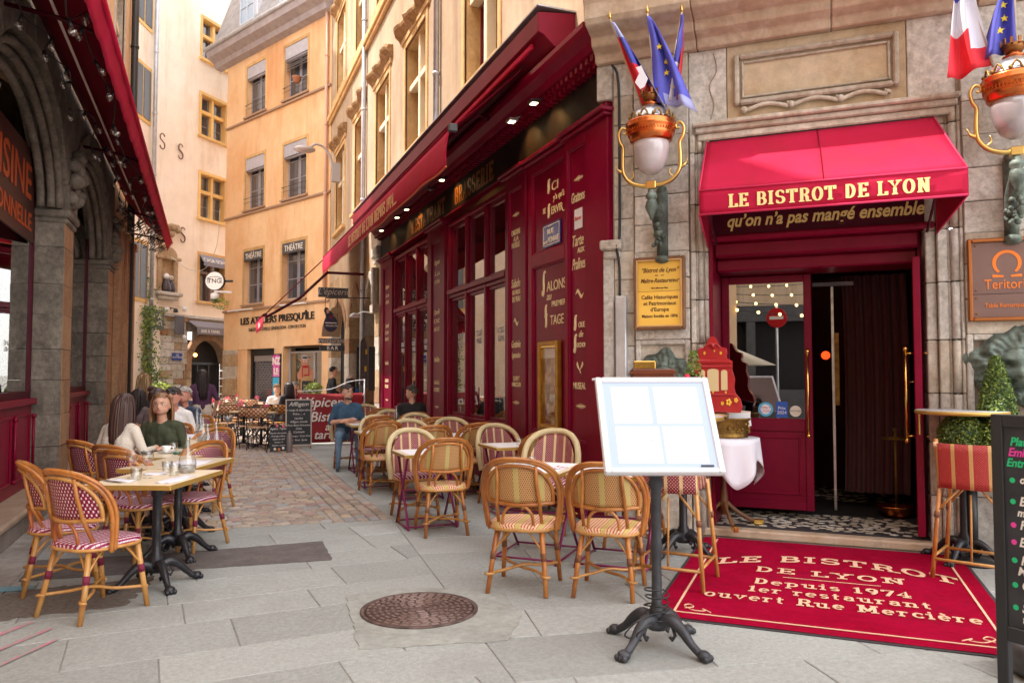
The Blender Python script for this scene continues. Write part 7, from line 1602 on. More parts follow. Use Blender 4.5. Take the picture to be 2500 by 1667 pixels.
# ================================================================ BUILDINGS BEHIND THE CAMERA (seen in the glass)
bb = thing('opposite_building', 'pale building with dark cafe front standing behind the photographer, seen in the door glass', 'building', (-11, -5.5, 0), radians(128))
ws = [(x, x+1.2, z, z+2.0) for x in (-13, -9.6, -6.2, -2.8, .6, 4.0, 7.4, 10.8) for z in (5.4, 9.0, 12.6)]
w_ = MB(); holed(w_, -15, 15, 3.9, 16.5, ws, .25); w_.out('wall', STUC, bb)
MB().box(-15, 15, .26, .35, 0, 16.5).box(-15, 15, .4, 8, 16.2, 16.5).out('core', DARK, bb)
for a, b, c, d in ws: cross_window(bb, a, b, c, d, depth=.25, jm=STONE, framem=GWOOD)
MB().box(-15, 15, -.1, .3, 0, 1.0).box(-15, 15, -.15, .25, 3.4, 3.95).out('shop_base', DGREY, bb)
for k in range(10): MB().box(-15+k*3.2, -14.7+k*3.2, -.12, .3, 1.0, 3.4).out('pilaster', DGREY, bb)
gb = thing('string_lights', 'warm festoon bulbs strung across the street behind the photographer', 'string lights')
random.seed(9); bw = MB().sphere((0, 0, 0), .035, 6, 5).mesh('bulb', [mat('festoon_bulb', (1, .7, .3), .5, emis=(1, .62, .2), estr=5)])
for r in range(5):
    a = Vector((-3.5-r*.9, 3.0-r*.2, 3.6+.3*r)); b = Vector((2.5-r*1.1, -4.5-r*.3, 3.3+.35*r)); pts = [a+(b-a)*(k/22)+Vector((0, 0, -.7*sin(pi*k/22))) for k in range(23)]
    MB().tube(pts, .008, 4).out('cable', BLACK, gb)
    for p in pts: o = bpy.data.objects.new('bulb', bw); COL.objects.link(o); o.parent = gb; o.location = p
ne = thing('no_entry_sign', 'round red no entry sign on a thin grey post behind the photographer', 'road sign', (-1.8, -.7, 0), radians(145))
MB().tube([(0, 0, 0), (0, 0, 3.1)], .03, 8).out('post', ZINC, ne)
MB().prism([(.22*cos(a), .04, 2.8+.22*sin(a)) for a in [2*pi*k/28 for k in range(28)]], (0, .02, 0)).out('disc', mat('sign_red', (.55, .01, .02), .35), ne); MB().box(-.15, .15, .061, .064, 2.765, 2.835).out('bar', WHITEL, ne)
for s_ in (1,): MB().prism([(.22*cos(a), -.03, 2.8+.22*sin(a)) for a in [2*pi*k/28 for k in range(28)]], (0, .03, 0)).out('disc', MATS['sign_red'], ne); MB().box(-.15, .15, -.034, -.03, 2.765, 2.835).out('bar', WHITEL, ne)
um = thing('cafe_parasol', 'cream parasol over a terrace behind the photographer', 'parasol', (-3.6, -.6, 0))
MB().lathe([(1.3, 1.75), (.05, 2.3), (0, 2.32)], seg=8).out('canopy', mat('cream_canvas', (.65, .55, .42), .8), um); MB().tube([(0, 0, 0), (0, 0, 2.3)], .025, 8).out('pole', WOODL, um)
# ================================================================ THINGS HUNG ON THE FAR WALLS
iv = thing('climbing_ivy', 'bushy climbing plant growing up the corner of the cream tower', 'climbing plant', (-2.25, 31.9, 0))
def ivf():
    t = random.random()
    if t < .62: z = random.uniform(.6, 4.1); x = random.gauss(.18*sin(z*1.7), .30); y = random.gauss(-.1, .2)
    else: z = random.uniform(3.9, 6.4); x = random.gauss(-.35+.12*sin(z*3), .22); y = random.gauss(.2, .15)
    return Vector((x, y, z)), Vector((.2, -1, .4))
random.seed(17); mb_pal = [0, 0, 1, 2]; m = MB(); leaves(m, 5200, ivf, .055); tag(m.out('foliage', [LEAF, LEAFL, LEAFD], iv), kind='stuff'); mb_pal = [0]
MB().tube([(0, 0, 0), (.1, 0, 2), (-.1, .1, 4), (-.35, .2, 6)], .04, 6).out('stem', WOODD, iv)
for (p, n_, r, z0, lab) in (((-1.15, 21.8, 0), 900, .40, 1.05, 'bright yellow green bush behind the heads of the diners on the left'), ((2.27, 18.1, 0), 500, .20, 1.2, 'small flowering plant in a pot above the red banner'), ((.35, 28.4, 0), 260, .30, 4.0, 'tuft of green weeds growing below the security camera')):
    o = thing('leafy_bush' if n_ > 600 else 'small_plant', lab, 'plant', p); m = MB(); mb_pal = [0, 1, 1]; leaves(m, n_, ball_f(r, z0, .7), .045 if n_ > 600 else .03); tag(m.out('foliage', [LEAF, LEAFL], o), kind='stuff'); mb_pal = [0]
    if z0 < 2: MB().lathe([(.12, 0), (.16, z0-.15), (.0, z0-.15)], seg=12).out('pot', MATS['terracotta'], o)
rs = thing('round_sign', 'round white illuminated TNG sign projecting from the orange building corner', 'sign', (.14, 28.7, 4.82), radians(-22))
MB().prism([(.34*cos(a), 0, .34*sin(a)) for a in [2*pi*k/36 for k in range(36)]], (0, .14, 0)).out('rim', BLACK, rs); MB().prism([(.315*cos(a), -.005, .315*sin(a)) for a in [2*pi*k/36 for k in range(36)]], (0, .02, 0)).out('face', mat('white_sign_face', (.85, .85, .87), .4), rs)
text('TNG', .22, 0, -.07, -.008, BLACK, rs, bold=.002); tt = MB().tube([(-.25, -.01, .10), (-.13, -.01, .15), (.13, -.01, .15), (.25, -.01, .10)], .008, 5)
for s_ in (-1, 1): tt.tube([(s_*.25, -.01, .10), (s_*.25, -.01, -.08)], .008, 5).tube([(s_*.20, -.01, .11), (s_*.20, -.01, -.08)], .006, 5)
tt.out('emblem', BLACK, rs); MB().tube([(.3, .07, 0), (.62, .07, 0)], .04, 8).out('arm', BLACK, rs)
sc2 = thing('security_camera', 'white dome security camera under the round sign', 'camera', (.16, 28.7, 4.28), 0)
MB().lathe([(.10, -.12), (.15, -.08), (.15, .08), (.06, .12), (0, .12)], seg=16).out('housing', mat('camera_white', (.7, .7, .72), .4), sc2); MB().sphere((0, 0, -.13), .12, 12, 8).out('dome', BLACK, sc2); MB().box(-.02, .55, -.04, .04, .13, .2).out('arm', MATS['camera_white'], sc2)
lp = thing('street_lamp', 'curved grey street lamp head on an arm from the stuccoed wall', 'street lamp', (2.68, 24.3, 8.57), 0)
MB().sphere((0, 0, 0), .34, 18, 10, (1, .6, .34)).out('lamp_head', mat('lamp_grey', (.45, .40, .38), .45, .3), lp); MB().sphere((-.04, 0, -.05), .26, 14, 8, (1, .6, .28)).out('lens', OPAL, lp)
MB().tube(smoothpath([(.2, 0, .10), (.35, 0, .20), (.6, 0, .12), (.78, 0, -.15), (.86, 0, -.5), (.9, 0, -.8)], 5), .04, 8, radii=None).box(.84, 1.1, -.08, .08, -.95, -.35).out('arm', MATS['lamp_grey'], lp)
# flood lamps on tower
for x, z, l in ((-2.75, 4.12, 'small white floodlight left of centre below the tower niche'), (-1.85, 4.2, 'small white floodlight right of the tower niche'), (-2.3, 4.1, 'dark floodlight under the tower niche'), (-1.8, 3.05, 'tiny lamp under the blank hanging sign')):
    o = thing('floodlight', l, 'lamp', tuple(TW.matrix_basis @ Vector((x, -.3, z))), TW.rotation_euler.z); MB().lathe([(.0, -.10), (.10, -.08), (.08, .04), (.03, .08)], seg=12).tube([(0, 0, .05), (0, .3, .12)], .015, 6).out('head', MATS['camera_white'] if 'white' in l or 'tiny' in l else BLACK, o)
# hanging grocery signs
hs_ = thing('hanging_sign', 'dark board reading L epicerie in pale script hanging over the far terrace', 'sign', (2.83, 19, 0), 0)
MB().box(-.37, .36, -.02, .02, 3.42, 3.66).out('board', DGREY, hs_, bev=.005); text('L’épicerie', .22, 0, 3.49, -.022, mat('grey_script', (.5, .46, .42), .7), hs_, shear=.3, sx=.9)
MB().tube([(.9, 0, 3.44), (-.2, 0, 3.40)], .014, 6).tube([(.1, 0, 3.4), (.1, 0, 2.95)], .008, 5).tube([(-.2, 0, 3.4), (-.2, 0, 2.98)], .008, 5).out('bracket', BLACK, hs_)
ps_ = thing('figure_sign', 'flat painted sign of a dark clothed grocer figure hanging under the board', 'sign', (2.79, 19, 0), 0)
def blob(mb, cx, cz, rx, rz_, d=.02, y=-.02, n=18): return mb.prism([(cx+rx*cos(2*pi*k/n), y, cz+rz_*sin(2*pi*k/n)) for k in range(n)], (0, d, 0))
MB().prism([(-.24, .0, 2.46), (.20, .0, 2.44), (.22, .0, 2.75), (.12, .0, 3.1), (-.10, .0, 3.1), (-.22, .0, 2.7)], (0, .02, 0)).out('back_board', mat('tan_board', (.30, .20, .13), .8), ps_)
f = MB(); blob(f, -.02, 2.77, .17, .20); blob(f, -.06, 2.98, .09, .10, y=-.021); f.out('coat', mat('navy_coat', (.03, .025, .06), .7), ps_)
f = MB(); blob(f, -.13, 3.09, .06, .08, y=-.024); f.out('dark_hair', BLACK, ps_); f = MB(); blob(f, .08, 3.10, .11, .08, y=-.026); f.out('basket', mat('straw', (.35, .25, .15), .8), ps_); f = MB(); blob(f, -.10, 3.07, .035, .05, y=-.03); f.out('face', SKIN, ps_); f = MB(); blob(f, -.02, 2.93, .04, .03, y=-.03); f.out('red_scarf', REDB, ps_)
text('SPÉCIALITÉS', .055, -.0, 2.70, -.024, WHITEL, ps_); MB().box(-.16, .12, -.026, -.02, 2.78, 2.80).out('apron_band', WHITEL, ps_)
sign_f = type('F', (), dict(location=Vector((2.79, 19, 0)), rotation_euler=Vector((0, 0, 0))))
sg = thing('hanging_sign', 'thin brown board reading restaurant above the BAR board', 'sign', (2.79, 19, 0)); MB().box(-.31, .30, -.02, .02, 2.29, 2.41).out('board', mat('taupe_board', (.14, .115, .10), .8), sg); text('restaurant', .15, 0, 2.31, -.022, MATS['grey_script'], sg, shear=.2)
sg = thing('hanging_sign', 'black board reading BAR in white capitals over the far terrace', 'sign', (2.81, 19, 0)); MB().box(-.30, .30, -.03, .03, 2.10, 2.24).out('board', BLACK, sg, bev=.004); text('BAR', .13, 0, 2.13, -.032, WHITEL, sg, space=1.3)
for x in (-.25, .25): MB().tube([(x, 0, 2.24), (x, 0, 2.30)], .006, 5).out('link', BLACK, sg)
mb1 = thing('menu_board', 'tall dark menu board with yellow marks mounted at the pointed arch beside the red front', 'menu board', (3.42, 17.95, 0), 0)
MB().prism([(-.12, -.03, 1.3), (.06, -.03, 1.2), (.06, -.03, 2.1), (-.03, -.03, 2.42), (-.12, -.03, 2.3)], (0, .03, 0)).out('slate', DGREY, mb1); MB().box(.07, .22, -.08, .04, 1.15, 2.18).out('case', BLACK, mb1); MB().box(.0, .04, -.034, -.03, 2.0, 2.12).box(-.02, .03, -.034, -.03, 1.6, 1.72).out('yellow_mark', mat('yellow_mark', (.7, .5, .03), .6), mb1)
fl_ = thing('wall_lamp', 'pale spotlight on a short arm above the pointed arch', 'lamp', (3.2, 18.2, 0), 0)
MB().tube([(.5, 0, 3.0), (.2, 0, 3.02), (.05, 0, 2.95)], .014, 6).lathe([(.12, -.04), (.10, .02), (.03, .06), (0, .06)], (0, 0, 2.93), 12).out('lamp_head', MATS['camera_white'], fl_)
wr = thing('hanging_wire', 'thin wire looping between the tower and the orange building', 'cable'); MB().tube(smoothpath([(-1.4, 31.5, 6.0), (-.8, 31, 5.5), (-.2, 30.4, 5.45), (.2, 29.5, 6.2), (.28, 28.8, 7.4)], 6), .012, 4).out('wire', mat('pale_wire', (.55, .5, .45), .7), wr)
# ---- banner, boards on the ground
bn_ = thing('terrace_banner', 'red windbreak banner reading L epicerie Bistrot a tartines behind the seated man', 'banner', (2.5, 17.2, 0), 0)
MB().grid(lambda u, v: (-.69+1.44*u, .015*sin(u*12+v*2), .03+1.09*v+.02*sin(u*pi)*(v > .9)*-1), 24, 6).out('cloth', mat('banner_red', (.30, .008, .014), .6, c2=(.36, .012, .02), scale=2), bn_, solid=.004)
for x in (-.72, .77): MB().tube([(x, 0, 0), (x, 0, 1.42 if x > 0 else 1.22)], .018, 6).out('post', REDB if x < 0 else ZINC, bn_)
MB().tube(smoothpath([(-.72, 0, 1.16), (0, 0, 1.2), (.4, 0, 1.36), (.77, 0, 1.41)], 4), .008, 5).out('cord', PAPER, bn_)
for k in range(6): MB().tube([(.72, -.01, .1+k*.19), (.77, -.01, .18+k*.19)], .006, 4).out('lacing', PAPER, bn_)
for s_, sz, z, x in (('L’épicerie', .30, .82, -.12), ('Bistrot', .30, .50, -.02), ('à', .24, .30, -.05), ('tartines', .26, .12, .06)): text(s_, sz, x, z, -.03, WHITEL, bn_, shear=.25, bold=.004)
ab = thing('chalkboard_sign', 'white framed chalkboard easel with beer menu leaning in front of the red banner', 'chalkboard', (1.74, 16.2, 0), 0)
T_ = Matrix.Rotation(radians(-6), 4, 'X'); frame_mb(-.26, .26, .07, 1.02, .022, -.015, .015, MB(T_)).out('frame', mat('pale_frame', (.6, .5, .42), .6), ab); MB(T_).box(-.24, .24, -.005, .005, .09, 1.0).out('slate', CHALK, ab)
for x in (-.24, .24): MB(T_).tube([(x, .02, 1.0), (x, .02, .0)], .016, 6).tube([(x, .03, 1.0), (x, .38, .0)], .014, 6).out('leg', WOODL, ab)
tl = MB(T_)
for s_, sz, z in (('Affligem', .12, .88), ('Vin rouge & dépendances', .055, .78), ('Pichet .... 6', .055, .70), ('Lambic', .06, .61), ('Affligem blonde', .055, .54), ('Picon Bière Grenadine', .05, .47), ('Cidre', .055, .40), ('Cocktails', .06, .33), ('Mauresque  Cuba libre', .05, .25), ('Kir  Rosé  Spritz', .05, .17)):
    o = text(s_, sz, 0, 0, 0, WHITEL, ab, T=T_ @ Matrix.Translation((.0, -.007, z)) @ Matrix.Rotation(radians(90), 4, 'X'), shear=.25, ext=.0005)
s2 = thing('chalkboard_sign', 'small flower painted black board standing low beside the beer menu easel', 'chalkboard', (1.30, 15.6, 0), radians(8))
T_ = Matrix.Rotation(radians(-12), 4, 'X'); MB(T_).prism([(-.17, -.01, .03), (.15, -.01, .03), (.17, -.01, .50), (.0, -.01, .56), (-.14, -.01, .50)], (0, .02, 0)).out('slate', CHALK, s2); MB(T_).tube([(-.12, .03, .5), (-.2, .2, 0)], .012, 5).tube([(.1, .03, .5), (.12, .2, 0)], .012, 5).out('leg', BLACK, s2)
for s_, sz, z in (('Apéro Tapas', .06, .45), ('Planche charcuterie', .04, .37), ('Fromages affinés', .04, .31), ('Salade du chef', .04, .25), ('Tartine 12', .04, .19), ('Dessert maison', .04, .13)): text(s_, sz, 0, 0, 0, WHITEL, s2, T=T_ @ Matrix.Translation((.0, -.013, z)) @ Matrix.Rotation(radians(90), 4, 'X'), shear=.25, ext=.0005)
for k, (x, z, c) in enumerate(((-.08, .07, 'WHITEL'), (.0, .06, 'ORG'), (.08, .08, 'PAPER'), (.10, .5, 'FLAGM2'), (-.02, .52, 'FLAGM2'))): MB(T_).sphere((x, -.03, z), .028, 8, 5, (1, .4, 1)).out('painted_flower', {'WHITEL': WHITEL, 'ORG': ORG, 'PAPER': PAPER, 'FLAGM2': mat('pink_petals', (.8, .12, .22), .6)}[c], s2)
gc = lathe_thing('gas_bottle', 'dull grey metal bottle standing against the small black board', 'bottle', [(0, 0), (.055, 0), (.06, .02), (.058, .30), (.04, .37), (.02, .39), (.02, .42), (0, .42)], mat('dull_zinc', (.28, .24, .23), .5, .4), 1.50, 15.62, 0, 16)
pig = thing('figure_board', 'cut out painted pig chef holding a black menu board by the orange shop', 'sign', (2.52, 22, 0), 0)
f = MB(); blob(f, -.02, 1.87, .10, .12, y=-.02); blob(f, 0, 1.60, .17, .20, y=-.018); blob(f, -.12, 1.93, .05, .035, y=-.022); blob(f, .09, 1.95, .05, .035, y=-.022); blob(f, -.15, 1.50, .07, .12, y=-.023); blob(f, .17, 1.54, .06, .12, y=-.023); f.out('painted_body', mat('pig_pink', (.80, .38, .24), .6), pig)
f = MB(); blob(f, -.02, 2.02, .10, .05, y=-.03); f.box(-.09, .05, -.03, -.01, 1.94, 2.02); f.out('chef_hat', PAPER, pig); f = MB(); blob(f, 0, 1.745, .10, .035, y=-.034); f.box(-.10, -.075, -.036, -.03, 1.45, 1.72).box(.08, .105, -.036, -.03, 1.45, 1.72); blob(f, .02, 1.48, .08, .05, y=-.036); f.out('scarf_and_braces', mat('bright_red', (.6, .02, .015), .5), pig)
f = MB(); 
for x in (-.05, .02): blob(f, x, 1.90, .022, .028, y=-.038, d=.01)
f.out('eyes', PAPER, pig); MB().box(-.16, .26, -.045, -.02, 1.1, 1.40).out('menu_slate', CHALK, pig); text('Menu\nPlat du jour 12\nFormule 15', .055, .05, 1.31, -.047, WHITEL, pig, ext=.0005); MB().box(-.2, .22, -.02, .0, .0, 1.4).out('stand', WOODL, pig)
eb = thing('chalkboard_sign', 'small wooden framed chalkboard with curved top behind the banner at left', 'chalkboard', (2.40, 20.5, 0), 0)
MB().prism([(-.17, -.02, .2), (.17, -.02, .2), (.17, -.02, 1.42), (.08, -.02, 1.49), (-.08, -.02, 1.49), (-.17, -.02, 1.42)], (0, .03, 0)).out('frame', WOODL, eb); MB().box(-.14, .14, -.03, -.019, .3, 1.36).out('slate', CHALK, eb); text('Tartes\nSalées\nSucrées', .09, 0, 1.2, -.032, WHITEL, eb, ext=.0005, shear=.2)
# ================================================================ FAR TERRACE
def metal_chair(label, wv, x, y, deg, first=None):
    if first: return copy_tree(first, (x, y, 0), radians(deg), label)
    o = thing('folding_chair', label, 'chair', (x, y, 0), radians(deg), 'folding woven chairs on the far terrace')
    f = BLACK
    for s_ in (-1, 1): MB().tube([(s_*.20, .20, 0), (s_*.20, -.10, .45), (s_*.20, -.20, .86)], .011, 6).out('back_leg', f, o); MB().tube([(s_*.18, -.22, 0), (s_*.18, .17, .44)], .011, 6).out('front_leg', f, o)
    MB().grid(lambda u, v: (.20*(2*u-1), -.18+.36*v, .45), 2, 2, pat=lambda u, v: (.4*u, .36*v, 0)).out('seat', wv, o, solid=.015)
    MB().grid(lambda u, v: (.205*(2*u-1), -.165-.045*v-.01, .66+.19*v), 2, 2, pat=lambda u, v: (.4*u, .2*v, 0)).out('backrest', wv, o, solid=.012)
    MB().tube([(-.2, -.15, .65), (.2, -.15, .65)], .009, 6).tube([(-.2, -.20, .86), (.2, -.20, .86)], .011, 6).out('rail', f, o); return o
def far_table(label, x, y):
    o = thing('bistro_table', label, 'table', (x, y, 0), random.uniform(-.2, .2), 'round topped tables on the far terrace')
    MB().lathe([(0, .715), (.30, .715), (.31, .725), (.30, .74), (0, .74)], seg=20).out('tabletop', mat('pale_table', (.68, .52, .30), .5), o); MB().tube([(0, 0, .05), (0, 0, .72)], .03, 8).out('column', BLACK, o)
    for k in range(4): MB().tube([(.02*cos(k*pi/2+.7), .02*sin(k*pi/2+.7), .07), (.28*cos(k*pi/2+.7), .28*sin(k*pi/2+.7), .015)], .016, 6).out('foot', BLACK, o)
    return o
random.seed(31)
tables = [(.72, 17.4), (1.05, 16.9), (.30, 18.6), (.05, 20.2), (.75, 19.6), (-.35, 22.0), (1.45, 18.4), (.45, 22.3), (1.9, 19.9), (1.2, 22.5), (-.3, 24.2), (.8, 25)]
desc = ['nearest round table of the far terrace', 'round table by the small black board', 'second round table from the left tables', 'round table beside the waitress', 'round table in mid far terrace', 'round table behind the waitress', 'round table of the three people', 'round table before the lattice shutter', 'round table close to the banner', 'round table below the theatre poster', 'round table before the arched door', 'round table by the stone pier']
chW = chO = None; n = 0
pos = ['left of', 'right of', 'before', 'behind']
for i, (x, y) in enumerate(tables):
    far_table(desc[i], x, y)
    for k in range(3 if i < 9 else 2):
        a = [pi*1.0, 0, -pi/2, pi/2][(k+i) % 4]+random.uniform(-.3, .3); cx, cy = x+.50*cos(a), y+.50*sin(a); dg = math.degrees(a)+90
        lab = '%s folding chair %s the %s' % ('cream woven' if (i+k) % 3 else 'orange woven', pos[(k+i) % 4], desc[i])
        if (i+k) % 3:
            chW = metal_chair(lab, WD, cx, cy, dg) if chW is None else (metal_chair(lab, WD, cx, cy, dg, chW) and chW)
        else:
            chO = metal_chair(lab, WE, cx, cy, dg) if chO is None else (metal_chair(lab, WE, cx, cy, dg, chO) and chO)
    if i not in (6,):
        v = thing('flower_pot', 'pink flowers on the ' + desc[i], 'flower pot', (x+random.uniform(-.1, .1), y, .74), 0, 'pink flowers on the far terrace tables')
        MB().lathe([(.035, 0), (.045, .09), (.04, .09), (0, .08)], seg=10).out('pot', CHINA, v); m = MB(); leaves(m, 50, ball_f(.06, .13), .022); m.out('blossom', mat('pink_petals', (.8, .12, .22), .6), v)
hmp = thing('hand_sanitiser_stand', 'thin grey metal stand with dish between the left tables and the far terrace', 'stand', (.36, 16.0, 0)); MB().tube([(0, 0, .02), (0, 0, .62)], .012, 6).lathe([(.0, 0), (.14, .0), (.03, .05)], seg=14).lathe([(.05, .62), (.09, .70), (.085, .70), (0, .64)], seg=14).out('stand', ZINC, hmp)
# ================================================================ PEOPLE
def capsule(mb, a, b, ra, rb, seg=12):
    a, b = Vector(a), Vector(b); mb.sphere(a, ra, seg, 8); mb.sphere(b, rb, seg, 8)
    if (b-a).length > .004: mb.tube([a, b], 0, seg, radii=[ra, rb])
def fuse(name, mb, parent, mats, caps, voxel):
    me = mb.mesh('tmp', [mats[0]]); o = bpy.data.objects.new('tmp', me); COL.objects.link(o)
    r = o.modifiers.new('r', 'REMESH'); r.mode = 'VOXEL'; r.voxel_size = voxel; r.use_smooth_shade = True
    s = o.modifiers.new('s', 'SMOOTH'); s.factor = .5; s.iterations = 3
    dg = bpy.context.evaluated_depsgraph_get(); me2 = bpy.data.meshes.new_from_object(o.evaluated_get(dg)); bpy.data.objects.remove(o)
    n = len(me2.polygons); c = np.empty(n*3); me2.polygons.foreach_get('center', c); c = c.reshape(-1, 3)
    best = np.full(n, 1e9); idx = np.zeros(n, int)
    for (a, b, ra, rb, k) in caps:
        a = np.array(a, float); b = np.array(b, float); d = b-a; L = d@d
        t = np.clip(((c-a)@d)/L, 0, 1) if L > 1e-9 else np.zeros(n)
        dist = np.linalg.norm(c-(a+t[:, None]*d), axis=1)-(ra+(rb-ra)*t)
        w = dist < best; best[w] = dist[w]; idx[w] = k
    me2.materials.clear()
    for m in mats: me2.materials.append(m)
    me2.polygons.foreach_set('material_index', idx.astype('int32')); me2.polygons.foreach_set('use_smooth', [True]*n); me2.update()
    o = bpy.data.objects.new(name, me2); COL.objects.link(o); o.parent = parent; return o
def person(label, x, y, deg, pose, top, pants, hairc, style, arms, skin=SKIN, shoe=BLACK, h=1.0, lean=.05, yaw=0, pitch=0, w=1.0, sleeves='long', knees=None, face=True, voxel=.011, seat=.47, skirt=False, glasses=False, beard=None, z=0):
    o = thing('person', label, 'person', (x, y, z), radians(deg)); caps = []; mb = MB(); S_, TP, PT, SH = 0, 1, 2, 3
    def cap(a, b, ra, rb, k): capsule(mb, a, b, ra, rb); caps.append((tuple(a), tuple(b), ra, rb, k))
    pz = seat+.07 if pose == 'sit' else .93*h
    py = -.03 if pose == 'sit' else 0
    P = lambda dz, dy=0, dx=0: (dx, py+lean*(dz/.5)+dy, pz+dz*h)
    for s in (-1, 1):
        cap(P(0, 0, s*.075*w), P(.17, 0, s*.06*w), .105*w, .088*w, PT if pose == 'stand' else PT)
        cap(P(.12, 0, s*.062*w), P(.34, .0, s*.075*w), .092*w, .105*w, TP); cap(P(.36, .0, s*.08*w), P(.47, -.005, s*.13*w), .092*w, .058, TP)
    cap(P(.10, .0), P(.42, .012), .100*w, .092, TP); cap(P(.40, .01, -.05), P(.40, .01, .05), .092, .092, TP); cap(P(.47, 0, -.12*w), P(.47, 0, .12*w), .062, .062, TP); cap(P(.50, -.0), P(.60, .015), .052, .048, S_)
    Rh = Matrix.Translation(P(.615, .02)) @ Matrix.Rotation(radians(yaw), 4, 'Z') @ Matrix.Rotation(radians(pitch), 4, 'X')
    H_ = lambda x_, y_, z_: tuple(Rh @ Vector((x_*h, y_*h, z_*h)))
    def hc(a, b, ra, rb): cap(H_(*a), H_(*b), ra*h, rb*h, S_)
    hc((0, -.012, .095), (0, .005, .085), .090, .088); hc((0, .035, .035), (0, .055, .02), .062, .042); hc((-.035, .03, .03), (.035, .03, .03), .045, .045); hc((0, .088, .075), (0, .105, .052), .010, .014); hc((0, .03, .12), (0, .05, .11), .062, .052)
    for s in (-1, 1): hc((s*.083, -.0, .07), (s*.086, -.004, .045), .016, .012)
    if pose == 'sit':
        kn = knees or [(-.11, .42), (.11, .42)]
        for s, (kx, ky) in zip((-1, 1), kn):
            cap(P(.0, 0, s*.085*w), (kx, py+ky, seat+.06), .092*w, .062, PT); cap((kx, py+ky, seat+.06), (kx*1.05, py+ky+.03, .11), .060, .040, PT); cap((kx*1.05, py+ky+.03, .06), (kx*1.1, py+ky+.15, .045), .042, .034, SH); cap((kx*1.05, py+ky, .05), (kx*1.05, py+ky+.03, .07), .04, .04, SH)
    else:
        for s in (-1, 1):
            cap(P(.0, 0, s*.085*w), (s*.09, .02, .50*h), .098*w, .062, PT); cap((s*.09, .02, .50*h), (s*.10, -.01, .10), .062, .042, PT); cap((s*.10, -.01, .05), (s*.11, .14, .04), .042, .034, SH)
        if skirt: 
            for k in range(6): cap(P(.05, 0, -.1+.04*k), (-.12+.05*k, .0, .55), .09, .09, PT)
    for s, (el, ha) in zip((-1, 1), arms):
        sh = P(.46, 0, s*.165*w); e = (el[0], el[1]+py, pz+el[2]); hd = (ha[0], ha[1]+py, pz+ha[2]); k1 = TP; k2 = TP if sleeves == 'long' else S_
        cap(sh, e, .056, .042, k1 if sleeves != 'none' else S_); m_ = tuple(Vector(e)+(Vector(hd)-Vector(e))*(.0 if sleeves != 'roll' else .12)); cap(m_, hd, .040, .027, k2)
        d = (Vector(hd)-Vector(e)).normalized(); side = d.cross(Vector((0, 0, 1))).normalized(); pal = Vector(hd)+d*.06; cap(hd, pal, .027, .030, S_)
        for j, L in zip((-1.5, -.5, .5, 1.5), (.055, .068, .064, .048)):
            b0 = pal+side*j*.015; b1 = b0+d*L*.6+Vector((0, 0, -.004)); cap(b0, b1, .0098, .009, S_); cap(b1, b1+d*L*.4+Vector((0, 0, -.014)), .009, .0078, S_)
        b0 = Vector(hd)+d*.02-side*s*.025; b1 = b0+d*.035-side*s*.022; cap(b0, b1, .012, .010, S_); cap(b1, b1+d*.025, .010, .009, S_)
    fuse('body', mb, o, [skin, top, pants, shoe], caps, voxel)
    # hair
    if style != 'bald':
        hm = MB(); random.seed(hash(label) % 1000 if False else len(label))
        q0 = len(hm.v); seg, rings = 26, 16; R = (.100*h, .112*h, .106*h); pts = []
        for i in range(rings+1):
            a = -pi/2+pi*i/rings
            for j in range(seg):
                t = 2*pi*j/seg; k = 1+.03*sin(t*11+a*3)+.02*sin(t*5); pts.append(Rh @ Vector((R[0]*k*cos(a)*cos(t), -.012*h+R[1]*k*cos(a)*sin(t), .100*h+R[2]*k*sin(a))))
        q0 = hm.addv(pts); low = -.55 if style != 'short' else -.12
        for i in range(rings):
            a = -pi/2+pi*(i+.5)/rings
            for j in range(seg):
                t = 2*pi*(j+.5)/seg; yy = cos(a)*sin(t); zz = sin(a)
                if yy > .30 and zz < .50+.2*abs(cos(t)): continue
                if zz < low+(.35 if yy > -.2 else 0): continue
                hm.addf([(i*seg+j, i*seg+(j+1) % seg, (i+1)*seg+(j+1) % seg, (i+1)*seg+j)], q0, True)
        if style in ('long', 'bob', 'wavy'):
            L = {'long': .36, 'bob': .19, 'wavy': .42}[style]
            for k in range(150):
                t = radians(random.uniform(168, 372)); t = radians(270)+(t-radians(270)); st = Vector((.088*cos(t), -.012+.098*sin(t), .15-.02*random.random())); 
                top_ = Vector((.03*cos(t), .0+.03*sin(t), .20)); Lk = L*random.uniform(.8, 1.05); fr = 1.0+.12*random.random()
                wv = .012 if style == 'wavy' else .002
                pth = [top_, st*1.02, Vector((.102*cos(t)*fr, -.015+.112*sin(t)*fr, .05)), Vector((.105*cos(t)*fr+wv*sin(k), -.02+.125*sin(t)*fr, .05-Lk*.5)), Vector((.10*cos(t)*fr-wv*cos(k*2), -.02+.13*sin(t)*fr, .05-Lk))]
                hm.m = 1 if random.random() < .2 else 0
                hm.tube([Rh @ (p*h) for p in smoothpath(pth, 3)], .0085, 5, radii=None, flat=.6)
        if style == 'bun':
            for k in range(26): t = random.uniform(0, 6.28); hm.sphere(Rh @ Vector((.03*cos(t), -.09+.02*sin(t*2), .17+.035*sin(t))), .028, 7, 5)
            for s in (-1, 1): hm.tube([Rh @ Vector(p) for p in ((s*.07, .03, .15), (s*.092, .03, .08), (s*.09, .02, -.02))], .012, 5)
        if style == 'short':
            for k in range(60):
                t = random.uniform(0, 2*pi); a = random.uniform(.35, 1.5); hm.sphere(Rh @ Vector((.092*cos(a)*cos(t), -.012+.10*cos(a)*sin(t), .105+.098*sin(a))), .018, 6, 4)
        hm.out('hair', hairc, o)
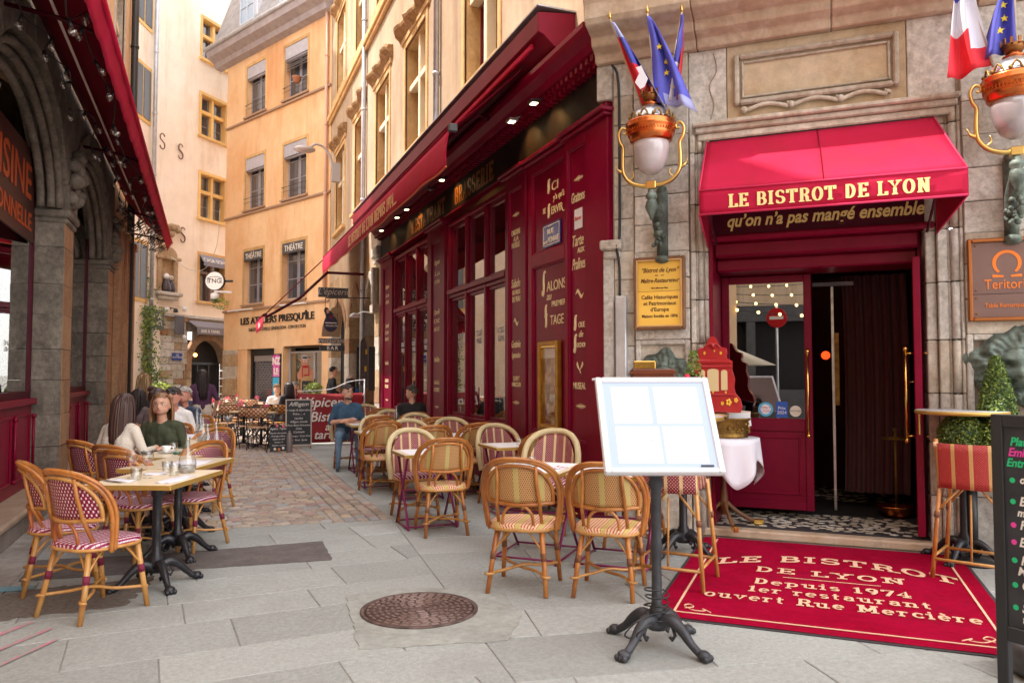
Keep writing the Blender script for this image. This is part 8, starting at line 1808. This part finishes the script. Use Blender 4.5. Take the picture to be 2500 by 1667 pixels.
    if beard: 
        b_ = MB()
        for k in range(50):
            t = random.uniform(-1.25, 1.25); b_.sphere(Rh @ Vector((.060*sin(t), .016+.060*cos(t), random.uniform(-.030, -.002))), .010, 6, 4)
        b_.out('beard', beard, o)
    if face:
        EW = mat('eye_white', (.7, .66, .62), .3); EI = mat('eye_iris', (.06, .035, .02), .2); LP = mat('lips', (.48, .12, .11), .4)
        for s in (-1, 1):
            e = MB().sphere(H_(s*.033, .076, .085), .0125*h, 8, 6).out('eye', EW, o); MB().sphere(H_(s*.033, .0835, .085), .0075*h, 8, 6).out('iris', EI, e)
            MB().tube([H_(s*.017, .094, .103), H_(s*.033, .096, .109), H_(s*.050, .086, .104)], .0045*h, 5).out('eyebrow', hairc[0] if isinstance(hairc, list) else hairc, o)
        MB().sphere(H_(0, .091, .020), .016*h, 10, 6, (1.35, .6, .42)).out('mouth', LP, o)
    if glasses:
        g = MB()
        for s in (-1, 1): g.sphere(H_(s*.034, .05, .19), .026, 8, 6, (1.1, .6, .8))
        g.tube([H_(-.08, .0, .17), H_(-.04, .05, .185), H_(.04, .05, .185), H_(.08, .0, .17)], .006, 5); g.out('sunglasses', BLACK, o)
    return o
HB = [mat('dark_brown_hair', (.045, .018, .014), .45), mat('brown_streaks', (.10, .038, .022), .45)]
HL = [mat('light_brown_hair', (.20, .09, .035), .45), mat('honey_streaks', (.36, .18, .08), .45)]
HD = [mat('near_black_hair', (.015, .008, .008), .4), mat('dark_highlights', (.05, .02, .014), .45)]
HG = [mat('grey_brown_hair', (.06, .045, .04), .5), mat('grey_streaks', (.16, .13, .12), .5)]
HBL = [mat('dark_blonde_hair', (.22, .12, .05), .5), mat('blonde_streaks', (.55, .38, .2), .5)]
CRM = mat('cream_knit', (.68, .60, .50), .9, c2=(.74, .66, .57), scale=12, bump=.7, bscale=16)
GRN = mat('dark_green_top', (.045, .052, .026), .85, c2=(.06, .07, .034), scale=9, bump=.7, bscale=14)
WHT = mat('white_pullover', (.74, .70, .68), .85, c2=(.8, .76, .74), scale=7, bump=.7, bscale=14)
NVY = mat('navy_puffer', (.035, .045, .085), .5, c2=(.055, .07, .12), scale=12, bump=.3, bscale=12)
BLK = mat('black_cloth', (.014, .013, .016), .8)
DNM = mat('denim_shirt', (.03, .075, .135), .85, c2=(.045, .105, .18), scale=9, bump=.8, bscale=14)
JNS = mat('faded_jeans', (.09, .16, .26), .85, c2=(.20, .30, .42), scale=4, bump=.2, bscale=60)
PUR = mat('plum_tshirt', (.07, .022, .06), .85, c2=(.09, .03, .075), scale=6); BGE = mat('beige_trousers', (.55, .46, .38), .85, c2=(.62, .52, .43), scale=5)
TAUP = mat('taupe_top', (.14, .10, .10), .85); BLUS = mat('blue_shirt', (.05, .15, .36), .85); DTR = mat('dark_trousers', (.03, .03, .04), .8)
tabL = [((-.24, .05, .20), (-.15, .30, .24)), ((.24, .05, .20), (.15, .30, .24))]
person('woman with long brown hair and cream pullover seen from behind at the cup table', -.80, 8.16, -40, 'sit', CRM, DTR, HB, 'long', [((-.23, .03, .24), (-.15, .26, .24)), ((.25, .10, .25), (.16, .32, .26))], lean=.08, w=.98, face=False, yaw=6, h=.98, voxel=.010)
person('woman with light brown hair and dark green top talking across the cup table', -.42, 8.66, 158, 'sit', GRN, DTR, HL, 'bob', tabL, lean=.06, w=1.02, yaw=10, h=.97, voxel=.009)
person('man in white pullover with sunglasses on his head leaning over a left table', -.38, 11.0, 165, 'sit', WHT, DTR, HG, 'short', tabL, lean=.12, skin=SKINR, yaw=-5, pitch=-18, glasses=True)
person('brown haired person with hair tied up behind the woman in green', -.62, 10.35, -55, 'sit', TAUP, DTR, HB, 'bun', tabL, lean=.06, face=False, h=1.0)
person('bald man behind the man in the white pullover', -.46, 11.75, -40, 'sit', WHT, DTR, HG, 'bald', tabL, skin=SKINR, face=False, lean=.02, h=1.02)
person('grey haired man in a quilted navy jacket at the far left tables', -.30, 12.3, 150, 'sit', NVY, DTR, [mat('pale_grey_hair', (.45, .40, .36), .6)], 'short', tabL, skin=SKINR, w=1.12, lean=.05, h=.97, glasses=False)
person('dark haired woman in a taupe top with her back to the camera by the arcade', -.98, 12.6, -30, 'sit', TAUP, DTR, HD, 'long', tabL, face=False, h=.95)
person('blonde streaked woman in a black jacket near the ivy', -1.08, 15.1, -10, 'sit', BLK, DTR, HBL, 'wavy', tabL, face=False, h=1.08, seat=.60)
person('waitress with long wavy dark hair and plum t-shirt standing among the tables', -.10, 15.0, 8, 'stand', PUR, BGE, HD, 'wavy', [((-.27, -.02, .26), (-.30, .22, .16)), ((.25, -.04, .22), (.24, .10, .02))], h=.925, face=False, sleeves='short', lean=.0)
person('bearded man in denim shirt and faded jeans sitting with folded arms', 2.12, 12.62, 172, 'sit', DNM, JNS, HG, 'short', [((-.27, .06, .18), (.02, .25, .22)), ((.27, .06, .20), (-.04, .26, .26))], lean=.03, yaw=28, sleeves='roll', knees=[(-.16, .42), (.14, .36)], beard=HG[0], w=1.1, voxel=.010, shoe=mat('blue_suede', (.05, .08, .11), .8), h=.99)
person('man in black with greying hair before the far shop window', 3.18, 12.55, -8, 'sit', BLK, DTR, HG, 'short', tabL, lean=.02, yaw=60, face=False, w=1.12, h=.97)
person('man in a black shirt standing near the grocery doorway', 2.92, 20.0, -80, 'stand', BLK, DTR, HD, 'short', [((-.24, .0, .22), (-.2, .2, .1)), ((.24, .0, .22), (.2, .2, .1))], h=.985, face=True)
person('person in a blue shirt and pale cap behind the red banner', 3.37, 19.6, 5, 'sit', BLUS, DTR, HD, 'long', tabL, face=False, seat=.58, h=1.03)
cp_ = MB().lathe([(.105, 0), (.10, .05), (.05, .09), (0, .10)], (0, 0, 0), 14).out('cap', mat('pale_cap', (.5, .38, .34), .8), None, loc=(3.37, 19.63, 1.42)); tag(cp_, 'pale peaked cap worn by the person in the blue shirt', 'cap')
person('dark haired woman in dark clothes at the table by the beer menu', 1.72, 18.0, 20, 'sit', BLK, DTR, HD, 'bob', tabL, face=False, h=1.0)
person('fair haired child in white across the table by the beer menu', 1.50, 18.9, 195, 'sit', WHT, DTR, HBL, 'short', tabL, h=.9, voxel=.013)
person('grey haired person in white beyond the table by the beer menu', 1.92, 19.0, 185, 'sit', WHT, DTR, HG, 'short', tabL, h=.98, voxel=.013)
person('dark clothed person carrying a red and green parcel beside the waitress', -.42, 16.0, 20, 'sit', NVY, DTR, HD, 'short', tabL, face=False, h=.9)
